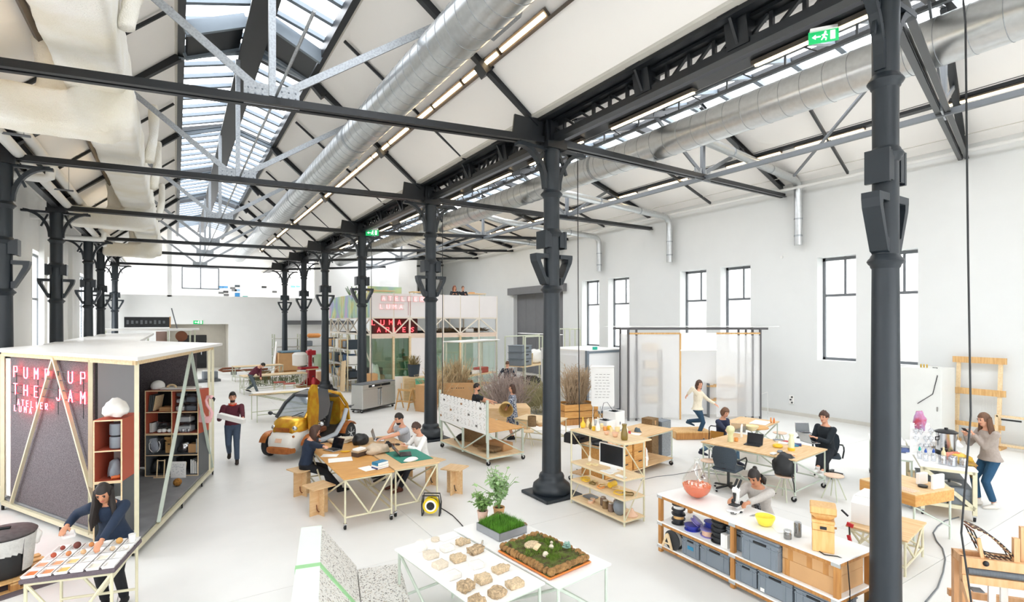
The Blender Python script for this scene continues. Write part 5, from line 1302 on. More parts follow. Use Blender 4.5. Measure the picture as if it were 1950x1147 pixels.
for c in range(nc):
 for r in range(nr):
  u=KL*(c+.5)/nc;z=.80+.66*(r+.5)/nr
  s_=B().box((u,-.018,z),(KL/nc*.86,.004,.19)).build('drawing',M['paper'],t)
  d_=B()
  for q in range(6):
   d_.box((u+r6.uniform(-.05,.05),-.0215,z+.07-.028*q),(r6.uniform(.02,.07),.002,.006))
  if(c*3+r)%5==0:d_.box((u,-.0215,z-.03),(.09,.002,.05))
  d_.build('sketch_lines',penb if(c+r)%4==0 else pen,s_)['kind']='stuff'
for c in range(nc):B().box((KL*(c+.5)/nc,-.02,1.455),(.03,.015,.02)).build('clip',cl_,t)
def kw(u,d_,z):v=k0+kx*u+ky*d_;return V((v.x,v.y,z))
for k,(u,d_,z,w_,h_,m)in enumerate(((.95,.5,.22,1.1,.32,M['brown']),(1.55,.55,.22,.9,.06,M['brown']),(1.75,.75,.22,.6,.18,M['card']),(1.9,.35,.29,.5,.06,M['brown']))):
 if k==0:tag(B().bev((0,0,.16),(w_,.06,h_),.006).build('fibre_board',m,None,loc=kw(u,d_,z),rz=krz),'brown fibre board standing upright on the cart lower deck','board')
 else:tag(B().bev((0,0,h_/2),(w_,.34,h_),.008).build('fibre_slab',m,None,loc=kw(u,d_,z-.018),rz=krz+.1*k),'%s fibre slab on the cart lower deck'%['','wide flat brown','thick tan','small brown'][k],'slab')
blob('black_cable_heap',M['black'],kw(.35,.5,.2),(.2,.15,.1),'dark cable heap at the far end of cart lower deck','cables',4,.4)
# low sample table right of the cart
q=at(1012,858);tube_table('low_table','small pale table with dark cylinder and flat samples, behind cart',(q.x+.75,q.y+.62,0),krz+PI/2-1.57+.45,1.3,.8,.68,M['pale'],M['tubey'],False,'/',None,.15)
tb_=lambda px,py:at(px,py,.682)
tag(B().lathe([(.11,0),(.11,.26),(.10,.26),(.10,.02)],n=20).build('dark_cylinder',M['brown'],None,True,loc=tb_(1013,812)),'dark hollow fibre cylinder standing on the small pale table','cylinder')
for k in range(3):tag(B().bev((0,0,.015),(.4-.06*k,.28,.03),.006).build('flat_sample',M['pale']if k else M['card'],None,loc=tb_(1034,810)+V((0,0,.031*k)),rz=.3*k),'flat board sample in a pile beside the dark cylinder, %s'%['bottom','middle','top'][k],'sample')
for k,(px,py)in enumerate(((1005,852),(1045,846))):
 t=thing('wire_stool','low stool with splayed thin legs under the small table, %s'%('left' if k==0 else 'right'),'stool',at(px,py),0,'wire stools')
 B().tube((0,0,.42),(0,0,.44),.17,18).build('seat',M['pale'],t,True)
 for a in range(4):B().tube((.04*math.cos(a*PI/2),.04*math.sin(a*PI/2),.42),(.2*math.cos(a*PI/2),.2*math.sin(a*PI/2),0),.009,6).build('leg',M['tubey'],t)
# ================================================================== LONG SHELF BENCH
b0,b1=at(1253,940,.85),at(1597,1072,.85);brz=ori(b0,b1);BL=(b1-b0).length;BD=.68
bx_=(b1-b0).normalized();by_=V((-bx_.y,bx_.x,0))
def bw(u,d_,z):v=b0+bx_*u+by_*d_;return V((v.x,v.y,z))
t=thing('shelf_bench','long timber bench with white top and white shelves of crates','bench',(b0.x,b0.y,0),brz)
BZ=[.12,.455,.85]
for z in BZ:B().bev((BL/2,BD/2,z-.01),(BL+.02,BD+.02,.02),.004).build('shelf_board' if z<.8 else 'benchtop',M['white'],t)
for x in(.03,BL/2-.02,BL-.03):
 for y in(.03,BD-.03):
  B().box((x,y,.42),(.055,.055,.83)).build('leg',M['oak'],t)
  for z in BZ:B().box((x,y-.028 if y<.3 else y+.028,z-.035),(.10,.008,.05)).build('corner_plate',M['chrome'],t)
for z in BZ:
 for y in(.02,BD-.02):B().box((BL/2,y,z-.038),(BL,.03,.05)).build('rail',M['oak'],t)
 for x in(.02,BL-.02):B().box((x,BD/2,z-.038),(.03,BD,.05)).build('rail',M['oak'],t)
crm=mat('crate_grey','#7d868f',.5,noise=(6,.04));crd=mat('crate_lid_grey','#727a82',.5,noise=(6,.04))
def crate(u,z,w_,h_,d_,label,tagc=None,lid=True,dy=.02):
 t=thing('euro_crate',label,'crate',bw(u+w_/2,dy+d_/2,z),brz,'grey crates in the bench')
 B().bev((0,0,h_/2-.01),(w_*.95,d_*.95,h_-.03),.01).build('crate_body',crm,t)
 rb=B()
 for zz in(h_*.70,h_*.86):rb.box((0,0,zz),(w_*.985,d_*.985,.012))
 for x in(-w_*.28,w_*.28,-w_*.46,w_*.46):rb.box((x,-d_*.475,h_*.42),(.014,.016,h_*.72))
 for y in(-d_*.3,0,d_*.3):rb.box((w_*.475,y,h_*.42),(.016,.014,h_*.72))
 rb.build('ribs',crm,t)['kind']='stuff'
 if lid:B().bev((0,0,h_-.012),(w_,d_,.024),.006).build('lid',crd,t)
 B().bev((0,-d_*.482,h_*.78),(w_*.34,.02,h_*.075),.003).build('handle_slot',M['black'],t)
 if tagc:B().box((tagc[1],-d_*.478,h_*tagc[2]),(tagc[3],.006,tagc[4])).build('label_tag',tagc[0],t)
bl_=mat('blue_label','#2a86ad',.5,noise=(5,.05))
crate(.43,BZ[0],.30,.28,.42,'small grey crate with blue label on the lower shelf',(bl_,0,.45,.1,.05))
crate(.74,BZ[0],.48,.29,.5,'wide grey crate right of the blue labelled crate, lower shelf')
crate(1.30,BZ[0],.30,.27,.42,'small grey crate just right of the middle post, lower shelf')
crate(1.61,BZ[0],.45,.29,.52,'wide grey crate with white corner label on the lower shelf',(M['paper'],-.16,.12,.06,.04))
crate(2.07,BZ[0],.44,.27,.5,'grey crate at the right end of the lower shelf')
crate(1.10,BZ[1],.32,.26,.40,'grey crate behind the middle post on the middle shelf',dy=.10)
crate(1.42,BZ[1],.50,.34,.46,'large grey crate standing proud of the middle shelf',dy=-.03)
for k,(z,h_)in enumerate(((BZ[1],.19),(BZ[1]+.192,.17))):
 t=thing('taped_carton','long brown taped carton on the middle shelf, %s of two'%('lower' if k==0 else 'upper'),'carton',bw(2.22,.32,z),brz,'taped cartons in the bench')
 B().bev((0,0,h_/2),(.60,.56,h_),.004).build('carton_body',M['card'],t)
 for x in((-.20,.02,.20)if k else(-.24,)):B().box((x,0,h_/2),(.06,.564,h_+.003)).build('tape',M['oak'],t)
def spool(loc,r,h,m,core,label,grp,M3=None):
 t=thing('filament_spool',label,'spool',loc,0,grp)
 if M3 is not None:t.rotation_euler=M3
 for z in(.006,h-.006):B().lathe([(.03,z-.006),(r,z-.006),(r,z+.006),(.03,z+.006)],n=26).build('flange',m,t,True)
 B().tube((0,0,.01),(0,0,h-.01),r*.78,22).build('winding',core,t,True)
spd=mat('spool_black','#24262a',.35,noise=(6,.1));bluec=mat('blue_filament','#2a36a0',.35,noise=(6,.1));purp=mat('purple_clear','#7d72b5',.3,noise=(6,.1))
for k in range(4):spool(bw(.24+.01*(k%2),.16,BZ[1]+.072*k),.095,.07,spd,[spd,M['mill'],spd,M['paper']][k],'black filament spool in the left stack, %s from bottom'%ORD[k],'spools in the left stack')
spool(bw(.50,.16,BZ[1]),.11,.07,bluec,bluec,'blue filament spool lying flat on the middle shelf',None);spool(bw(.52,.20,BZ[1]+.09),.09,.06,purp,purp,'purple spool tilted on the blue spool',None,(0.5,.5,0))
spool(bw(.76,.18,BZ[1]),.11,.10,purp,vpk,'clear purple spool with pale filament, under a blue one',None);spool(bw(.73,.26,BZ[1]+.105),.09,.07,bluec,bluec,'blue spool stacked on the clear purple spool',None)
for k in range(5):spool(bw(.97+.008*(k%2),.16,BZ[1]+.066*k),.12,.064,spd,spd,'large black spool in the tall right stack, %s from bottom'%ORD[k],'spools in the tall stack')
for k in range(3):book(bw(1.085+.034*k,.14,BZ[1]),brz,.032,.2,.17,M['paper'],'white boxed book beside the black spools, %s from left'%ORD[k],'boxed books on the bench')
spool(bw(.27,.10,BZ[0]+.13),.14,.1,spd,M['paper'],'big black spool of white filament standing on edge, lower shelf',None,(PI/2-.0,0,brz))
t=thing('wooden_letter','pale wooden letter A leaning on the big spool, lower shelf','letter',bw(.20,-.02,BZ[0]),brz)
B().prism([(-.10,0),(-.07,0),(-.045,.06),(.045,.06),(.07,0),(.10,0),(.025,.2),(0,.215),(-.025,.2)],'y',-.012,.012).build('letter_body',M['pale'],t);B().prism([(-.03,.085),(.03,.085),(0,.15)],'y',-.0135,.0135).build('letter_counter',spd,t)
# on the bench top
q=at(1327,948,.852);t=thing('carboy','big round glass carboy half filled with orange liquid','carboy',q,0)
R_=.205
prof=[(.05,0)]+[(R_*math.sin(a),.20-.20*math.cos(a))for a in(.5,.8,1.1,1.4,1.57,1.8,2.05)]+[(.14,.36),(.095,.42),(.05,.475),(.035,.50),(.034,.55),(.042,.555),(.042,.575),(.034,.58)]
B().lathe(prof,n=32).build('glass_body',glassy('carboy_glass',(.97,.98,.96),.86,.01),t,True)
B().lathe([(.045,.006)]+[((R_-.008)*math.sin(a),.20-.192*math.cos(a))for a in(.5,.8,1.1,1.4)]+[(.198,.19),(.19,.195)],n=32).build('orange_liquid',mat('orange_liquid','#ea6a35',.25,noise=(30,.06)),t,True)
fo=B();r8=random.Random(8)
for k in range(70):a,r_=r8.uniform(0,6.28),.19*math.sqrt(r8.random());fo.ball((r_*math.cos(a),r_*math.sin(a),.197),r8.uniform(.006,.016),6,4)
fo.build('foam_bubbles',mat('orange_foam','#f0a27c',.6,noise=(30,.1)),t,True)['kind']='stuff'
B().tube((.01,0,.22),(.0,0,.5),.004,6).build('glass_rod',M['frame'],t)
q=at(1400,974,.852);t=thing('microscope','white stereo microscope on the bench before the seated woman','microscope',q,brz+.2)
B().bev((0,0,.015),(.16,.2,.03),.01).build('base',M['white'],t);B().bev((0,.06,.17),(.05,.05,.30),.012).build('arm',M['white'],t)
B().bar((0,.07,.30),(0,-.02,.26),.06,.08).build('head',M['white'],t);B().tube((0,-.02,.25),(0,-.02,.14),.022,12,.014).build('objective',M['black'],t,True)
for x in(-.025,.025):B().tube((x,.02,.31),(x,.12,.40),.016,12).build('eyepiece',M['black'],t,True)
for x in(-.06,.06):B().tube((x-.01,.06,.11),(x+.01,.06,.11),.03,14).build('focus_knob',M['black'],t,True)
B().bev((0,-.02,.09),(.12,.12,.012),.003).build('stage',M['black'],t)
t=thing('hand_lens','dark magnifier with a loop handle lying before the microscope','lens',at(1404,978,.852),-.3);B().bev((.02,0,.012),(.11,.035,.02),.006).build('lens_body',M['steel'],t);B().path([(-.05,.0,.012),(-.09,.02,.012),(-.11,-.02,.012),(-.07,-.05,.012),(-.02,-.02,.012)],.005,6).build('loop',M['black'],t)
vessel(1457,1001,.852,'bowl',.115,.12,mat('lemon_bowl','#f2e14b',.35,noise=(5,.03)),'bright lemon yellow bowl on the bench top','bowl',None)
for k in range(2):tag(B().bar((0,0,.006),(.14,.02,.006),.012,.004).build('tweezers',M['chrome'],None,loc=at(1428+6*k,984,.852),rz=-.2+.15*k),'steel tweezers lying left of the yellow bowl, %s'%('left' if k==0 else 'right'),'tweezers','tweezers on the bench')
sheet(at(1492,1010,.852),brz+.9,.21,.2,'printed note with lines lying on the bench top')
gravel=mat('dark_gravel','#5c574f',.9,noise=(120,.6))
for(px,py,r,h,fh,lab)in((1500,1026,.045,.10,.055,'small clear jar of dark gravel on bench'),(1519,1022,.042,.17,.15,'tall clear jar full of dark seeds on bench')):
 t=thing('gravel_jar',lab,'jar',at(px,py,.852),0);B().lathe([(r*.95,0),(r,.008),(r,h*.92),(r*.92,h)],n=18).build('glass',clear,t,True);B().lathe([(r*.9,.005),(r*.92,fh)],n=18).build('contents',gravel,t,True)
mill(at(1567,1046,.852),brz+.55,1.06,'wooden grain mill standing near the right end of bench')
tag(B().path([bw(2.28,.10,.86),bw(2.40,.05,.856),bw(2.50,.12,.86),bw(2.57,.18,.83),bw(2.585,.2,.5),bw(2.58,.2,.1)],.006,6).build('mill_cable',M['black'],None,True),'black cable running from the mill down the bench end','cable')
# ================================================================== RIGHT HAND TABLES
T2=tube_table('meeting_table','long plywood table with open dark laptop, office chair pulled up',(10.36,6.45,0),.10,1.42,1.98,.80,M['ply'],M['tubeg'],True,'/','X')
T2b=tube_table('meeting_table','plywood table behind, with pale bowl and papers, woman in navy at it',(12.40,8.08,0),.22,1.46,1.0,.795,M['ply'],M['tubeg'],False,'/','X')
Z2_=.802
def o2(px,py):return at(px,py,Z2_)
laptop(o2(1434,848),-1.05-.25,'open laptop with black screen in front of the empty office chair','black',1.85)
laptop(o2(1405,822),2.25,'silver laptop of the seated woman in navy, lid towards the camera','chrome',1.9)
laptop(o2(1543,843),1.25,'white laptop under the hands of the seated man in black','chrome',2.0,dark=False)
laptop(o2(1533,826),-.6,'second open laptop with grey screen behind the white one','chrome',1.75,dark=False)
def simple(nm,prof,m,loc,label,cat,n=18,grp=None):return tag(B().lathe(prof,n=n).build(nm,m,None,True,loc=loc),label,cat,grp)
pgr=glassy('pale_green_glass',(.90,.95,.72),.78,.05)
t=thing('green_vase','pale green bubble topped vase at the left end of long table','vase',o2(1391,841));B().lathe([(.06,0),(.06,.005),(.052,.14),(.055,.17),(.085,.22),(.09,.27),(.07,.32),(.03,.34)],n=20).build('vase_body',mat('celadon','#dfe3b4',.3,noise=(6,.05)),t,True)
simple('orange_cup',[(.03,0),(.04,.01),(.042,.08),(.037,.08),(.034,.01)],vo,o2(1402,841),'small orange cup beside the green vase','cup')
t=thing('paper_sculpture','curved white paper sculpture standing near the silver laptop','sculpture',o2(1412,833),.4);B().prism([(-.06,0),(.06,0),(.02,.12),(.07,.28),(.0,.25),(-.05,.14)],'y',-.015,.015).build('sculpture_body',M['paper'],t)
t=thing('wooden_disc','large flat round plywood disc lying on the back table','disc',o2(1440,815));B().disc((0,0,.008),.28,.016,32).build('disc_body',M['plyo'],t)
simple('pale_bowl',[(.06,0),(.09,.015),(.15,.09),(.16,.12),(.145,.12),(.08,.03)],vp,o2(1431,822)+V((0,0,.017)),'pale yellow bowl standing on the round plywood disc','bowl',22)
sheet(o2(1448,805),.3,.6,.4,'large white paper sheet on the back table')
for k in range(3):tag(B().lathe([(.018,0),(.02,.004),(.02,.09),(.012,.11),(.012,.13)],n=12).build('small_bottle',[M['wglass'],vo,mat('orange_bottle','#df7a35',.4,noise=(5,.05))][k],None,True,loc=o2(1462+6*k,804+k)),'%s bottle at the far edge of the back table'%['clear','pale orange','bright orange'][k],'bottle')
tag(B().path([(.07*math.cos(a*.35),.07*math.sin(a*.35),.03)for a in range(18)],.03,8,closed=True).build('yellow_coil',vy,None,True,loc=o2(1481,852)),'thick yellow coil lying on the long table','coil')
for k,(px,py,m)in enumerate(((1473,866,M['pipew']),(1485,862,M['grey']),(1499,870,M['pipew']),(1507,867,vpk))):tag(B().bev((0,0,.02),(.13,.09,.035),.01).build('sample_block',m,None,loc=o2(px,py),rz=.4*k),'%s sample block near the front corner of the long table'%['white','grey','second white','pink'][k],'block','sample blocks on the long table')
t=thing('squeeze_bottle','pale green jar with yellow base standing on the long table','bottle',o2(1507,858));B().lathe([(.055,0),(.055,.2),(.035,.26),(.035,.30),(.05,.31),(.05,.33)],n=18).build('jar_body',mat('celadon_b','#e4e7c0',.3,noise=(6,.05)),t,True);B().lathe([(.065,0),(.07,.05),(.058,.055)],n=18).build('jar_base',vy,t,True)
for k,m in enumerate((navy,teal,mat('red_cover','#b93a35',.5,noise=(5,.05)),M['paper'],M['grey'])):book(o2(1519-9*k,848-2*k+(3 if k%2 else 0)),.5+.5*k,.2,.14,.02+.006*(k%3),m,'%s book among those scattered before the white laptop'%['navy','teal','red','white','grey'][k],'books on the long table')
t=thing('picture_card','card printed with orange and black shapes propped on the table','card',o2(1558,828),-.5);B().bar((-.09,0,.1),(.09,0,.1),.006,.2,(0,0,1)).build('card_body',M['paper'],t)
for(x,z,m)in((-.04,.08,vo),(.03,.13,M['black']),(.04,.05,M['oak']),(-.04,.15,M['black'])):B().disc((x,-.005,z),.025,.004,10,(0,1,0)).build('printed_shape',m,t)
tag(B().bev((0,0,.01),(.2,.1,.02),.006).build('dark_folder',M['black'],None,loc=o2(1523,834),rz=.3),'dark folder lying behind the white laptop','folder')
# stools
seatp=mat('pink_birch','#e8c9b0',.5,noise=(4,.05))
def round_stool(px,py,label,h=.46,rz=.3):
 t=thing('round_stool',label,'stool',at(px,py,h)*V((1,1,0))if False else V((at(px,py,h).x,at(px,py,h).y,0)),rz,'round stools')
 B().lathe([(.16,h-.02),(.17,h-.014),(.17,h),(.15,h)],n=24).build('seat',seatp,t,True)
 B().tube((0,0,h-.06),(0,0,h-.02),.06,12).build('hub',M['chrome'],t,True)
 for a in range(4):c,s_=math.cos(a*PI/2+.4),math.sin(a*PI/2+.4);B().tube((.05*c,.05*s_,h-.04),(.21*c,.21*s_,0),.011,8).build('leg',M['tubec'],t,True)
 return t
round_stool(1350,877,'round pink topped stool behind the carboy, left of office chair');round_stool(1494,905,'round stool under the table corner, carrying the black backpack');round_stool(1588,905,'round pink topped stool beside the seated man');round_stool(1485,824,'round stool behind the tables, near the right wall',.46)
q=at(1494,905,.46);t=thing('backpack','black and grey backpack slumped on the stool under the table','backpack',(q.x,q.y,.462),.3)
blob('backpack_body',M['black'],(0,0,0),(.17,.2,.26),None,None,12,.2,t);blob('grey_panel',mat('mauve_grey','#7c7682',.9,noise=(9,.1)),(.03,-.10,.06),(.10,.12,.2),None,None,3,.15,t)
for k in range(2):B().path([(-.1+.1*k,-.14,.05),(-.14+.1*k,-.19,-.1),(-.13+.1*k,-.2,-.26)],.012,6).build('strap',M['black'],t,True)
def office_chair(loc,rz,label):
 t=thing('office_chair',label,'chair',loc,rz,'office chairs')
 fab=M['slate']
 B().bev((0,0,.45),(.48,.46,.06),.02).build('seat',fab,t)
 b=B();n=7
 for k in range(n):
  pass
 vs=[];fs=[]
 for j,z in enumerate((.50,.62,.75,.86,.92)):
  w_=(.20,.235,.245,.225,.18)[j]
  for k in range(7):
   u=k/6*2-1;vs.append((u*w_,-.22-.06*(j/4.0)+.07*u*u,z-(.02*u*u if j==4 else 0)))
  for k in range(7):
   u=k/6*2-1;vs.append((u*w_,-.255-.06*(j/4.0)+.07*u*u,z-(.02*u*u if j==4 else 0)))
 for j in range(4):
  for k in range(6):
   a=j*14+k;fs+=[(a,a+1,a+15,a+14),(a+7,a+21,a+22,a+8)]
  fs+=[(j*14,j*14+14,j*14+21,j*14+7),(j*14+6,j*14+13,j*14+27,j*14+20)]
 for k in range(6):fs+=[(k,k+7,k+8,k+1),(56+k,57+k,64+k,63+k)]
 b.add(vs,fs);b.build('backrest',fab,t,True)
 B().bar((0,-.26,.6),(0,-.16,.42),.06,.02).build('back_bracket',M['black'],t)
 for s_ in(-1,1):B().path([(s_*.25,-.2,.66),(s_*.29,-.1,.68),(s_*.29,.14,.68),(s_*.29,.19,.62),(s_*.27,.12,.44)],.016,8).build('armrest',M['black'],t,True)
 B().tube((0,0,.1),(0,0,.42),.028,12).build('gas_column',M['black'],t,True)
 for a in range(5):
  c,s_=math.cos(a*1.2566+.5),math.sin(a*1.2566+.5)
  B().bar((0,0,.10),(.29*c,.29*s_,.075),.045,.03).build('base_spoke',M['black'],t)
  caster(t,.29*c,.29*s_-.02,.03)
 return t
M['slate']=mat('slate_fabric','#3d4750',.9,noise=(60,.15))
office_chair((9.36,6.55,0),-1.35,'empty slate office chair with its back to the camera')
q=at(1576,906);MANSEAT=V((q.x,q.y,0));office_chair(MANSEAT,2.1,'slate office chair carrying the man in black')
q=at(1373,878);t=thing('tube_chair','black tube chair with amber seat back, carrying the woman in navy','chair',(q.x,q.y,0),-1.35);WSEAT=V((q.x,q.y,0))
B().bev((0,0,.45),(.42,.42,.025),.006).build('seat',M['plyo'],t);B().bev((0,-.22,.66),(.32,.02,.18),.006).build('backrest',mat('amber_board','#b9822f',.5,noise=(5,.08)),t)
for s_ in(-1,1):B().path([(s_*.2,.2,0),(s_*.2,.2,.43),(s_*.2,-.2,.43),(s_*.2,-.22,.5),(s_*.19,-.23,.82)],.012,8).build('side_tube',M['black'],t,True);B().tube((s_*.2,-.2,.43),(s_*.2,-.22,0),.012,8).build('leg',M['black'],t,True)
B().path([(-.19,-.23,.82),(-.15,-.23,.87),(.15,-.23,.87),(.19,-.23,.82)],.012,8).build('back_hoop',M['black'],t,True)
floor_cable([(1335,900),(1380,905),(1420,908),(1450,905),(1480,906)],.006,'thin cable on the floor behind the microscope woman',M['frame'])
floor_cable([(1440,925),(1462,935),(1478,940),(1465,948),(1440,946)],.006,'loop of dark cable on the floor near the backpack',M['black'])
# ================================================================== LAB CORNER (right)
la=at(1752,885,.88);lb=at(1860,897,.88);lrz=-1.12
lx=V((math.cos(lrz),math.sin(lrz),0));ly=V((-lx.y,lx.x,0));LWd,LLn=.78,2.3
def lw(u,d_,z):v=la+lx*u+ly*d_;return V((v.x,v.y,z))
cc=lw(LWd/2,LLn/2,0)
t=tube_table('lab_table','white lab table on mint square frame, glassware and yarn on it',(cc.x,cc.y,0),lrz,LWd,LLn,.88,M['white'],M['tubey'],True,'/',None,.22,tt=.03,r=.03,square=True)
B().bev((0,0,.2),(LWd-.06,LLn-.06,.02),.003).build('lower_shelf',M['pale'],t)
for k in range(4):
 t=thing('grey_bin','%s grey storage bin on the lab table lower shelf'%['front left','front right','middle left','middle right'][k],'bin',lw(.22+.34*(k%2),.36+.62*(k//2),.215),lrz,'bins under the lab table')
 B().bev((0,0,.16),(.32,.56,.32),.012).build('bin_body',crm,t);B().bev((0,0,.31),(.335,.575,.022),.006).build('rim',crd,t);B().box((0,-.285,.2),(.32,.006,.01)).build('seam_line',crd,t)
t=thing('pot_lid','round steel pot lid resting on the grey bins under the lab table','lid',lw(.44,.3,.541));B().lathe([(.17,0),(.175,.008),(.1,.03),(.02,.04)],n=26).build('lid_plate',M['chrome'],t,True);B().tube((0,0,.04),(0,0,.07),.02,10).build('knob',M['black'],t,True)
blob('clear_bag_heap',clear,lw(-.12,.35,.0),(.1,.16,.36),'tall clear bag standing left of the grey bins','bag',3,.2)
def ltop(u,d_):return lw(u,d_,.882)
for k,(u,d_)in enumerate(((.34,.22),(.50,.30),(.62,.20),(.46,.16))):
 simple('glass_beaker',[(.055,0),(.062,.006),(.062,.14),(.058,.155),(.05,.155),(.055,.02)],clear,ltop(u,d_),'clear glass beaker on the front part of lab table, %s'%['left','middle back','right','middle front'][k],'beaker',16,'beakers on the lab table')
for k,(u,d_,cap)in enumerate(((.12,.36,'#2d55a8'),(.24,.42,'#2d55a8'),(.05,.5,'#2aa79b'))):
 t=thing('wash_bottle','clear wash bottle with %s cap at the left of lab table, %s'%('blue' if k<2 else 'teal',['front','middle','back'][k]),'bottle',ltop(u,d_));B().lathe([(.035,0),(.04,.005),(.04,.12),(.018,.15)],n=14).build('bottle_body',clear,t,True);B().lathe([(.02,.148),(.022,.175),(.006,.22)],n=12).build('cap',mat('cap_'+cap[1:],cap,.4,noise=(5,.05)),t,True)
# drying rack
t=thing('drying_rack','white tilted drying rack hung with glass flasks on the lab table','rack',ltop(.10,.95),lrz+PI/2+.5)
B().bar((0,0,.02),(0,0,.58),.36,.02,None).build('rack_panel',M['white'],t)
B().box((0,0,.01),(.2,.5,.02)).build('rack_base',M['white'],t)
for i in range(4):
 for j in range(4):
  B().tube((-.02,-.135+.09*j,.14+.13*i),(-.10,-.135+.09*j,.17+.13*i),.006,6).build('peg',M['white'],t)
for i in range(3):
 for j in range(4):
  if(i+j)%4==3:continue
  B().lathe([(.015,0),(.02,.03),(.045,.06),(.045,.09),(.02,.12)],c=(-.10,-.135+.09*j,.10+.14*i),n=12).build('hung_flask',clear,t,True)
t=thing('drip_towel','violet and red streaked cloth hanging on top of the drying rack','cloth',ltop(.10,.98)+V((0,0,.56)),lrz);blob('towel_body',mat('violet_cloth','#b79ac4',.9,noise=(7,.0),col2='#b4485a'),(0,0,-.12),(.1,.12,.22),None,None,6,.3,t)
def kettle(loc,label):
 t=thing('steel_boiler',label,'boiler',loc,-PSI)
 B().lathe([(.15,0),(.155,.02),(.155,.40),(.16,.41)],n=26).build('boiler_body',M['chrome'],t,True)
 B().lathe([(.165,-.04),(.17,0),(.165,.04)],n=26).build('base_ring',M['black'],t,True,loc=(0,0,.04))
 B().lathe([(.175,.41),(.18,.43),(.12,.46),(.03,.47),(.03,.50),(.01,.505)],n=26).build('lid',M['black'],t,True)
 B().path([(.0,-.15,.08),(0,-.2,.08),(0,-.21,.05)],.016,8).build('tap',M['black'],t,True)
 for s_ in(-1,1):B().path([(s_*.155,0,.33),(s_*.2,0,.33),(s_*.2,0,.27),(s_*.155,0,.27)],.012,6).build('handle',M['black'],t,True)
kettle(ltop(.52,1.15),'tall steel boiler with black lid on the lab table');
simple('brown_bottle',[(.03,0),(.033,.005),(.033,.15),(.014,.19),(.014,.24)],vp,ltop(.40,.55),'tall cream bottle with tan label before the boiler','bottle',14)
simple('dark_jug',[(.05,0),(.055,.01),(.05,.1),(.055,.16),(.045,.16)],M['black'],ltop(.45,.85),'dark jug between the boiler and the yarn','jug',16)
for k,(u,d_,col_,r_)in enumerate(((.52,.72,'#e39a86',.10),(.62,.62,'#ecc65b',.11),(.60,.80,'#d9805f',.1),(.70,.74,'#e8b04a',.09),(.55,.58,'#d8a39a',.08),(.72,.55,'#c9a23a',.09),(.66,.92,'#e9cf86',.09))):
 blob('yarn_heap',mat('yarn_'+col_[1:],col_,.95,noise=(40,.25),bump=(50,.6)),ltop(u,d_),(r_*1.2,r_,r_*.75),'%s dyed yarn heap on the lab table edge'%['coral','yellow','salmon','amber','dusty pink','mustard','straw'][k],'yarn',k+2,.35,group='yarn heaps')
t=thing('yellow_cloth','mustard and brown cloth draped over the lab table right edge','cloth',ltop(.70,.55),lrz)
B().bev((0,0,.02),(.26,.5,.03),.01).box((.10,-.02,-.12),(.02,.44,.30)).build('cloth_body',mat('mustard_cloth','#c2a233',.95,noise=(5,0),col2='#7d5140',stretch=(1,8,1)),t)
blob('paper_heap',M['paper'],ltop(.55,1.75),(.25,.3,.12),'white papers and bags heaped at the far end of lab table','papers',7,.4)
tag(B().bev((0,0,.06),(.3,.3,.12),.01).build('wooden_box',M['pine'],None,loc=ltop(.25,1.85),rz=lrz),'light wooden box at the far end of the lab table','box')
# parallel white table on the left with dark tray
pa=at(1703,872,.88);qc=pa+ly*1.15+lx*-.0
tube_table('side_table','white topped side table between iron column and lab table',(qc.x,qc.y,0),lrz,.60,2.3,.88,M['white'],M['tubeg'],True,'/',None,.22)
def sd(u,d_):v=qc+lx*u+ly*d_;return V((v.x,v.y,.882))
t=thing('dark_tray','flat black tray lying on the white side table','tray',sd(.18,-.15),lrz);B().bev((0,0,.015),(.34,.26,.03),.006).build('tray_body',M['black'],t);B().box((0,0,.028),(.30,.22,.006)).build('tray_inner',M['screen'],t)
t=thing('dark_tray','flat brown tray left of the black tray on side table','tray',sd(-.14,-.15),lrz);B().bev((0,0,.012),(.22,.22,.024),.006).build('tray_body',M['leather'],t)
blob('blue_cloth',mat('blue_cloth','#5a6a9a',.9,noise=(9,.1)),sd(.22,-.55),(.12,.08,.05),'folded blue cloth at the front of the side table','cloth',4,.2)
kettle(sd(.05,.75),'steel boiler with black lid at the far end of side table')
# plywood desk with power sockets
ds=at(1700,940,.80);drz=ori(at(1637,912,.8),at(1743,943,.8));dx_=V((math.cos(drz),math.sin(drz),0));dy_=V((-dx_.y,dx_.x,0));d0=at(1637,912,.8)
def dw(u,d_,z):v=d0+dx_*u+dy_*d_;return V((v.x,v.y,z))
DLn=(at(1743,943,.8)-d0).length
t=thing('plywood_desk','small plywood box desk on mint frame behind the nearest column','desk',(d0.x,d0.y,0),drz)
B().bev((DLn/2,.45,.79),(DLn,.9,.02),.003).build('desktop',M['ply'],t);B().box((DLn/2,.01,.70),(DLn,.02,.17)).build('front_apron',M['plyo'],t);B().box((DLn-.01,.45,.70),(.02,.88,.17)).box((.01,.45,.70),(.02,.88,.17)).build('side_apron',M['plyo'],t)
for x in(.04,DLn-.04):
 for y in(.04,.86):B().tube((x,y,0),(x,y,.62),.016,8).build('leg',M['tubeg'],t)
B().tube((.04,.04,.6),(DLn-.04,.04,.25),.012,8).build('brace',M['tubey'],t);B().tube((DLn-.04,.04,.6),(DLn-.04,.86,.2),.012,8).build('brace',M['tubeg'],t)
sg_=B()
for k in range(48):sg_.box((DLn*.45+.035*(k%12),.07+.045*(k//12),.805),(.026,.034,.01))
sg_.build('pink_tiles',mat('pale_pink_tiles','#e9cdb6',.5,noise=(9,.05)),t)['kind']='stuff'
t=thing('white_box_unit','white upright unit with outlet standing on plywood desk','unit',dw(DLn*.62,.62,.80),drz);B().bev((0,.05,.09),(.06,.2,.18),.006).build('unit_body',M['white'],t)
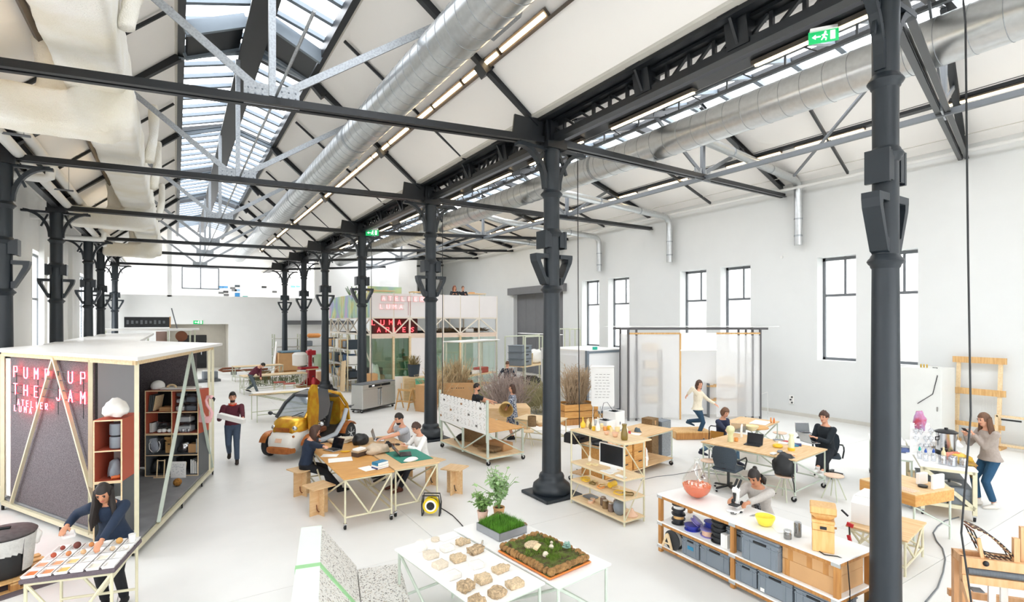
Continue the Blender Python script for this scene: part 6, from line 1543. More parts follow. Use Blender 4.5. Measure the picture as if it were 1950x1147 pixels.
t=thing('white_sheet_stand','white upright panel at the right end of plywood desk','panel',dw(DLn*.9,.5,.80),drz);B().bev((0,.15,.11),(.04,.26,.22),.006).build('panel_body',M['white'],t)
tag(B().lathe([(.06,0),(.065,.01),(.065,.03),(.05,.03)],n=16).build('black_ring',M['black'],None,True,loc=dw(DLn*.76,.5,.802)),'small black ring between the white panels on the desk','ring')
# low plywood table with projector and clamp
e0=at(1610,1000,.5);e1=at(1729,1031,.5);ez=ori(e0,e1);ex=V((math.cos(ez),math.sin(ez),0));ey=V((-ex.y,ex.x,0));ELn=(e1-e0).length
def ew(u,d_,z):v=e0+ex*u+ey*d_;return V((v.x,v.y,z))
cc=ew(ELn/2,.5,0);tube_table('low_table','low plywood table on cream tubes beside nearest column',(cc.x,cc.y,0),ez,ELn,1.0,.5,M['ply'],M['tubey'],False,'/','X',.12)
t=thing('white_case','white slanted machine case left of the nearest column','machine',ew(.18,.5,.502),ez);B().prism([(-.3,0),(.3,0),(.3,.36),(-.2,.36),(-.3,.28)],'x',-.17,.17).build('case_body',M['white'],t);B().box((0,.0,.365),(.3,.4,.012)).build('case_lid',M['pipew'],t)
t=thing('bar_clamp','red and black bar clamp hanging on the low table edge','clamp',ew(.05,-.02,.30),ez)
redp=mat('red_grip','#c0282e',.4,noise=(6,.05))
B().bar((0,0,.24),(.03,-.01,-.14),.02,.012).build('clamp_bar',M['steel'],t);B().bar((-.02,-.02,.24),(.06,-.02,.22),.03,.05).build('clamp_jaw',redp,t);B().bar((.0,-.02,.08),(.05,-.03,-.10),.035,.04).build('clamp_grip',redp,t);B().bar((-.01,.0,.34),(-.10,.02,.40),.02,.02).build('clamp_handle',M['black'],t)
floor_cable([(1826,985),(1800,992),(1785,1003),(1777,1015),(1783,1030),(1795,1045),(1800,1065),(1796,1090),(1785,1120),(1762,1147)],.010,'grey cable snaking over the floor in front of the lab table',M['frame'])
# tall grey cabinet by the wall
t=thing('tall_cabinet','tall pale grey cabinet standing against the right wall','cabinet',(17.95,6.2,0),0)
cab=mat('pale_grey_cabinet','#dfe0dc',.45,noise=(3,.02))
B().bev((0,0,1.05),(.95,.98,2.1),.01).build('cabinet_body',cab,t);B().box((-.478,0,1.05),(.006,.94,2.0)).build('door',cab,t);B().box((-.485,-.40,1.0),(.02,.03,.12)).build('door_handle',M['chrome'],t)
B().path([(-.2,-.2,2.11),(-.35,-.35,2.12),(-.49,-.40,1.9),(-.5,-.30,1.4),(-.5,.05,1.1)],.01,6).build('power_lead',M['black'],t)
for k in range(3):B().lathe([(.02,0),(.02,.08),(.01,.1)],c=(-.3+.0*k,-.1+.07*k,2.1),n=8).build('brass_valve',mat('brass%d'%k,'#c4a24a',.3,.8,noise=(5,.05)),t)
# standing frame loom by the wall
t=thing('frame_loom','tall pine frame loom leaning against the right wall','loom',(18.52,5.3,0),0)
for y in(-.48,.42):B().bar((0,y,.0),(.22,y,2.35),.09,.05).build('upright',M['pale'],t)
for z,h_ in((2.32,.17),(1.45,.17),(.55,.12)):B().box((.02+.22*z/2.4-.05,-.03,z),(.05,1.16,h_)).build('crossbar',M['pine'],t)
for y in(-.48,.42):B().bar((-.3,y,.04),(.3,y,.04),.06,.08).build('foot',M['pine'],t)
wp=B()
for k in range(30):wp.bar((.06,-.45+.03*k,.58),(.13,-.45+.03*k,1.4),.003,.003)
wp.build('warp_threads',M['pipew'],t)['kind']='stuff'
q=at(1938,852)+V((-.7,.25,0));t=thing('hand_loom','small pale wooden frame cut off at the right edge','frame',(q.x,q.y,0),0)
for y in(0,-.8):B().box((0,y,.45),(.05,.06,.9)).build('upright',M['pale'],t)
for z in(.88,.12):B().box((0,-.4,z),(.05,.8,.06)).build('crossbar',M['pale'],t)
B().box((-.03,-.3,.8),(.02,.4,.04)).build('dark_spring',M['black'],t);B().bev((0,-.1,.03),(.5,.1,.06),.005).bev((0,-.7,.03),(.5,.1,.06),.005).build('foot',M['pine'],t)
t=thing('wall_socket','white wall sockets with black plugs low on the right wall','socket',(XW-.03,atx(1508,770,XW).y,.55));B().bev((0,0,0),(.05,.16,.3),.006).build('socket_plate',M['white'],t)
for k in range(3):B().box((-.04,-.04+.05*(k%2),-.1+.1*k),(.04,.05,.05)).build('plug',M['black'],t)
tag(B().disc((0,0,0),.05,.03,14,(1,0,0)).build('wall_sensor',M['pipew'],None,loc=(XW-.016,atx(1489,490,XW).y,atx(1489,490,XW).z)),'small round white sensor on the right wall','sensor')
# ================================================================== TABLE LOOM (bottom right corner)
n0=at(1830,1061,.93);n1=at(1921,1072,.93);nz=ori(n0,n1)
t=thing('floor_loom','beech weaving loom with black chain of slats, bottom right corner','loom',(n0.x,n0.y,0),nz)
def lb_(p,q,w_,h_,nm,m=None):return B().bar(p,q,w_,h_,(0,0,1)if abs(q[2]-p[2])<.2 else(0,1,0)).build(nm,m or M['beech'],t)
M['beech']=mat('beech_wood','#ddb083',.5,noise=(3,0),col2='#cf9d6c',stretch=(9,9,1))
Wd=1.15
lb_((0,0,.89),(Wd,0,.89),.05,.10,'front_beam');lb_((0,.20,.89),(Wd,.20,.89),.05,.09,'rear_beam');lb_((.02,0,.90),(.02,.20,.90),.04,.08,'side_beam');lb_((Wd,0,.90),(Wd,.20,.90),.04,.08,'side_beam')
for x in(.03,Wd-.03):
 for y in(0.02,.20):lb_((x,y,0),(x,y,.86),.05,.07,'leg')
lb_((0,-.01,.72),(Wd,-.01,.72),.05,.08,'breast_beam');lb_((0,-.28,.48),(Wd,-.28,.48),.05,.07,'cloth_beam');lb_((0,.3,.42),(Wd,.3,.42),.05,.07,'cross_beam');lb_((.02,-.3,.3),(.02,0,.7),.04,.06,'side_arm')
B().tube((.05,-.01,.80),(Wd-.05,-.01,.80),.035,12).build('cloth_roller',mat('grey_roller','#5c6268',.5,noise=(9,.2),stretch=(12,1,1)),t,True)
for x in(.47,.56):lb_((x,.03+(x-.47)*.8,.85),(x,.03+(x-.47)*.8,1.18+(.10 if x>.5 else 0)),.05,.045,'upright')
B().bar((.19,.02,.92),(.155,.02,1.14),.025,.03).build('lever',M['beech'],t);B().ball((.20,-.02,.90),.03,10,7).build('lever_knob',M['black'],t,True)
# endless chain of wooden slats with black cords
cp=[]
for k in range(31):
 u=k/30.0
 if u<.5:a=u*2;cp.append((.11+.36*a,1.24-.28*a+.05*math.sin(PI*a)))
 else:a=(u-.5)*2;cp.append((.47-.33*a,.93+.05*a-.02*math.sin(PI*a))if a<.8 else(.21-.5*(a-.8),.97+1.2*(a-.8)))
for k,(x,z)in enumerate(cp):B().box((x,.11,z),(.012,.20,.010)).build('slat',M['pale']if k%2 else M['leather'],t)
for y in(.02,.11,.20):B().path([(x,y,z+.006)for x,z in cp],.007,5).build('cord',M['black'],t,True)
hd=B();r9=random.Random(9)
for k in range(160):x=r9.uniform(.50,1.1);hd.bar((x,-.10,.70),(x+r9.uniform(-.03,.03),-.25,.30+r9.uniform(0,.12)),.006,.002)
hd.build('grey_green_warp',mat('warp_yarn','#9fb0a6',.95,noise=(40,.3)),t)['kind']='stuff'
for x in(.28,.38):lb_((x,.05,.42),(x,.05,.70),.06,.03,'post',M['pipew'])
lb_((.06,-.2,.33),(.5,-.2,.33),.3,.02,'lower_board',M['pale'])
for k in range(2):B().box((.14,.02+.1*k,.60-.2*k),(.10,.10,.01)).build('mesh_plate',M['frame'],t)
B().bar((.66,.2,.95),(1.15,.2,.95),.12,.03).build('red_slat',mat('red_brown','#a5583f',.6,noise=(5,.05)),t)
lb_((.70,.1,.92),(1.15,.1,.92),.06,.06,'black_bar',M['black'])
# ================================================================== BACKGROUND: PAVILION WITH NEON SIGNS
PX0,PX1,PY0,PY1=7.97,15.1,25.2,33.0
PZ0,PZ1,PZT=2.74,3.58,4.80
t=thing('mezzanine_pavilion','white two storey tube frame pavilion with pale panels and glass front','pavilion',(PX0,PY0,0))
PW,PD=PX1-PX0,PY1-PY0
cream=mat('cream_frame','#ece3d4',.5,noise=(5,.03));panelw=mat('pale_panel','#efeae8',.5,noise=(.7,.03));ppink=mat('pale_orange_beam','#efd9c6',.5,noise=(5,.04))
def tb(p,q,r=.04,m=cream,nm='tube_strut'):return B().bar(p,q,r*2,r*2).build(nm,m,t)
xs_=[0,1.15,2.0,2.95,3.85,4.85,6.0,PW]
for x in xs_:tb((x,0,0),(x,0,PZT))
for y in(2,4,6,PD):tb((0,y,0),(0,y,PZT));tb((PW,y,0),(PW,y,PZT))
for z in(PZ0,PZ1):tb((0,0,z),(PW,0,z),.045,ppink if z<3 else cream,'rail');tb((0,0,z),(0,PD,z),.045,cream,'rail')
B().box((PW/2,.02,PZ0-.1),(PW,.08,.18)).build('front_beam',ppink,t)
for k in range(len(xs_)-1):
 a,b=xs_[k],xs_[k+1]
 z0,z1=(PZ0,PZ1)if k%2 else(PZ1,PZ0)
 tb((a,0,z0),(b,0,z1),.03)
for k,(ya,yb)in enumerate(((0,2),(2,4),(4,6),(6,PD))):
 tb((0,ya,PZ0),(0,yb,PZ1),.025);tb((0,ya,PZ1),(0,yb,PZ0),.025);tb((0,ya,.1),(0,yb,1.3),.025);tb((0,ya,1.35),(0,yb,PZ0),.025)
B().box((PW/2,PD/2,PZ1+.05),(PW,PD,.1)).build('upper_floor',M['pale'],t)
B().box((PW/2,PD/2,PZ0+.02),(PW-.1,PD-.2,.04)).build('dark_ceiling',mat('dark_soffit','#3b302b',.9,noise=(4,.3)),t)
for k in range(7):
 a,b=xs_[k],xs_[k+1]
 B().box(((a+b)/2,-.05,(PZ1+PZT)/2),(b-a-.06,.03,PZT-PZ1-.04)).build('parapet_panel',panelw,t)
iri=bpy.data.materials.new('iridescent_film');iri.use_nodes=True;_n=iri.node_tree;_b=_n.nodes['Principled BSDF'];_b.inputs['Roughness'].default_value=.25
_t=_n.nodes.new('ShaderNodeTexNoise');_t.inputs['Scale'].default_value=.55;_c=_n.nodes.new('ShaderNodeTexCoord');_n.links.new(_c.outputs['Object'],_t.inputs['Vector'])
_r=_n.nodes.new('ShaderNodeValToRGB')
for p,c in((.30,'#d9c27a'),(.40,'#cfd89a'),(.48,'#a9cdb4'),(.54,'#a4b6d6'),(.60,'#c6aed2'),(.70,'#e0b8b4')):
 e_=_r.color_ramp.elements.new(p);e_.color=(*hx(c),1)
_n.links.new(_t.outputs['Fac'],_r.inputs['Fac']);_n.links.new(_r.outputs['Color'],_b.inputs['Base Color'])
for k in range(8):
 B().box((-.05-.03*(k%2),PD*(k+.5)/8,(PZ1+PZT)/2),(.03,PD/8-.05,PZT-PZ1)).build('iridescent_panel',iri,t)
gg=mat('green_tint','#cfe3d3',.15,noise=(1,.04));ggl=glassy('green_tint_glass',(.90,.97,.92),.88,.02)
gm=glassy('mint_glass',(.74,.92,.80),.84,.02)
glz=[(.12,1.1,ggl),(1.2,1.95,gm),(2.05,2.9,None),(3.0,3.8,ggl),(3.9,4.8,ggl),(4.95,5.95,ggl),(6.05,PW-.1,ggl)]
for a,b,m in glz:
 if m is None:B().box(((a+b)/2,.02,1.3),(b-a,.05,2.55)).build('white_door',panelw,t);B().box((a+.08,-.02,1.1),(.03,.06,.16)).build('door_handle',M['steel'],t)
 else:B().box(((a+b)/2,.02,1.3),(b-a,.02,2.55)).build('glass_pane',m,t)
for a in(1.14,2.0,2.96,4.85):tb((a,-.03,0),(a,-.03,2.65),.05,M['pale'],'timber_jamb')
B().box((PW/2,2.6,1.35),(PW-.2,.06,2.7)).build('inner_wall',mat('green_inner_wall','#dcebdb',.8,noise=(2,.05)),t)
B().box((3.4,2.4,1.3),(1.6,.05,2.5)).build('green_curtain',mat('green_curtain','#6fae84',.8,noise=(6,.15),stretch=(6,1,1)),t)
B().bev((.65,1.6,.5),(.8,.6,1.0),.02).build('inner_machine',M['frame'],t);B().bev((.6,.8,.35),(.6,.5,.7),.02).build('inner_carton',M['card'],t)
blob('inner_sheeting',M['paper'],(.35,.5,0),(.3,.3,.8),None,None,3,.3,t)
pinkn=mat('pink_neon','#ffd2d2',.4,emit=('#ff8d93',1.4));redn=mat('red_neon','#ff9a9a',.4,emit=('#ff3b45',3.5))
def pput(x0,z0,y):return lambda u,v:V((x0+u,y,z0+v))
sg=thing('neon_sign','pale pink neon letters ATELIER LUMA on the pavilion parapet','neon sign',(PX0,PY0,0))
neon_word('ATELIER',pput(.55,4.42,-.10),0,0,.20,.335,.013,pinkn,sg);neon_word('LUMA',pput(.45,4.02,-.10),0,0,.20,.33,.013,pinkn,sg)
fr_=B()
for k in range(7):x=.50+.335*k;fr_.bar((x,-.085,4.39),(x+.3,-.085,4.39),.012,.012).bar((x,-.085,4.65),(x+.3,-.085,4.65),.012,.012).bar((x,-.085,4.39),(x,-.085,4.65),.012,.012)
for k in range(4):x=.40+.33*k;fr_.bar((x,-.085,3.98),(x+.3,-.085,3.98),.012,.012).bar((x,-.085,4.25),(x+.3,-.085,4.25),.012,.012)
fr_.bar((1.9,-.085,3.7),(1.9,-.085,4.42),.015,.015).bar((2.02,-.085,3.7),(2.02,-.085,4.42),.015,.015)
fr_.build('sign_rods',mat('pink_rods','#d9a0a0',.5,noise=(5,.05)),sg)['kind']='stuff'
sg=thing('neon_sign','red glowing neon letters LUMA ARLES behind the pavilion truss','neon sign',(PX0,PY0+.25,0))
neon_word('LUMA',pput(.15,3.22,0),0,0,.24,.44,.018,redn,sg);neon_word('ARLES',pput(.42,2.86,0),0,0,.22,.44,.018,redn,sg)
B().box((1.3,.06,3.16),(2.5,.03,.75)).build('backing_board',mat('dark_red_board','#5a2c2a',.8,noise=(5,.1)),sg)
for x in(.2,2.4):B().bar((x,.02,2.78),(x,.02,3.55),.02,.02).build('sign_post',M['steel'],sg)
tw=B();ra=random.Random(4)
for k in range(500):x=ra.uniform(3.9,6.8);tw.bar((x,ra.uniform(.3,1),2.80+ra.random()*.22),(x+ra.uniform(-.4,.4),ra.uniform(.3,1),2.82+ra.random()*.25),.012,.012)
o=tag(tw.build('stored_reeds',M['brown'],None,loc=(PX0,PY0,0)),'bundle of dry reeds stored under the pavilion upper floor','reeds',kind='stuff')
tag(B().bev((0,0,.1),(.5,.4,.2),.01).build('white_carton',M['paper'],None,loc=(PX0+5.6,PY0+.5,2.80)),'white box on the pavilion truss level','carton')
# things on the pavilion roof deck
for k,x in enumerate((.9,3.2,6.3)):
 u=thing('deck_table','pale table on the pavilion deck, %s'%['left','middle','right, with rail'][k],'table',(PX0+x,PY0+1.2,PZ1+.1),0,'tables on the pavilion deck')
 B().bev((0,0,1.28),(1.3,.7,.04),.006).build('tabletop',M['pale'],u)
 for sx_ in(-.6,.6):
  for sy_ in(-.3,.3):B().tube((sx_,sy_,0),(sx_,sy_,1.27),.02,6).build('leg',M['tubec'],u)
u=thing('palm_plant','potted palm with spiky fronds on the pavilion deck','plant',(PX0+.35,PY0+4.2,PZ1+.1))
pot(u,.16,.8,M['pipew']);fl_=B()
for k in range(16):a=k*2.4;h_=.5+.35*((k*7)%5)/5;fl_.bar((0,0,.8),(.45*math.cos(a),.45*math.sin(a),.85+h_),.05,.006)
fl_.build('fronds',mat('palm_green','#6d8a5c',.7,noise=(5,.2)),u)
tag(B().lathe([(.05,0),(.06,.3),(.05,.36)],n=10).build('black_speaker',M['black'],None,loc=(PX0+2.95,PY0+1.1,PZ1+1.4)),'small black bottle shaped object on the deck table','bottle')
tag(B().bev((0,0,.03),(.35,.2,.06),.02).build('orange_pad',vo,None,loc=(PX0+6.2,PY0+1.2,PZ1+1.405)),'orange pad on the right deck table','pad')
tag(B().bev((0,0,.4),(1.9,.05,.8),.01).build('iridescent_screen',iri,None,loc=(PX0+1.6,PY0+2.6,PZ1+.9)),'iridescent screen standing on the pavilion deck','screen')
B_=None
# shelving beside the pavilion's left face
t=thing('side_shelving','white shelves on tube frame along the pavilion left side, full of crates','shelf',(7.35,25.6,0))
for z in(.55,1.25,2.0):B().box((0,2.6,z),(.8,5.2,.04)).build('shelf_board',M['pipew'],t)
for y in(0,1.3,2.6,3.9,5.2):
 for x in(-.38,.38):B().bar((x,y,0),(x,y,2.7),.05,.05).build('post',M['tubey'],t)
for k in range(4):B().bar((-.39,1.3*k,.1),(-.39,1.3*k+1.3,1.25 if k%2 else 2.0),.03,.03).build('brace',M['tubec'],t)
ids=[('dark_crate',M['slate']),('cardboard_box',M['card']),('blue_crate',mat('blue_crate','#3c5f86',.5,noise=(5,.1))),('white_box',M['paper']),('pine_box',M['pine']),('grey_crate',crm)]
n_=0
for zi,z in enumerate((.575,1.275,2.025)):
 for k in range(7):
  nm,m=ids[(k*5+zi*3)%6];n_+=1
  tag(B().bev((0,0,.2),(.55,.5,.32+.08*((k+zi)%3)),.02).build(nm,m,None,loc=(7.35,25.95+.72*k,z+.002+.02)),'%s on the %s shelf beside the pavilion, %s from the front'%(nm.replace('_',' '),['lower','middle','top'][zi],ORD[k]),'crate','boxes on the side shelves')
t=thing('slatted_crate','pale wooden slatted crate at the foot of the side shelving','crate',(7.05,26.4,0),.2)
for k in range(7):B().bar((-.35+.11*k,0,.02),(-.35+.11*k,-.04,1.0),.05,.02).build('slat',M['pale'],t)
B().bar((-.4,.02,.2),(.4,.02,.2),.03,.06).bar((-.4,.02,.8),(.4,.02,.8),.03,.06).build('crossbar',M['pale'],t)
tag(B().bar((0,0,0),(.12,.2,1.45),.7,.04).build('leaning_board',M['pale'],None,loc=(6.75,25.7,.02)),'pale pink panel leaning behind the fifth column','panel')
tag(B().bev((0,0,.45),(.7,.5,.9),.02).build('brown_carton',M['card'],None,loc=(7.75,24.75,0)),'brown carton standing before the pavilion corner','carton')
# ================================================================== INCUBATOR, TRESTLES, FAR TABLES, MACHINES
i0,i1=at(690,788),at(752,774);irz=ori(i0,i1)
t=thing('steel_incubator','wide stainless steel incubator with double doors on casters','incubator',(i0.x,i0.y,0),irz);W_=(i1-i0).length
ss=mat('brushed_steel','#c9c9c6',.38,.6,noise=(9,.04),stretch=(1,1,12))
B().bev((W_/2,.27,.58),(W_,.54,.90),.012).build('cabinet_body',ss,t);B().bev((W_/2,.27,1.045),(W_+.02,.56,.03),.008).build('top_plate',M['frame'],t)
B().box((W_/2,-.008,.95),(W_-.02,.02,.16)).build('control_strip',ss,t);B().box((W_*.5,-.022,.96),(W_*.66,.012,.09)).build('display_panel',M['black'],t);B().box((W_*.30,-.03,.965),(.12,.006,.04)).build('lit_display',M['exitw'],t);B().tube((W_*.52,-.03,.94),(W_*.52,-.05,.94),.03,12).build('dial',M['chrome'],t)
for s_ in(-1,1):
 d_=B().box((W_/2+s_*W_/4,-.012,.50),(W_/2-.02,.024,.70)).build('door',ss,t);B().tube((W_/2+s_*.07,-.05,.2),(W_/2+s_*.07,-.05,.82),.022,10).build('door_handle',M['chrome'],d_,True)
B().box((W_/2,-.03,.84),(.24,.02,.03)).build('latch',M['black'],t);B().box((W_/2,.27,.115),(W_+.06,.54,.03)).build('chassis',M['black'],t)
for x in(.06,W_-.06):
 for y in(.05,.48):caster(t,x,y,.05)
B().path([(0,.4,.3),(-.25,.5,.2),(-.35,.6,.02),(-.5,.7,.02)],.012,6).build('power_lead',M['black'],t)
def trestle(px,py,label,rz):
 q=at(px,py);t=thing('trestle',label,'trestle',q,rz,'wooden trestles')
 for y in(-.3,.3):
  for s_ in(-1,1):B().bar((s_*.24,y,0),(s_*.03,y,.72),.04,.03).build('leg',M['pine'],t)
  B().bar((-.16,y,.3),(.16,y,.3),.03,.05).build('stretcher',M['pine'],t)
 B().bar((0,-.36,.74),(0,.36,.74),.06,.07).build('top_bar',M['pine'],t);B().bar((0,-.3,.3),(0,.3,.3),.03,.05).build('cross_rail',M['pine'],t)
 for y in(-.2,.2):B().tube((0,y,.77),(0,y,1.0),.015,6).build('peg',M['pine'],t)
trestle(772,780,'pine trestle standing right of the incubator, left one',.5);trestle(797,777,'pine trestle standing right of the incubator, right one',.5)
t=thing('white_board','white panel standing behind the pine trestles','panel',at(785,760),-.3);B().bev((0,0,.5),(1.5,.05,1.0),.01).build('panel_board',M['white'],t)
q=at(788,762);t=thing('dry_plant_pot','dark round pot of dry plants on the white ledge','plant',(q.x,q.y,1.02),0)
pot(t,.27,.5,M['slate']);st=B()
for k in range(160):a,r_=ra.uniform(0,6.28),ra.random()*.35;st.bar((.1*math.cos(a),.1*math.sin(a),.45),(r_*math.cos(a),r_*math.sin(a),.55+ra.random()*.4),.012,.006)
st.build('dry_stems',mat('dry_stem','#9b8a5e',.95,noise=(5,.2)),t)['kind']='stuff'
t=thing('ledge_unit','low pale cabinet carrying the dark plant pot','cabinet',(q.x,q.y,0),-.3);B().bev((0,0,.505),(.9,.6,1.01),.01).build('cabinet_body',M['pale'],t);B().box((0,-.302,.5),(.86,.006,.9)).build('door',M['ply'],t)
t=thing('green_tub','mint green tub beside the dark plant pot','tub',at(806,768),0);B().lathe([(.25,0),(.32,.9),(.34,1.0),(.3,1.0)],n=20).build('tub_body',mat('mint_tub','#5db58e',.5,noise=(5,.05)),t,True)
tag(B().bev((0,0,.5),(.7,.5,1.0),.01).build('tall_carton',M['card'],None,loc=at(812,782),rz=.4),'tall brown carton standing left of the third column','carton')
# far sample tables and the stools behind the car
tube_table('far_table','long white table with food samples behind the gold car',(3.35,19.9,0),.12,2.3,.8,.95,M['white'],M['tubec'],False,'/',None,.25)
tag(blob('crumb_heap',straw,at(503,752,.952),(.45,.16,.03),'brown crumb heap on the white table behind the car','heap',3,.3),'brown crumb heap on the white table behind the car','heap')
tag(blob('pale_heap',vp,at(545,748,.952),(.5,.16,.03),'pale dough heap on the white table behind the car','heap',5,.3),'pale dough heap on the white table behind the car','heap')
tube_table('far_table','pale table where the bending man in maroon works',(4.0,27.6,0),.1,2.9,.95,.85,M['pale'],M['tubec'],False,'V','X',.25)
tube_table('far_table','second pale table farther back beyond the bending man',(4.0,33.5,0),.1,2.6,.9,.85,M['pale'],M['tubec'],False,'V','X',.25)
tag(B().bev((0,0,.25),(.9,.5,.5),.01).build('brown_carton',M['brown'],None,loc=(4.2,33.5,0)),'brown carton under the farther pale table','carton')
gp=B()
for k in range(260):x,y=ra.uniform(-1.2,1.2),ra.uniform(-.3,.3);gp.bar((x,y,.3+ra.random()*.1),(x+ra.uniform(-.15,.15),y,.62+ra.random()*.16),.012,.012)
tag(gp.build('plant_stock',mat('grey_green_stems','#8f9a78',.95,noise=(6,.3)),None,loc=(4.0,27.6,0),rz=.1),'grey green plant stalks stored under the pale table','plants',kind='stuff')
rw_=mat('dull_red','#b0574a',.6,noise=(5,.05))
for k,(px,py)in enumerate(((532,749),(551,752))):
 t=thing('red_stool','small red topped stool beside the pale table, %s'%('left' if k==0 else 'right'),'stool',at(px,py),0,'red stools');B().bev((0,0,.52),(.5,.36,.04),.008).build('seat',rw_,t)
 for x in(-.2,.2):
  for y in(-.13,.13):B().tube((x,y,.5),(x*1.15,y*1.15,0),.014,6).build('leg',M['tubey'],t)
t=thing('hoist_bench','long dark metal beam lying across low blocks by the back wall','beam',at(478,712),.05);B().path([(1.0,0,.25),(-1.6,0,.25),(-1.8,.05,.32),(-1.6,.1,.40),(-.6,.1,.42)],.07,8).build('beam_tube',M['leather'],t,True);B().box((.6,0,.1),(.3,.3,.2)).build('block',M['frame'],t);B().box((-1.0,0,.1),(.3,.3,.2)).build('block',M['frame'],t)
# red press, white drum, buckets
q=at(592,738);redm=mat('machine_red','#b32832',.4,noise=(4,.08));t=thing('red_press','red pedestal machine with white drum head on a wooden pallet','machine',q,.2)
for k in range(5):B().bev((0,-.5+.25*k,.11),(1.3,.12,.03),.005).build('pallet_plank',M['pine'],t)
for x in(-.5,.5):B().box((x,0,.05),(.1,1.1,.09)).build('pallet_bearer',M['pine'],t)
B().bev((0,0,.55),(.36,.4,.85),.02).build('pedestal',redm,t)
for s_ in(-1,1):B().prism([(s_*.15,.13),(s_*.62,.13),(s_*.15,.55)],'y',-.06,.06).build('gusset_foot',redm,t)
B().bev((-.15,0,1.02),(.9,.5,.10),.02).build('table_plate',redm,t);B().bev((0,.1,1.5),(.14,.2,.9),.02).build('column_post',redm,t);B().bev((.02,.05,1.78),(.42,.3,.24),.02).build('head',redm,t)
B().lathe([(.18,0),(.35,.05),(.36,.6),(.24,.7)],c=(-.55,.05,1.12),n=20).build('white_drum',M['pipew'],t,True);B().bev((.55,.1,1.35),(.5,.5,.7),.03).build('green_housing',mat('pale_green_machine','#b9d6b2',.5,noise=(4,.05)),t);B().box((.72,-.16,1.3),(.3,.02,.4)).build('dark_panel',M['black'],t)
B().bev((-.02,-.25,.95),(.55,.3,.05),.01).build('wooden_shelf',M['pale'],t)
t=thing('white_bucket','white metal bucket left of the red machine','bucket',at(576,731),0);B().lathe([(.24,0),(.28,.7),(.3,.72),(.26,.72)],n=20).build('bucket_body',M['pipew'],t,True);B().path([(-.28,0,.68),(-.2,-.1,.5),(0,-.29,.42),(.2,-.1,.5),(.28,0,.68)],.01,5).build('handle',M['frame'],t)
t=thing('fire_extinguisher','red fire extinguisher standing before the red machine','extinguisher',at(597,744),0);B().lathe([(.09,0),(.1,.02),(.1,.5),(.05,.6),(.03,.64)],n=16).build('cylinder',redm,t,True);B().bar((-.06,0,.68),(.06,0,.7),.03,.04).build('valve',M['black'],t)
t=thing('cable_heap','black cable heap and connector on the floor by the fifth column','cables',at(630,745),0)
for k in range(6):B().path([(.3*math.cos(k),.2*math.sin(k),.03),(.1,.05*k,.12+.03*k),(-.25+.05*k,.1,.04)],.03,6).build('cable_loop',M['black'],t)
t=thing('white_mobile_frame','tall thin white frame standing left of the carton pile','frame',at(520,712),.1);B().bar((0,0,.02),(.25,.1,2.1),.35,.06).build('frame_panel',M['white'],t)
q=at(553,710);t=thing('pallet_carton','large brown carton on a pallet by the sixth column','carton',q,.1);B().bev((0,0,.75),(1.7,1.0,1.15),.02).build('carton_body',M['card'],t);B().box((0,0,.08),(1.8,1.1,.14)).build('pallet',M['oak'],t);B().bev((.1,0,1.40),(1.6,1.0,.1),.02).build('blue_sheets',mat('blue_grey_sheet','#6f8b9b',.6,noise=(3,.1)),t)
tag(B().bev((0,0,.3),(.5,.5,.6),.02).build('pink_crate',vpk,None,loc=at(574,728)+V((.9,-.6,0))),'small pink crate right of the big carton','crate')
# long low shelving at the far wall
t=thing('far_shelving','long grey shelving with white sheets by the back wall','shelf',(8.2,39.3,0));
for z in(.4,1.0,1.6,2.2):B().box((0,0,z),(5.2,1.0,.05)).build('shelf_board',M['lightgrey'],t)
for x in(-2.55,-.9,.9,2.55):
 for y in(-.45,.45):B().box((x,y,1.25),(.07,.07,2.5)).build('post',M['tubec'],t)
for k in range(6):tag(B().bev((0,0,.2),(.7,.6,.35),.03).build('stored_roll',[M['brown'],M['pipew'],M['grey']][k%3],None,loc=(6.2+.8*k,39.2,[.43,1.03,1.63][k%3])),'%s bundle on the far shelving, %s from left'%(['brown','white','grey'][k%3],ORD[k]),'bundle','bundles on the far shelving')
tag(B().bev((0,0,.15),(.9,.5,.3),.1).build('orange_bundle',vo,None,loc=(8.3,39.2,2.23)),'orange bundle on top of the far shelving','bundle')
# posters on gallery wall
rb=random.Random(2);n_=0
posters=[(558,546,'#6fa8cf'),(568,546,'#6fa8cf'),(452,553,'#8fb7d6'),(420,547,'#5f9fd0'),(429,547,'#5f9fd0'),(430,556,'#444'),(421,558,'#777'),(452,545,'#3c4a52'),(443,549,'#777'),(446,553,'#888'),(452,560,'#2f7fb8'),(452,564,'#2f7fb8'),(467,566,'#4fa9a0'),(413,550,'#bcd3e4'),(503,547,'#333'),(523,556,'#555'),(431,562,'#666')]
for px,py,c in sorted(posters):
 s_,c_=math.sin(PSI),math.cos(PSI);Yp=YE+6.03;tn=(px-CX)/F
 dd=Yp/(c_-s_*tn);x_=s_*dd+c_*tn*dd;z_=H-(py-YH)*dd/F
 tag(B().box((0,0,0),(.36,.012,.16)).build('poster',mat('poster_%d'%n_,c*2 if len(c)==4 else c,.7)if len(c)==7 else mat('poster_%d'%n_,'#'+''.join(ch*2 for ch in c[1:]),.7),None,loc=(x_,Yp,z_)),'small %s poster on the white gallery wall, %s from the left'%('blue' if c in('#6fa8cf','#5f9fd0','#8fb7d6','#2f7fb8','#bcd3e4')else 'dark' if c in('#333','#3c4a52','#444','#555')else 'teal' if c=='#4fa9a0' else 'grey',ORD[n_]+' in line'),'poster','posters on the gallery wall');n_+=1
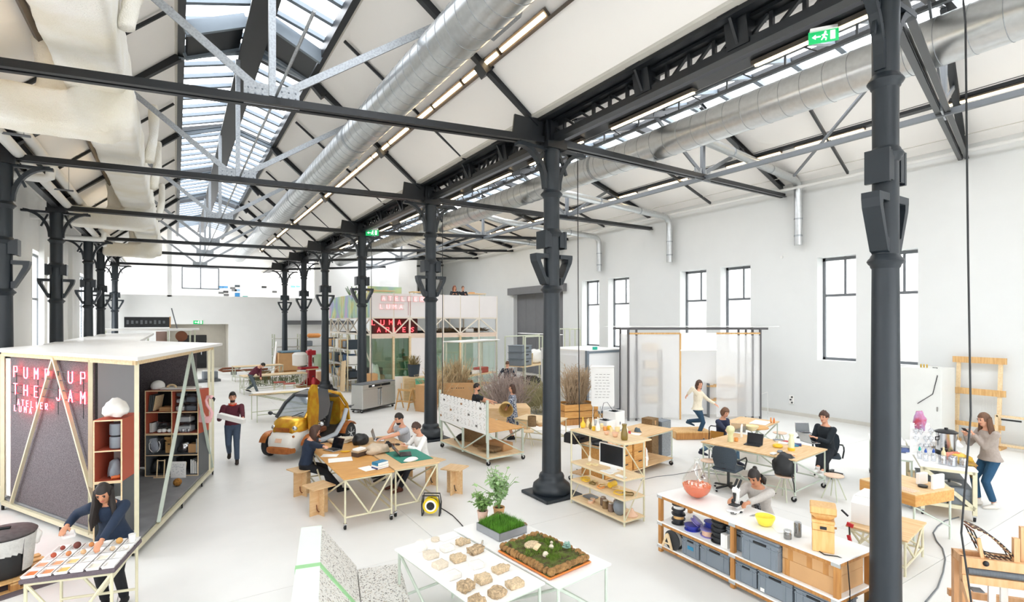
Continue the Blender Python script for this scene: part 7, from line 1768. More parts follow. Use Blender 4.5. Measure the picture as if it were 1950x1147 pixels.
# left back: long white canopy, dark sign box, equipment, pallet
q0,q1=at(108,724),at(300,712)
t=thing('white_canopy','long low white canopy roof on thin posts along the left side','canopy',(-2.2,26.7,0),0)
cz=2.66
cL,cR=atx(104,634,-5.0)if False else None,None
B().box((.15,0,2.72),(2.1,15.0,.10)).build('roof_panel',M['white'],t)
for y in(-6,-2,2,6):
 for x in(-.7,1.0):B().bar((x,y,0),(x,y,2.66),.06,.06).build('post',M['tubec'],t)
for x in(-.7,1.0):B().bar((x,-6.2,2.6),(x,6.2,2.6),.05,.08).build('rail',M['pale'],t)
t=thing('dark_sign_box','dark box with pale raised letters on the shed roof, left back','sign',(-1.3,34.6,0),0)
B().box((0,0,3.35),(2.0,.5,.55)).build('box_body',M['steel'],t);B().box((1.03,0,3.35),(.06,.52,.6)).build('end_cap',M['card'],t)
for k in range(9):B().box((-.85+.2*k,-.26,3.35),(.10,.02,.22-.04*(k%3))).build('letter',M['frame'],t)
B().box((.2,0,2.95),(4.4,1.2,.10)).build('shelf_plate',M['white'],t)
for x in(-1.8,2.2):B().bar((x,0,0),(x,0,2.9),.08,.08).build('post',M['tubec'],t)
t=thing('winch_frame','pale frame with brown wheel and whip rod standing on the canopy end','machine',(.15,33.6,0),0)
for x in(-.5,.5):
 for y in(-.3,.3):B().bar((x,y,0),(x,y,3.0),.07,.07).build('post',M['tubec'],t)
B().box((0,0,2.95),(1.2,.8,.12)).build('top_plate',M['white'],t);B().box((0,0,2.2),(1.8,1.0,.08)).build('dark_deck',M['black'],t)
B().tube((.1,-.35,2.6),(.1,-.28,2.6),.28,18).build('brown_wheel',M['leather'],t);B().tube((-.1,0,3.0),(-.35,0,4.1),.03,6).build('whip_rod',M['frame'],t);B().bev((-.8,.3,2.55),(.5,.05,.6),.01).build('mauve_panel',mat('mauve','#b79a90',.7,noise=(5,.05)),t)
t=thing('parts_pallet','pallet with grey boxes on the floor before the back opening','pallet',at(396,727),.2);B().box((0,0,.07),(1.1,.8,.13)).build('pallet_base',M['frame'],t);B().bev((.1,0,.36),(.7,.5,.42),.02).build('grey_box',M['grey'],t);B().bev((-.05,-.05,.61),(.4,.3,.08),.02).build('white_bundle',M['paper'],t)
q=at(8,905);t=thing('left_cabinet','dark bin and blue green plants behind the left end of the booth','bin',(q.x-.5,q.y+1.2,0),0);B().bev((0,0,.45),(.8,.5,.9),.02).build('bin_body',M['frame'],t);B().bev((0,0,.93),(.85,.55,.06),.02).build('lid',mat('blue_lid','#2d5f96',.5,noise=(5,.1)),t)
blob('green_leaves',leafm,(0,0,.96),(.3,.2,.25),None,None,4,.4,t)
# ================================================================== BRUSHWOOD, BOXES, RACKS (middle distance)
def brush(loc,rx,ry,h,n,m,label,seed,spread=.5,nm='brushwood',w=.010,base=.0):
 r=random.Random(seed);b=B()
 for k in range(n):
  a,q=r.uniform(0,6.28),math.sqrt(r.random())
  p=V((rx*q*math.cos(a)*.7,ry*q*math.sin(a)*.7,base+r.random()*h*.3))
  hh=h*r.uniform(.35,1.0);d=V((r.gauss(0,spread),r.gauss(0,spread),1)).normalized()
  e=p+d*hh*.7;b.bar(p,e,w,w)
  for j in range(3):
   s_=p.lerp(e,r.uniform(.35,1));f=s_+V((r.gauss(0,.22),r.gauss(0,.22),r.uniform(.0,.3)))*.8*h*.6
   b.bar(s_,f,w*.55,w*.55)
 return tag(b.build(nm,m,None,loc=loc),label,'brushwood',kind='stuff')
twig=mat('dry_twig','#c4ad90',.95,noise=(6,.3));twigg=mat('mauve_twig','#b5a49c',.95,noise=(6,.3));twgr=mat('olive_twig','#b3ad84',.95,noise=(6,.3));reed=mat('dry_reed','#d8c29a',.95,noise=(6,.3))
q=at(965,790);brush((q.x,q.y,0),.85,1.0,1.9,480,twigg,'big heap of grey purple brushwood behind the talking couple',1,.5)
q=at(1030,785);brush((q.x,q.y,0),1.3,1.0,1.5,480,twgr,'heap of olive green brushwood left of the second column',2,.6)
q=at(915,770);brush((q.x,q.y,0),.8,.6,.95,200,twgr,'low olive brushwood behind the man in black',3,.6)
pl0=at(1097,806);t=thing('timber_planter','orange timber planter box right of the second column','planter',pl0,-.25)
for k in range(3):B().bev((0,-.4,.12+.23*k),(1.2,.05,.21),.006).build('plank',M['oak']if k==0 else M['pine2']if 'pine2' in M else M['plyo'],t);B().bev((0,.4,.12+.23*k),(1.2,.05,.21),.006).build('plank',M['plyo'],t)
for x in(-.58,.58):
 for k in range(3):B().bev((x,0,.12+.23*k),(.05,.76,.21),.006).build('plank',M['plyo'],t)
B().box((0,0,.6),(1.12,.74,.04)).build('soil',M['brown'],t)
brush((pl0.x,pl0.y,.62),.55,.38,1.45,420,twig,'bare brown twigs standing in the orange timber planter',6,.3)
def open_box(px,py,w_,d_,h_,label,rz,scr=True):
 t=thing('cardboard_box',label,'box',at(px,py),rz)
 for y in(-d_/2,d_/2):B().box((0,y,h_/2),(w_,.02,h_)).build('wall_panel',M['card'],t)
 for x in(-w_/2,w_/2):B().box((x,0,h_/2),(.02,d_,h_)).build('wall_panel',M['card'],t)
 B().box((0,0,.02),(w_,d_,.03)).build('bottom',M['card'],t)
 if scr:
  s_=B()
  for k in range(6):s_.box((-.2+.09*k,-d_/2-.012,h_*.78),(.05,.003,.03))
  s_.build('marker_writing',M['black'],t)['kind']='stuff'
 return t
open_box(870,771,1.3,1.0,.95,'large cardboard box full of dry stalks, right of third column',-.45);q=at(868,768);brush((q.x,q.y,.04),.6,.45,2.0,300,reed,'tall pale dry stalks standing in the large cardboard box',7,.22,w=.014)
q=at(835,775);brush((q.x-.1,q.y,0),.3,.3,1.9,110,reed,'pale dry stalks leaning left of the third column',12,.35,w=.013)
open_box(1003,772,.9,.7,.65,'open cardboard box with flaps below the white rack',-.3,False)
tag(B().bev((0,0,.35),(1.9,.9,.70),.01).build('plywood_crate',M['ply'],None,loc=at(950,815),rz=-.45),'long plywood crate behind the couple, carrying brushwood','crate')
tag(B().bev((0,0,.012),(3.6,2.2,.02),.005).build('white_sheet',M['paper'],None,loc=at(1010,808),rz=-.5),'white sheet on the floor under the brushwood','sheet')
def tube_rack(px0,py0,px1,py1,d_,h_,zs,label,cap=True):
 a,b=at(px0,py0),at(px1,py1);rz=ori(a,b);L_=(b-a).length
 t=thing('tube_rack',label,'rack',(a.x,a.y,0),rz,'white tube racks')
 n=3
 for k in range(n):
  for y in(0,d_):B().tube((L_*k/(n-1),y,0),(L_*k/(n-1),y,h_),.035,8).build('post',M['tubec'],t)
 for y in(0,d_):B().tube((0,y,h_),(L_,y,h_),.03,8).build('top_rail',M['tubec'],t)
 if cap:B().box((L_/2,d_/2,h_+.04),(L_+.4,d_+.1,.04)).build('top_board',M['white'],t)
 for z in zs:B().box((L_/2,d_/2,z),(L_+.05,d_,.04)).build('shelf_board',M['pale'],t)
 return t,a,rz,L_
tr,ra_,rrz,rl=tube_rack(880,768,946,752,.8,2.5,(.55,1.05),'white topped tube rack with pale shelf left of the man in dark jacket')
for k,(u,m,nm,w_,h_)in enumerate(((.35,M['pale'],'wooden_block',.3,.45),(.9,M['black'],'wire_basket',.3,.2),(1.5,M['paper'],'white_heap',.8,.14),(2.1,M['brick']if 'brick' in M else rw_,'brick_block',.7,.25))):
 p=ra_+V((math.cos(rrz)*u,math.sin(rrz)*u,0))+V((-math.sin(rrz)*.4,math.cos(rrz)*.4,0));tag(B().bev((0,0,h_/2),(w_,.4,h_),.02).build(nm,m,None,loc=(p.x,p.y,1.072),rz=rrz),'%s on the upper shelf of the left tube rack'%nm.replace('_',' '),'stock')
tr,rb_,rrz2,rl2=tube_rack(1000,762,1062,745,1.0,2.72,(.45,1.42),'white tube rack holding grey crates near the grey gate',False)
def rk(u,d_,z):return V((rb_.x+math.cos(rrz2)*u-math.sin(rrz2)*d_,rb_.y+math.sin(rrz2)*u+math.cos(rrz2)*d_,z))
for k in range(3):
 t=thing('grey_crate','grey crate in the stack of three on the white rack, %s'%['bottom','middle','top'][k],'crate',rk(.45,.5,1.442+.30*k),rrz2,'grey crates on the white rack');B().bev((0,0,.14),(.9,.7,.28),.02).build('crate_body',crm,t);B().bev((0,0,.28),(.94,.74,.03),.01).build('rim',crd,t);B().box((0,-.355,.18),(.3,.01,.06)).build('handle_slot',M['black'],t)
blob('white_sacks',M['paper'],rk(1.9,.5,1.442),(.4,.3,.4),'white sacks on the upper shelf of the white rack','sacks',2,.3);tag(B().lathe([(.12,0),(.15,.5),(.12,.5)],n=12).build('straw_basket',reed,None,loc=rk(1.2,.4,1.442)),'tall straw basket beside the grey crates','basket')
blob('black_cloth',M['black'],rk(1.0,.3,.472),(.5,.4,.3),'heap of black sheeting on the lower shelf of the rack','cloth',8,.5)
q=at(978,760);t=thing('grey_bin','dark grey bin behind the man in dark jacket','bin',q,0);B().lathe([(.3,0),(.36,.8),(.38,.85),(.34,.85)],n=18).build('bin_body',M['grey'],t,True);B().lathe([(.38,-.02),(.4,0),(.38,.02)],n=18).build('rim',M['slate'],t,True,loc=(0,0,.85))
tag(B().bar((0,0,0),(.05,.1,2.0),.3,.05).build('green_board',mat('olive_board','#a9b56a',.8,noise=(4,.1)),None,loc=at(1040,790)+V((0,0,.02))),'upright olive green board left of the second column','board')
tube_rack(1085,740,1105,738,.8,3.0,(1.9,),'tall thin white rack right of the second column',False)
# white cold room
c0_=at(1118,800);c1_=at(1196,787);crz2=ori(c0_,c1_);cw2=(c1_-c0_).length
t=thing('cold_room','white insulated cold room cabin with grey corner trims','cabin',(c0_.x,c0_.y,0),crz2)
wp_=mat('white_cabin_panel','#eef0f1',.4,noise=(1,.02))
B().box((cw2/2,1.2,1.25),(cw2,2.4,2.2)).build('cabin_body',wp_,t);B().box((cw2/2,1.2,2.37),(cw2+.02,2.42,.05)).build('roof',M['white'],t)
for x in(0,cw2):B().box((x,0,1.25),(.10,.10,2.25)).build('corner_trim',M['bar'],t)
B().box((cw2/2,-.01,2.32),(cw2,.05,.08)).build('top_trim',M['bar'],t);B().box((cw2/2,-.01,.2),(cw2,.05,.06)).build('bottom_trim',M['bar'],t);B().box((cw2/2,.1,.07),(cw2+.2,.3,.14)).build('timber_sill',M['pine'],t)
B().box((-.02,.9,1.25),(.03,.9,1.9)).build('cabin_door',wp_,t);B().box((-.05,.5,1.35),(.04,.05,.35)).build('door_handle',M['frame'],t);B().box((.5,.1,2.44),(.15,.1,.12)).build('green_lamp',mat('green_lamp','#25b39a',.4,noise=(5,.05)),t)
# flip chart
q=at(1148,818);t=thing('flip_chart','white flip chart easel with hand written notes','easel',q,-.62)
for x in(-.33,.33):B().bar((x,0,0),(x*.75,.15,1.95),.03,.03).build('leg',M['chrome'],t)
B().bar((0,.8,0),(0,.18,1.9),.03,.03).build('rear_leg',M['chrome'],t)
B().bar((0,.02,.75),(0,.11,1.95),.72,.02,(0,1,0)).build('board',M['white'],t);B().bar((0,-.005,.72),(0,.09,1.92),.68,.012,(0,1,0)).build('paper_pad',M['cream']if 'cream' in M else M['pipew'],t);B().tube((-.36,.09,1.96),(.36,.09,1.96),.035,8).build('rolled_sheet',M['paper'],t)
sc=B()
for k in range(9):
 z=1.0+.09*k;y=-.005+.095*(z-.72)/1.2-.012
 for j in range(4):sc.box((-.22+.12*j+.02*(k%3),y,z),(.07+.02*((j+k)%2),.004,.010))
sc.build('handwriting',pen,t)['kind']='stuff'
# plastic sheet greenhouse
g0,g1=at(1195,803),at(1446,798);g0=V((13.0,12.95,0));g1=V((17.15,10.75,0));gz=ori(g0,g1);GL=(g1-g0).length;GD=.95;GH=3.12
t=thing('sheet_greenhouse','tall plastic sheeted enclosure with dark posts and white roof','greenhouse',(g0.x,g0.y,0),gz)
film=milky('plastic_film',(.97,.97,.97),.55);film2=milky('side_film',(.97,.97,.97),.55)
dk=mat('dark_post','#5a585a',.5,noise=(5,.05))
for x in(0,.28,GL-.28,GL):
 for y in(0,GD):B().box((x,y,GH/2),(.06,.06,GH)).build('post',dk,t)
B().box((GL/2,-.02,GH+.02),(GL+.5,.10,.07)).build('front_beam',dk,t);B().box((GL/2,GD,GH+.02),(GL+.5,.10,.07)).build('rear_beam',dk,t)
B().box((GL/2,GD/2,GH+.10),(GL+1.0,GD+.6,.02)).build('roof_sheet',film2,t)
d1,d2=GL*.385,GL*.66
for a,b in((.03,d1),(d2,GL-.03)):B().box(((a+b)/2,-.03,GH-.14),(b-a,.04,.06)).build('top_batten',M['pine'],t);B().box(((a+b)/2,-.03,1.5),(b-a,.006,GH-.3)).build('plastic_film',film,t)
B().box((d1,-.04,1.5),(.05,.04,2.95)).build('door_batten',M['pine'],t)
B().box(((d1+d2)/2,-.03,GH-.42),(d2-d1,.02,.6)).build('rolled_blind',M['white'],t);B().tube((d1,-.05,GH-.72),(d2,-.05,GH-.72),.03,8).build('blind_roll',M['white'],t)
B().box(((d1+d2)/2,.5,1.3),(d2-d1+.3,.006,2.4)).build('inner_film',film2,t)
for x in(0,GL):B().box((x,GD/2,1.5),(.006,GD,2.9)).build('side_film',film2,t)
B().box((GL/2,GD,1.5),(GL,.006,2.9)).build('rear_film',film2,t)
for k in range(2):
 u=thing('inner_rack','dim shelf rack with trays inside the plastic enclosure, %s'%('left' if k==0 else 'right'),'rack',(g0.x+math.cos(gz)*(.9 if k==0 else GL-1.0)-math.sin(gz)*.6,g0.y+math.sin(gz)*(.9 if k==0 else GL-1.0)+math.cos(gz)*.6,0),gz)
 zz=(.5,1.1,1.7,2.3)if k==0 else(.6,1.1)
 for z in zz:B().box((0,0,z),(.9 if k==0 else 1.4,.5,.05)).build('shelf_board',M['pine']if k else M['lightgrey'],u);B().bev((.05,-.05,z+.18),(.5,.4,.28),.04).build('stored_bag',[M['paper'],M['grey'],M['pale']][int(z*10)%3],u)
 for x in(-.42,.42):B().box((x*(1 if k==0 else 1.6),0,1.2 if k==0 else .6),(.04,.5,2.4 if k==0 else 1.2)).build('side_frame',M['frame'],u)
q=at(1322,838);t=thing('timber_step','low timber step before the plastic enclosure door','step',q,gz)
B().bev((0,.35,.21),(1.05,.7,.04),.006).build('tread',M['pine'],t);B().box((0,.02,.10),(1.05,.04,.18)).build('riser',M['oak'],t);B().box((-.5,.35,.1),(.04,.66,.18)).box((.5,.35,.1),(.04,.66,.18)).build('side',M['pine'],t)
STEP=(q,gz)
tag(B().path([(-.25,0,0),(-.25,0,.75),(.2,0,.8),(.25,0,0)],.012,6).build('wire_stand',M['pipew'],None,loc=at(1455,790)),'thin white wire frame standing right of the enclosure','frame')
# ================================================================== GOLD ELECTRIC CAR
cm=V((2.42,14.05,0));hd_=V((-.74,-.67,0)).normalized();crz3=math.atan2(hd_.y,hd_.x)
t=thing('electric_car','tiny gold wrapped electric car with scissor door raised','car',(cm.x,cm.y,0),crz3)
gold=mat('gold_foil','#e8bb35',.25,.55,noise=(5,0),col2='#cf8f2a');copper=mat('copper_wrap','#c47a3f',.4,.35,noise=(6,0),col2='#a85f2c');wcar=mat('white_shell','#efece4',.35,noise=(5,.04));tyre=mat('tyre','#2c2d2f',.85,noise=(20,.15));dkg=mat('dark_trim','#34373b',.4,noise=(9,.1));lgr=mat('light_grey_trim_car','#b9c0c8',.35,noise=(5,.05))
XF,XRr=.0,-1.70
# lower tub and nose: lofted sections (x, half width, z bottom, z top)
def loft(secs,nm,m,par=None,smooth=True,n=14,power=.5):
 b=B();vs=[];fs=[]
 for(x,w_,z0,z1)in secs:
  for k in range(n):
   a=2*PI*k/n;c,s_=math.cos(a),math.sin(a)
   vs.append((x,w_*math.copysign(abs(c)**power,c),(z0+z1)/2+(z1-z0)/2*math.copysign(abs(s_)**power,s_)))
 m_=len(secs)
 for i in range(m_-1):
  for k in range(n):fs.append((i*n+k,i*n+(k+1)%n,(i+1)*n+(k+1)%n,(i+1)*n+k))
 fs+=[tuple(range(n)),tuple(range((m_-1)*n,m_*n))[::-1]]
 return b.add(vs,fs).build(nm,m,par or t,smooth)
loft([(.46,.22,.26,.48),(.40,.34,.22,.62),(.2,.40,.20,.74),(-.1,.42,.2,.78),(-.35,.42,.2,.7)],'nose_shell',wcar)
loft([(.50,.26,.20,.33),(.46,.34,.18,.36),(.30,.38,.17,.34)],'front_bumper',copper)
loft([(-.3,.42,.2,.42),(-.9,.46,.18,.36),(-1.5,.46,.18,.5),(-2.0,.40,.22,.62),(-2.12,.30,.3,.58)],'floor_tub',dkg)
loft([(.30,.28,.60,.80),(.16,.38,.60,.96),(-.05,.44,.62,1.02),(-.2,.45,.66,1.0)],'front_cowl',gold)
B().bar((.31,-.20,.74),(.31,.20,.74),.02,.09).build('grille_band',copper,t);B().disc((.325,0,.74),.05,.02,16,(1,0,0)).build('round_badge',copper,t)
for s_ in(-1,1):B().ball((.24,s_*.30,.78),(.06,.07,.06),12,8).build('headlight',M['chrome'],t,True)
B().box((.44,0,.50),(.03,.18,.10),M=Euler((0,-.5,0)).to_matrix()).build('number_plate',vpk,t)
for s_ in(-1,1):B().disc((.34,s_*.34,.60),.03,.03,10,(1,0,0)).build('side_lamp',copper,t)
# windscreen, roof, pillars
gls=glassy('car_glass',(.75,.82,.9),.7,.03)
ws=[(-.02,.42,1.0),(-.30,.40,1.28),(-.58,.34,1.46)]
for i in range(2):
 (xa,wa,za),(xb,wb_,zb_)=ws[i],ws[i+1]
 B().add([(xa,-wa+.04,za),(xa,wa-.04,za),(xb,wb_-.04,zb_),(xb,-wb_+.04,zb_),(xa-.01,-wa+.04,za-.01),(xa-.01,wa-.04,za-.01),(xb-.01,wb_-.04,zb_-.01),(xb-.01,-wb_+.04,zb_-.01)],[(0,1,2,3),(7,6,5,4),(0,4,5,1),(1,5,6,2),(2,6,7,3),(3,7,4,0)]).build('windscreen',gls,t)
for s_ in(-1,1):B().path([(.0,s_*.42,.98),(-.30,s_*.40,1.29),(-.58,s_*.35,1.47),(-1.1,s_*.34,1.52),(-1.55,s_*.36,1.40),(-1.85,s_*.40,1.05),(-1.92,s_*.42,.62)],.045,8).build('roof_pillar',gold if s_>0 else dkg,t,True)
loft([(-.55,.33,1.42,1.50),(-.9,.36,1.44,1.56),(-1.3,.36,1.40,1.54),(-1.6,.34,1.28,1.44)],'roof',mat('grey_roof','#5d6167',.3,noise=(5,.05)))
loft([(-1.6,.36,.5,1.42),(-1.85,.38,.5,1.1),(-1.95,.36,.5,.8)],'rear_shell',gold)
B().bar((.02,.05,1.02),(-.10,.30,1.12),.02,.02).build('wiper',M['black'],t)
# seat, belts, interior
B().bev((-.95,0,.50),(.5,.44,.14),.03).build('seat_cushion',M['leather'],t);B().bar((-1.22,0,.55),(-1.42,0,1.2),.46,.10,(1,0,0)).build('seat_back',dkg,t)
dots=B()
for i in range(6):
 for j in range(5):dots.ball((-1.22-.025*i+.06,-.16+.08*j,.70+.08*i),.012,6,4)
dots.build('seat_dots',M['lightgrey'],t)['kind']='stuff'
for s_ in(-1,1):B().bar((-1.32,s_*.12,1.2),(-1.0,s_*.16,.58),.04,.01).build('seat_belt',M['black'],t)
B().path([(-.42+.14*math.cos(a*.45),.14*math.sin(a*.45),.92+.07*math.cos(a*.45))for a in range(14)],.014,6,closed=True).build('steering_wheel',M['black'],t,True);B().bar((-.42,0,.92),(-.15,0,.85),.04,.04).build('steering_column',M['black'],t)
B().path([(-.28,.44,.36),(-.7,.48,.33),(-1.2,.48,.36),(-1.55,.47,.62),(-1.75,.45,.95)],.06,8).build('side_sill',lgr,t,True);B().path([(-.28,-.44,.36),(-.7,-.48,.33),(-1.2,-.48,.36),(-1.55,-.47,.62)],.06,8).build('side_sill',lgr,t,True)
# raised scissor door on the left side (towards the camera's right)
dr=B();ang=1.15
prof2=[(-.02,.0),(.28,.02),(.34,.5),(.30,1.0),(.16,1.16),(.0,1.12),(-.06,.6)]
dr.prism([(x-.30,z+.66)for x,z in prof2],'y',.50,.56);do=dr.build('raised_door',gold,t)
B().prism([(x*.9-.52,z*.88+.78)for x,z in((-.02,.1),(.22,.1),(.2,1.0),(.1,1.06),(-.28,.95),(-.42,.5),(-.3,.2))],'y',.50,.53).build('door_window',mat('smoked_door_glass','#55585d',.15,noise=(5,.05)),do)
B().path([(-.18,.56,.72),(-.10,.70,.80),(-.08,.76,.84)],.02,6).build('mirror_arm',dkg,t,True);B().ball((-.08,.80,.86),(.05,.09,.06),10,7).build('door_mirror',M['chrome'],t,True);B().path([(-.05,-.44,1.02),(-.02,-.56,1.06)],.015,6).build('mirror_arm',dkg,t);B().ball((-.02,-.62,1.07),(.04,.07,.05),10,7).build('door_mirror',dkg,t,True)
# wheels with mudguards
for x,s_,nm in((XF,1,0),(XF,-1,0),(XRr,1,1),(XRr,-1,1)):
 y=s_*(.60 if nm==0 else .56);r_=.29
 Ry=Matrix.Rotation(PI/2,3,'X')
 w_=B().lathe([(.19,-.065),(.26,-.065),(.285,-.04),(.29,0),(.285,.04),(.26,.065),(.19,.065)],c=(x,y,r_),n=26,M=Ry).build('tyre',tyre,t,True)
 rm=B().lathe([(.188,-.055),(.195,-.05),(.195,.05),(.188,.055)],c=(x,y,r_),n=24,M=Ry);rm.build('rim',dkg,w_,True)
 sp_=B();yo=y+s_*.066
 for k in range(5):a=k*1.2566+.3;sp_.bar((x+.03*math.cos(a),yo,r_+.03*math.sin(a)),(x+.175*math.cos(a-.12),yo,r_+.175*math.sin(a-.12)),.03,.014).bar((x+.03*math.cos(a),yo,r_+.03*math.sin(a)),(x+.175*math.cos(a+.22),yo,r_+.175*math.sin(a+.22)),.022,.014)
 sp_.disc((x,yo,r_),.04,.02,12,(0,1,0));sp_.build('spokes',M['chrome'],w_)['kind']='stuff'
 g_=B();n=10;vs=[];fs=[]
 for k in range(n+1):
  a=PI*(.02+.72*k/n)+(.25 if nm==0 else .1)
  for rr,yy in((.325,-.09),(.345,0),(.325,.09),(.31,.09),(.31,-.09)):vs.append((x+rr*math.cos(a),y+yy,r_+rr*math.sin(a)))
 for k in range(n):
  for j in range(5):fs.append((k*5+j,k*5+(j+1)%5,k*5+5+(j+1)%5,k*5+5+j))
 fs+=[tuple(range(5)),tuple(range(n*5,n*5+5))]
 g_.add(vs,fs).build('mudguard',copper,t,True)
 for dz in(-.06,.08):B().tube((x,s_*.36,r_+dz),(x,y-s_*.08,r_+dz*.6),.022,8).build('suspension_arm',dkg,t)
# ================================================================== PEOPLE
def ik(a,b,l1,l2,pole):
 d=b-a;L_=min(d.length,(l1+l2)*.999)
 u=d.normalized();b2=a+u*L_
 x=(l1*l1-l2*l2+L_*L_)/(2*L_);h=math.sqrt(max(l1*l1-x*x,0))
 p=V(pole)-u*V(pole).dot(u);p=p.normalized()if p.length>1e-5 else basis(u)[0]
 return a+u*x+p*h,b2
def loftE(b,secs,n=14):
 """secs: (centre, right vector, forward vector, rx, ry)"""
 vs=[];fs=[]
 for c,r,f,rx,ry in secs:
  for k in range(n):
   t_=2*PI*k/n;vs.append(V(c)+r*(rx*math.cos(t_))+f*(ry*math.sin(t_)))
 m=len(secs)
 for i in range(m-1):
  for k in range(n):fs.append((i*n+k,i*n+(k+1)%n,(i+1)*n+(k+1)%n,(i+1)*n+k))
 fs+=[tuple(range(n))[::-1],tuple(range((m-1)*n,m*n))]
 return b.add(vs,fs)
def limb(b,pts,rr,n=10):
 q=[V(p)for p in pts];P_l=[];R_l=[]
 for i in range(len(q)-1):
  for k in range(4):
   u=k/4;P_l.append(q[i].lerp(q[i+1],u));R_l.append(rr[i]+(rr[i+1]-rr[i])*u)
 P_l.append(q[-1]);R_l.append(rr[-1])
 b.path(P_l,0,n,R_l);b.ball(q[0],rr[0],10,7)
 for i in range(1,len(q)-1):b.ball(q[i],rr[i],10,7)
 return b
CLO={}
def cloth(col,nz=.1,pat=None):
 k=(col,pat)
 if k not in CLO:CLO[k]=mat('cloth_'+col[1:],col,.9,noise=(30,nz),bump=(14,.25))if not pat else mat('cloth_'+col[1:]+'_pattern',col,.9,noise=(pat[1],0),col2=pat[0],kind='VORONOI')
 return CLO[k]
def person(label,loc,face,Hh,pz,lean=0.0,side=0.0,hands=None,feet=None,knees=None,elbows=None,head=(0,0),fem=False,skin='skin',hair='hairb',hstyle='short',hlen=.3,top='#222',topm=None,sleeve=1.0,legs='#222',legm=None,legcut=1.0,shoe='#222',dress=None,coat=None,beard=False,vox=.011,foot_yaw=(0,0),heel=(0,0),curl=.5,headset=None,palm=None,twist=0.0,front=None,name_parts=('shirt','trousers')):
 k=Hh/1.70
 rz=math.atan2(-face[0],face[1])
 t=thing('person',label,'person',loc,rz)
 up=V((math.sin(side),math.sin(lean),math.cos(lean))).normalized()
 R0=V((1,0,0));right=(R0-up*R0.dot(up)).normalized()
 right=(Matrix.Rotation(twist,3,up)@right).normalized()
 fwd=up.cross(right).normalized()
 pel=V((0,0,pz))
 g=.93 if fem else 1.0
 def sp_(h):return pel+up*(h*k)
 hips=V((1,0,0));hf=V((0,1,0))
 S=[(pel+V((0,0,-.09*k)),hips,hf,.11,.095),(pel,hips,hf,.165 if fem else .158,.115),(sp_(.10),right,fwd,.145*g,.105),(sp_(.18),right,fwd,.135*g*(.95 if fem else 1),.10),(sp_(.32),right,fwd,.158*g,.118),(sp_(.41),right,fwd,.160*g,.105),(sp_(.47),right,fwd,.115*g,.08),(sp_(.51),right,fwd,.06,.06)]
 S=[(c,r,f,a*k,b_*k)for c,r,f,a,b_ in S]
    # joints
 sh=[sp_(.43)+right*(s_*(.185 if not fem else .168)*k)for s_ in(-1,1)]
 hp=[pel+V((s_*.085*k,0,-.03*k))for s_ in(-1,1)]
 l1,l2=.285*k,.255*k;t1,t2=.42*k,.42*k
 hands=hands or[None,None];hd=[];el=[]
 for i in(0,1):
  h_=hands[i]
  if h_ is None:h_=sh[i]+V(((-.06,.06)[i],.04,-.52*k))
  e_=(elbows or[None,None])[i]or((-.5,.5)[i],-.6,-.6)
  q,w_=ik(sh[i],V(h_),l1,l2,e_);el.append(q);hd.append(w_)
 feet=feet or[V((-.10,0,0)),V((.10,0,0))];an=[];kn=[]
 for i in(0,1):
  a_=V(feet[i])+V((0,0,.085*k+heel[i]))
  q,w_=ik(hp[i],a_,t1,t2,(knees or[(0,1,.2)]*2)[i]);kn.append(q);an.append(w_)
    # head frame
 hy,hpit=head
 hup=(up*.55+V((0,0,.45))).normalized()
 hr=Matrix.Rotation(hy,3,'Z')@V((1,0,0));hr=(hr-hup*hr.dot(hup)).normalized();hfw=hup.cross(hr).normalized()
 Rp=Matrix.Rotation(hpit,3,hr);hup=Rp@hup;hfw=Rp@hfw
 nb=sp_(.50);hc=nb+(up*.055+hup*.125+hfw*.02)*k
 HM=Matrix((hr,hfw,hup)).transposed()
 def hp_(x,y,z):return hc+HM@(V((x,y,z))*k)
 b=B();loftE(b,S)
 limb(b,[sp_(.46),hc-hup*.06*k-hfw*.01],[.058*k,.052*k])
 b.ball(hc,(.074*k,.094*k,.112*k),18,12,HM);b.ball(hp_(0,.025,-.075),(.052*k,.062*k,.052*k),12,8,HM)
 b.ball(hp_(0,.096,-.018),(.014*k,.020*k,.024*k),8,6,HM)
 for s_ in(-1,1):b.ball(hp_(s_*.075,-.005,-.015),(.012*k,.02*k,.03*k),8,6,HM)
 for i in(0,1):
  limb(b,[sh[i],el[i],hd[i]],[.052*k*g,.040*k*g,.026*k])
  d=(hd[i]-el[i]).normalized();s_=(-1,1)[i]
  pn=V((palm or[None,None])[i]or(0,0,-1));pn=(pn-d*pn.dot(d));pn=pn.normalized()if pn.length>1e-4 else basis(d)[0]
  wd=d.cross(pn).normalized()
  Mh=Matrix((wd,d,pn)).transposed()
  pc=hd[i]+d*.045*k;b.ball(pc,(.040*k,.052*k,.018*k),12,8,Mh)
  for f_,(o_,ln)in enumerate(((-.030,.062),(-.010,.074),(.010,.070),(.028,.056))):
   p0=hd[i]+d*.075*k+wd*o_*k;p1=p0+(d*(1-curl*.3)+pn*curl*.7).normalized()*ln*.55*k;p2=p1+(d*(1-curl)+pn*curl*1.2).normalized()*ln*.5*k
   b.path([pc+wd*o_*.7*k,p0,p1,p2],0,7,[.010*k,.0095*k,.0085*k,.0065*k])
  tw=-1 if(wd.dot(V((1,0,0)))*s_)>0 else 1
  th=hd[i]+d*.02*k+wd*tw*.03*k;b.path([th,th+(d*.7+wd*tw*.6+pn*.3).normalized()*.035*k,th+(d*.95+wd*tw*.35+pn*.6).normalized()*.066*k],0,7,[.013*k,.011*k,.008*k])
  limb(b,[hp[i],kn[i],an[i]],[.082*k,.054*k,.036*k])
 bo=remesh(b,'body',M[skin],t,vox,2)
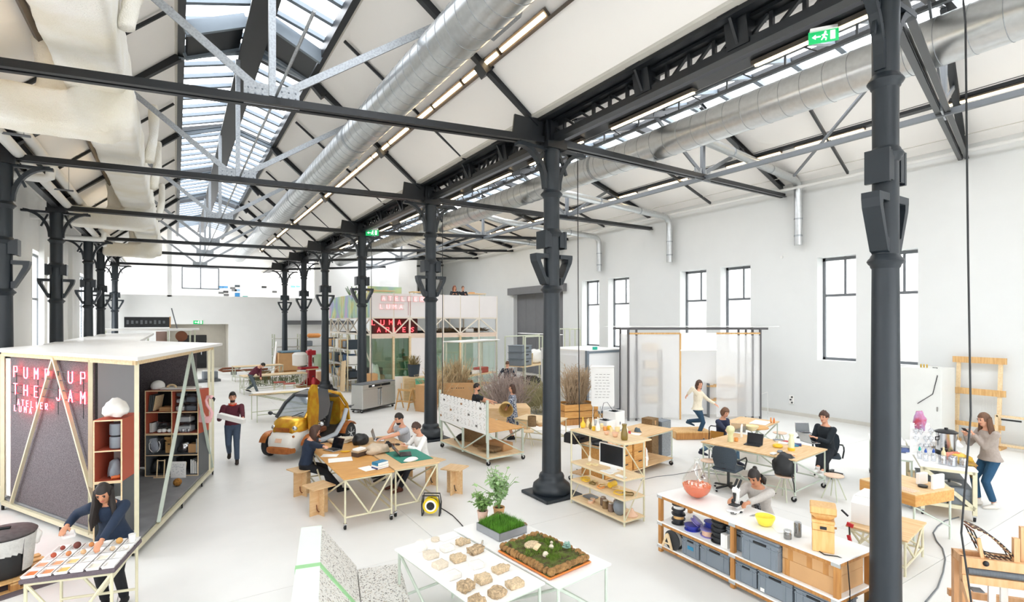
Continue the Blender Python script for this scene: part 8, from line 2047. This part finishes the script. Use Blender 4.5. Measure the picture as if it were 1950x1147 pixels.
    # face parts
 for s_ in(-1,1):
  B().ball(hp_(s_*.030,.083,.012),(.012*k,.008*k,.008*k),8,6,HM).build('eye',M['eye'],t,True)
  B().ball(hp_(s_*.030,.086,.034),(.018*k,.008*k,.005*k),8,5,HM).build('eyebrow',M[hair],t,True)
 B().ball(hp_(0,.086,-.060),(.022*k,.010*k,.007*k),8,6,HM).build('mouth',M['lips'],t,True)
    # hair
 hb=B();rg=random.Random(int(loc[0]*100)%97)
 o=len(hb.v);hb.ball((0,0,0),1.0,22,14)
 from mathutils import noise as mn
 vs=[]
 for p in hb.v:
  x,y,z=p;n_=mn.noise(V(p)*(3.2 if hstyle!='curly' else 4.5)+V((loc[0],0,0)))
  amp={'short':.05,'curly':.14,'bob':.08,'long':.05,'bun':.05,'crop':.02,'bald':0}[hstyle]
  sc=1.10+amp*n_+(.05 if hstyle in('curly','bob')else 0)
  low={'short':-.25,'curly':-.35,'bob':-.85,'long':-.6,'bun':-.3,'crop':-.3,'bald':-.3}[hstyle]
  facez=.42 if hstyle!='curly' else .38
  if(y>.18 and z<facez and abs(x)<.80)or z<low:sc=.80
  if y>.0 and z<-.05 and hstyle in('short','curly','crop'):sc=.80
  vs.append(hp_(x*.074*sc*(1.12 if hstyle in('curly','bob')else 1),y*.094*sc-.006,z*.112*sc+.006))
 hb.v=vs
 if hstyle=='long' or hstyle=='bob':
  L_=hlen*k
  for j in range(15):
   a_=PI*(.06+.88*j/14)+PI;cx_,cy_=math.cos(a_),math.sin(a_)
   p0=hp_(cx_*.078,cy_*.09-.0,.02);dn=V((0,0,-1));out=HM@V((cx_,cy_,0))
   p1=p0+out*.012*k+dn*L_*.35;p2=p1+dn*L_*.4+out*(.03 if hstyle=='long' else-.01)*k;p3=p2+dn*L_*.25*(.7+.5*rg.random())
   hb.path([p0,p1,p2,p3],0,7,[.026*k,.032*k,.028*k,.010*k])
 if hstyle=='bun':hb.ball(hp_(0,-.08,.09),.035*k,8,6);[hb.path([hp_(math.cos(a_)*.07,-.05+math.sin(a_)*.03,-.02),hp_(math.cos(a_)*.085,-.08,-.1),hp_(math.cos(a_)*.07,-.08,-.2)],0,7,[.03*k,.035*k,.012*k])for a_ in(3.3,3.9,4.5,5.1,5.9)]
 hb.build('hair',M[hair],t,True)
 if beard:B().ball(hp_(0,.040,-.088),(.054*k,.054*k,.042*k),12,8,HM).build('beard',M[hair],t,True)
 if headset:B().path([hp_(.075,.0,-.17),hp_(.06,.08,-.175),hp_(0,.115,-.18),hp_(-.06,.08,-.175),hp_(-.075,.0,-.17)],.018*k,8).build('neck_headphones',headset,t,True)
    # clothes
 inf=.014
 tm=topm or cloth(top)
 c_=B()
 loftE(c_,[(c,r,f,a+inf,b_+inf)for c,r,f,a,b_ in S[(1 if not coat else 0):7]]+[(S[7][0]-up*.025,S[7][1],S[7][2],S[7][3]+.012,S[7][4]+.012)],16)
 if coat:loftE(c_,[(pel+V((0,0,-coat)),hips,hf,.21*k,.17*k),(pel,hips,hf,.19*k,.14*k)],16)
 for i in(0,1):
  if sleeve>=1:limb(c_,[sh[i],el[i],el[i].lerp(hd[i],.93)],[.068*k,.054*k,.042*k])
  else:limb(c_,[sh[i],sh[i].lerp(el[i],sleeve)],[.070*k,.064*k])
 remesh(c_,name_parts[0],tm,t,.015,2,.004,seed=3)
 if front:B().ball(sp_(.27)+fwd*.062*k,(.068*k,.078*k,.20*k),14,9,Matrix((right,fwd,up)).transposed()).build('patterned_top',front,t,True)
 if dress:
  d_=B();a0=sp_(.18);hem=pel+V((0,.0,-dress));loftE(d_,[(hem,hips,hf,.24*k,.20*k),(pel.lerp(hem,.5),hips,hf,.215*k,.17*k),(pel,hips,hf,.19*k,.14*k),(a0,right,fwd,.15*k,.115*k)],18);d_.build('skirt',tm,t,True)
 else:
  p_=B();loftE(p_,[(S[0][0]-V((0,0,.02)),hips,hf,S[0][3]+.02,S[0][4]+.02),(S[1][0],hips,hf,S[1][3]+.012,S[1][4]+.012),(S[2][0],right,fwd,S[2][3]+.008,S[2][4]+.008)],16)
  for i in(0,1):limb(p_,[hp[i],kn[i],kn[i].lerp(an[i],.97*legcut)],[.096*k,.068*k,.054*k])
  remesh(p_,name_parts[1],legm or cloth(legs),t,.015,2,.003,seed=5)
 shm=cloth(shoe,.05)
 for i in(0,1):
  s_=B();y_=foot_yaw[i];d=V((math.sin(y_),math.cos(y_),0));r_=V((d.y,-d.x,0));a_=an[i];z0=a_.z-.085*k
  dn=V((0,0,-heel[i]*.55));sd_=(d*.9+V((0,0,-min(.8,heel[i]*2.2)))).normalized();su=r_.cross(sd_).normalized()
  base=a_-V((0,0,.045*k))
  loftE(s_,[(base-sd_*.065*k,r_,su,.030*k,.034*k),(base-sd_*.04*k,r_,su,.038*k,.042*k),(base+sd_*.04*k,r_,su,.040*k,.040*k),(base+sd_*.12*k-su*.010*k,r_,su,.044*k,.030*k),(base+sd_*.175*k-su*.016*k,r_,su,.034*k,.020*k),(base+sd_*.195*k-su*.02*k,r_,su,.015*k,.010*k)],12)
  limb(s_,[base,a_+V((0,0,.04*k))],[.042*k,.044*k]);s_.build('shoe',shm,t,True)
 return t,rz
def w2l(loc,rz,p):return Matrix.Rotation(-rz,3,'Z')@(V(p)-V(loc))
def rzf(face):return math.atan2(-face[0],face[1])
CAMV=V((-math.sin(PSI),-math.cos(PSI),0));CAMR=V((math.cos(PSI),-math.sin(PSI),0))
def pd(px,py,d):
 """point at camera depth d seen at px, py"""
 l=(px-CX)*d/F;s,c=math.sin(PSI),math.cos(PSI)
 return V((s*d+c*l,c*d-s*l,H-(py-YH)*d/F))
def P2(label,loc,face,Hh,pz,hw=(None,None),fw=(None,None),**kw):
 """hands and feet given as world points"""
 rz=rzf(face)
 if any(hw):kw['hands']=[None if p is None else w2l(loc,rz,p)for p in hw]
 if any(fw):kw['feet']=[None if p is None else w2l(loc,rz,p)for p in fw]
 return person(label,loc,face,Hh,pz,**kw)
# 1 woman at the powder trays
ltray=lambda u,v,z=.86:V((ctr.x,ctr.y,0))+Rm@V((u,v,0))+V((0,0,z))
wl=ltray(.03,sy/2+.30,0);wf_=(Rm@V((-.05,-1,0)))
P2('woman with long dark hair in dark denim jacket bending over the powder trays',wl,wf_,1.64,.86,(ltray(.12,.02,.99),pd(127,1003,5.95)),lean=.42,head=(.1,-.35),fem=True,skin='skind',hair='hairb',hstyle='long',hlen=.46,top='#1d2c42',legs='#191b20',coat=.06,shoe='#222222',elbows=[(-.4,-.3,.4),(.8,-.5,-.4)],vox=.009,curl=.6,name_parts=('jacket','trousers'))
q=pd(130,1021,5.92);powder_tray(q+V((0,0,.0)),.2,'white tray held in the hand of the woman in denim',None,.95,None)
# 2 man carrying a board
wl=at(443,880);rz2=rzf((-.12,-1));
P2('man in maroon jumper with orange headphones walking, holding a white board',wl,(-.12,-1),1.72,.90,(pd(463,797,12.3),pd(420,794,12.3)),lean=.06,head=(.05,-.12),hair='hairb',hstyle='short',beard=True,top='#5d2533',legs='#47566b',shoe='#3b3532',feet=[V((-.10,.20,0)),V((.08,-.22,0))],heel=(0,.10),headset=mat('orange_headphones','#d8452a',.4,noise=(5,.05)),vox=.011,elbows=[(-.35,-.5,-1),(.35,-.5,-1)],curl=.8,name_parts=('jumper','trousers'))
tag(B().bar(pd(417,791,12.18),pd(465,803,12.18),.16,.10).build('white_board',M['paper'],None),'long white board carried by the man in maroon jumper','board')
# 3 bending man far away
wl=at(478,751);fr_=CAMR
P2('man in maroon top bending over the pale far table',wl,fr_,1.74,.92,(pd(497,722,24.3),pd(494,720,24.8)),(at(471,750),at(491,752)),lean=.85,head=(0,-.5),hair='hairb',hstyle='short',top='#65293a',legs='#58646a',shoe='#3b3a38',vox=.016,heel=(.12,0),name_parts=('jumper','trousers'))
# 4 woman in navy with laptop
s4=STOOL[1]+V((.06,-.02,0));wl=V((s4.x,s4.y,0));f4=V((1,.12,0))
P2('woman in navy jumper seated with chin on hand before the silver laptop',wl,f4,1.64,.60,(pd(612,838,dep(on(612,838))-.1),pd(628,853,9.65)),(wl+V((.48,.05,0)),wl+V((.62,-.18,0))),lean=.22,head=(-.15,-.30),fem=True,hair='hairm',hstyle='bob',hlen=.22,top='#1d2a3e',legs='#17191f',shoe='#1b1c20',elbows=[(-.1,.5,-.9),(.5,-.4,-.7)],knees=[(0,1,.8)]*2,vox=.010,name_parts=('jumper','trousers'))
# 5 man in grey t shirt
wl=V((4.28,11.0,0));f5=V((-1,-.05,0))
P2('man in grey t shirt seated, hand at his face, at the far laptop',wl,f5,1.76,.60,(pd(713,828,10.8)if False else V((3.62,10.75,.93)),V((4.02,11.02,1.22))),(V((3.7,10.9,0)),V((3.75,11.2,0))),lean=.20,head=(.15,-.25),hair='hairb',hstyle='short',beard=True,top='#b7bac0',sleeve=.62,legs='#2f3844',shoe='#33302e',elbows=[(-.5,-.3,-.6),(.2,.6,-.9)],knees=[(0,1,.8)]*2,vox=.010,name_parts=('t_shirt','trousers'))
# 6 woman in white shirt
wl=V((4.30,10.12,0));f6=V((-1,-.12,0))
P2('woman with curly dark hair in white shirt typing at the green mat',wl,f6,1.62,.60,(V((3.88,9.95,.90)),V((3.90,10.18,.90))),(V((3.75,10.0,0)),V((3.72,10.3,0))),lean=.18,head=(.1,-.35),fem=True,hair='hairm',hstyle='curly',top='#efefec',legs='#20242b',shoe='#5b3226',knees=[(0,1,.8)]*2,vox=.010,elbows=[(-.7,-.4,-.6),(.7,-.4,-.6)],name_parts=('shirt','trousers'))
# 7, 8 couple with basket
wl=V((7.22,13.2,0));wl8=at(976,836);dd=(wl8-wl).normalized()
P2('bearded man in black shirt talking with the woman in patterned dress',wl,dd,1.64,.86,(wl+dd*.42+V((.05,.05,1.05)),wl+dd*.46+V((.0,-.18,1.10))),lean=.02,head=(-.15,.0),hair='hairb',hstyle='short',beard=True,top='#20252c',legs='#23262c',shoe='#222222',vox=.011,curl=.8,sleeve=.7)
bp=pd(962,776,14.7)
P2('woman in dark blue patterned dress holding a round straw basket',wl8,(-dd.x,-dd.y),1.57,.84,(bp+V((.0,-.10,.02)),bp+V((.16,.1,.03))),lean=.0,head=(.1,.02),fem=True,hair='hairm',hstyle='bob',hlen=.2,topm=cloth('#2c3650',.1,('#b9c0cc',34)),dress=.42,legs='#d3a48a',legcut=.9,shoe='#22242b',vox=.011,elbows=[(-.6,-.5,-.5),(.6,-.5,-.5)],curl=.8,name_parts=('dress_top','trousers'))
Mr=Euler((0,1.2,0)).to_matrix()
bd=B();bd.lathe([(.10,-.17),(.14,-.16),(.17,.0),(.20,.16),(.205,.17),(.19,.17),(.16,0),(.13,-.13)],n=26,M=Matrix.Rotation(-.55,3,'Z')@Matrix.Rotation(1.75,3,'X'))
t=thing('straw_basket','round straw basket held between the talking couple','basket',bp-V((.05,.12,-.0)))
bd.build('basket_body',mat('straw_weave','#d8b877',.9,noise=(50,.25),bump=(60,.8)),t,True)
# 9 man from behind
wl=V((11.9,18.95,0))
P2('bald man in dark jacket seen from behind at the tube racks',wl,(.5,.86),1.72,.90,(wl+V((-.25,.30,1.0)),wl+V((.35,.1,1.0))),lean=.15,head=(0,-.2),hair='hairl',hstyle='crop',top='#232c38',legs='#3a4048',coat=.1,shoe='#222222',vox=.015,name_parts=('jacket','trousers'))
# 10, 11 on the deck
for px,lab,kw in((866,'red haired woman in black leaning on the pavilion parapet',dict(fem=True,hair='auburn',hstyle='bob',hlen=.25)),(882,'fair haired person in black beside her on the pavilion deck',dict(hair='hairl',hstyle='short'))):
 tn=(px-CX)/F;s_,c_2=math.sin(PSI),math.cos(PSI);dd_=25.55/(c_2-s_*tn);x_=s_*dd_+c_2*tn*dd_
 if 'auburn' not in M:M['auburn']=mat('auburn_hair','#7d3f24',.6,noise=(30,.3))
 wl=V((x_,25.62,PZ1+.1));P2(lab,wl,(-.35,-1),1.66,.87,(wl+V((-.05,-.40,1.16)),wl+V((-.28,-.40,1.16)))if px<870 else(wl+V((.0,-.38,1.16)),wl+V((-.10,-.25,1.38))),lean=.2,head=(.3,.1),top='#1f2126',legs='#1c1e22',vox=.015,**kw)
# 12 woman stepping off the timber step
wl=at(1328,836);fl2=V((.35,-1,0)).normalized()
P2('woman in cream jumper stepping down from the timber step, one leg raised',wl,fl2,1.70,.90,(pd(1362,770,15.2),pd(1309,752,15.0)),(wl+V((.02,.0,0)),wl+CAMR*-.16-CAMV*.30+V((0,0,.27))),lean=.05,side=-.05,head=(-.5,.0),fem=True,hair='hairm',hstyle='bob',hlen=.18,top='#e6dcc6',legs='#2b4a63',shoe='#2d4a60',elbows=[(-.6,-.4,-.3),(.8,-.5,.1)],vox=.011,heel=(0,.10),coat=.05,name_parts=('jumper','leggings'))
# 13 seated woman in navy at the right tables
wl=WSEAT+V((.02,.02,0));f13=V((-.05,-1,0))
P2('woman with short brown hair in navy jumper seated at the back table',wl,f13,1.66,.55,(o2(1390,822)+V((0,0,.06)),o2(1384,826)+V((0,0,.06))),(wl+V((.05,-.42,0))+CAMR*-.0,at(1332,868,.28)),lean=.12,head=(-.1,-.3),fem=True,hair='hairl',hstyle='bob',hlen=.12,top='#232c46',legs='#4f7089',shoe='#23283c',knees=[(.2,1,.8),(.2,1,.8)],vox=.010,name_parts=('jumper','jeans'))
# 14 seated man in black
wl=MANSEAT+V((-.02,.0,0));f14=V((-.90,.22,0)).normalized()
P2('curly haired man in black jacket seated with legs crossed, typing',wl,f14,1.78,.60,(None,None),(at(1556,935),at(1556,905,.20)),lean=.10,head=(.2,-.12),hair='hairm',hstyle='curly',hands=[V((-.09,.42,.88)),V((.09,.40,.88))],elbows=[(-.3,-.3,-1),(.3,-.3,-1)],top='#1c242b',legs='#1b2128',legcut=.82,shoe='#ececea',knees=[(0,1,.9)]*2,vox=.010,coat=.1,name_parts=('jacket','trousers'))
# 15 woman at the microscope
wl=V((7.12,4.42,0));f15=V((-.95,-.12,0)).normalized()
t=thing('work_stool','low dark stool hidden behind the bench, carrying the microscope woman','stool',wl);B().lathe([(.17,.40),(.18,.41),(.18,.44),(.16,.445)],n=20).build('seat',M['slate'],t,True);B().tube((0,0,.05),(0,0,.40),.03,10).build('column',M['chrome'],t,True);B().lathe([(.2,0),(.2,.03),(.05,.05)],n=18).build('foot',M['black'],t,True)
ms=at(1400,974,.852)
P2('woman with dark tied hair in light grey cardigan looking into the microscope',wl,f15,1.68,.60,(ms+V((.02,-.09,.10)),ms+V((.02,.10,.10))),(wl+V((-.30,-.12,0)),wl+V((-.3,.15,0))),lean=.34,head=(.0,-.40),fem=True,skin='skind',hair='hairb',hstyle='bun',top='#bdb8b2',front=cloth('#23262b',.1,('#8d8f94',40)),legs='#2a2d33',shoe='#2a2a2a',knees=[(0,1,.8)]*2,vox=.009,curl=.8,elbows=[(-.4,-.2,-1),(.4,-.2,-1)],name_parts=('cardigan','trousers'))
# 16 woman at the lab table
wl=at(1886,966);f16=(CAMR*-1+CAMV*-.05).normalized()
hh_=pd(1846,826,9.72)
P2('woman with long brown hair in taupe top and jeans standing at lab table',wl,f16,1.74,.92,(hh_+V((.02,-.05,0)),hh_+V((0,.06,-.02))),(wl+CAMR*-.02+CAMV*.10,wl+CAMR*-.12-CAMV*.12),lean=.10,head=(.0,-.22),fem=True,hair='hairl',hstyle='long',hlen=.34,top='#a89c93',legs='#27506f',shoe='#e4dfd6',legcut=.9,vox=.010,coat=.06,curl=.7,elbows=[(-.4,-.3,-.9),(.4,-.3,-.9)],name_parts=('top','jeans'))
tag(B().bar(hh_+V((-.03,.03,.03)),hh_+V((-.10,.06,.10)),.07,.012).build('dark_phone',M['black'],None),'dark phone held up by the woman at the lab table','phone')
bpy.data.scenes.remove(TMP)
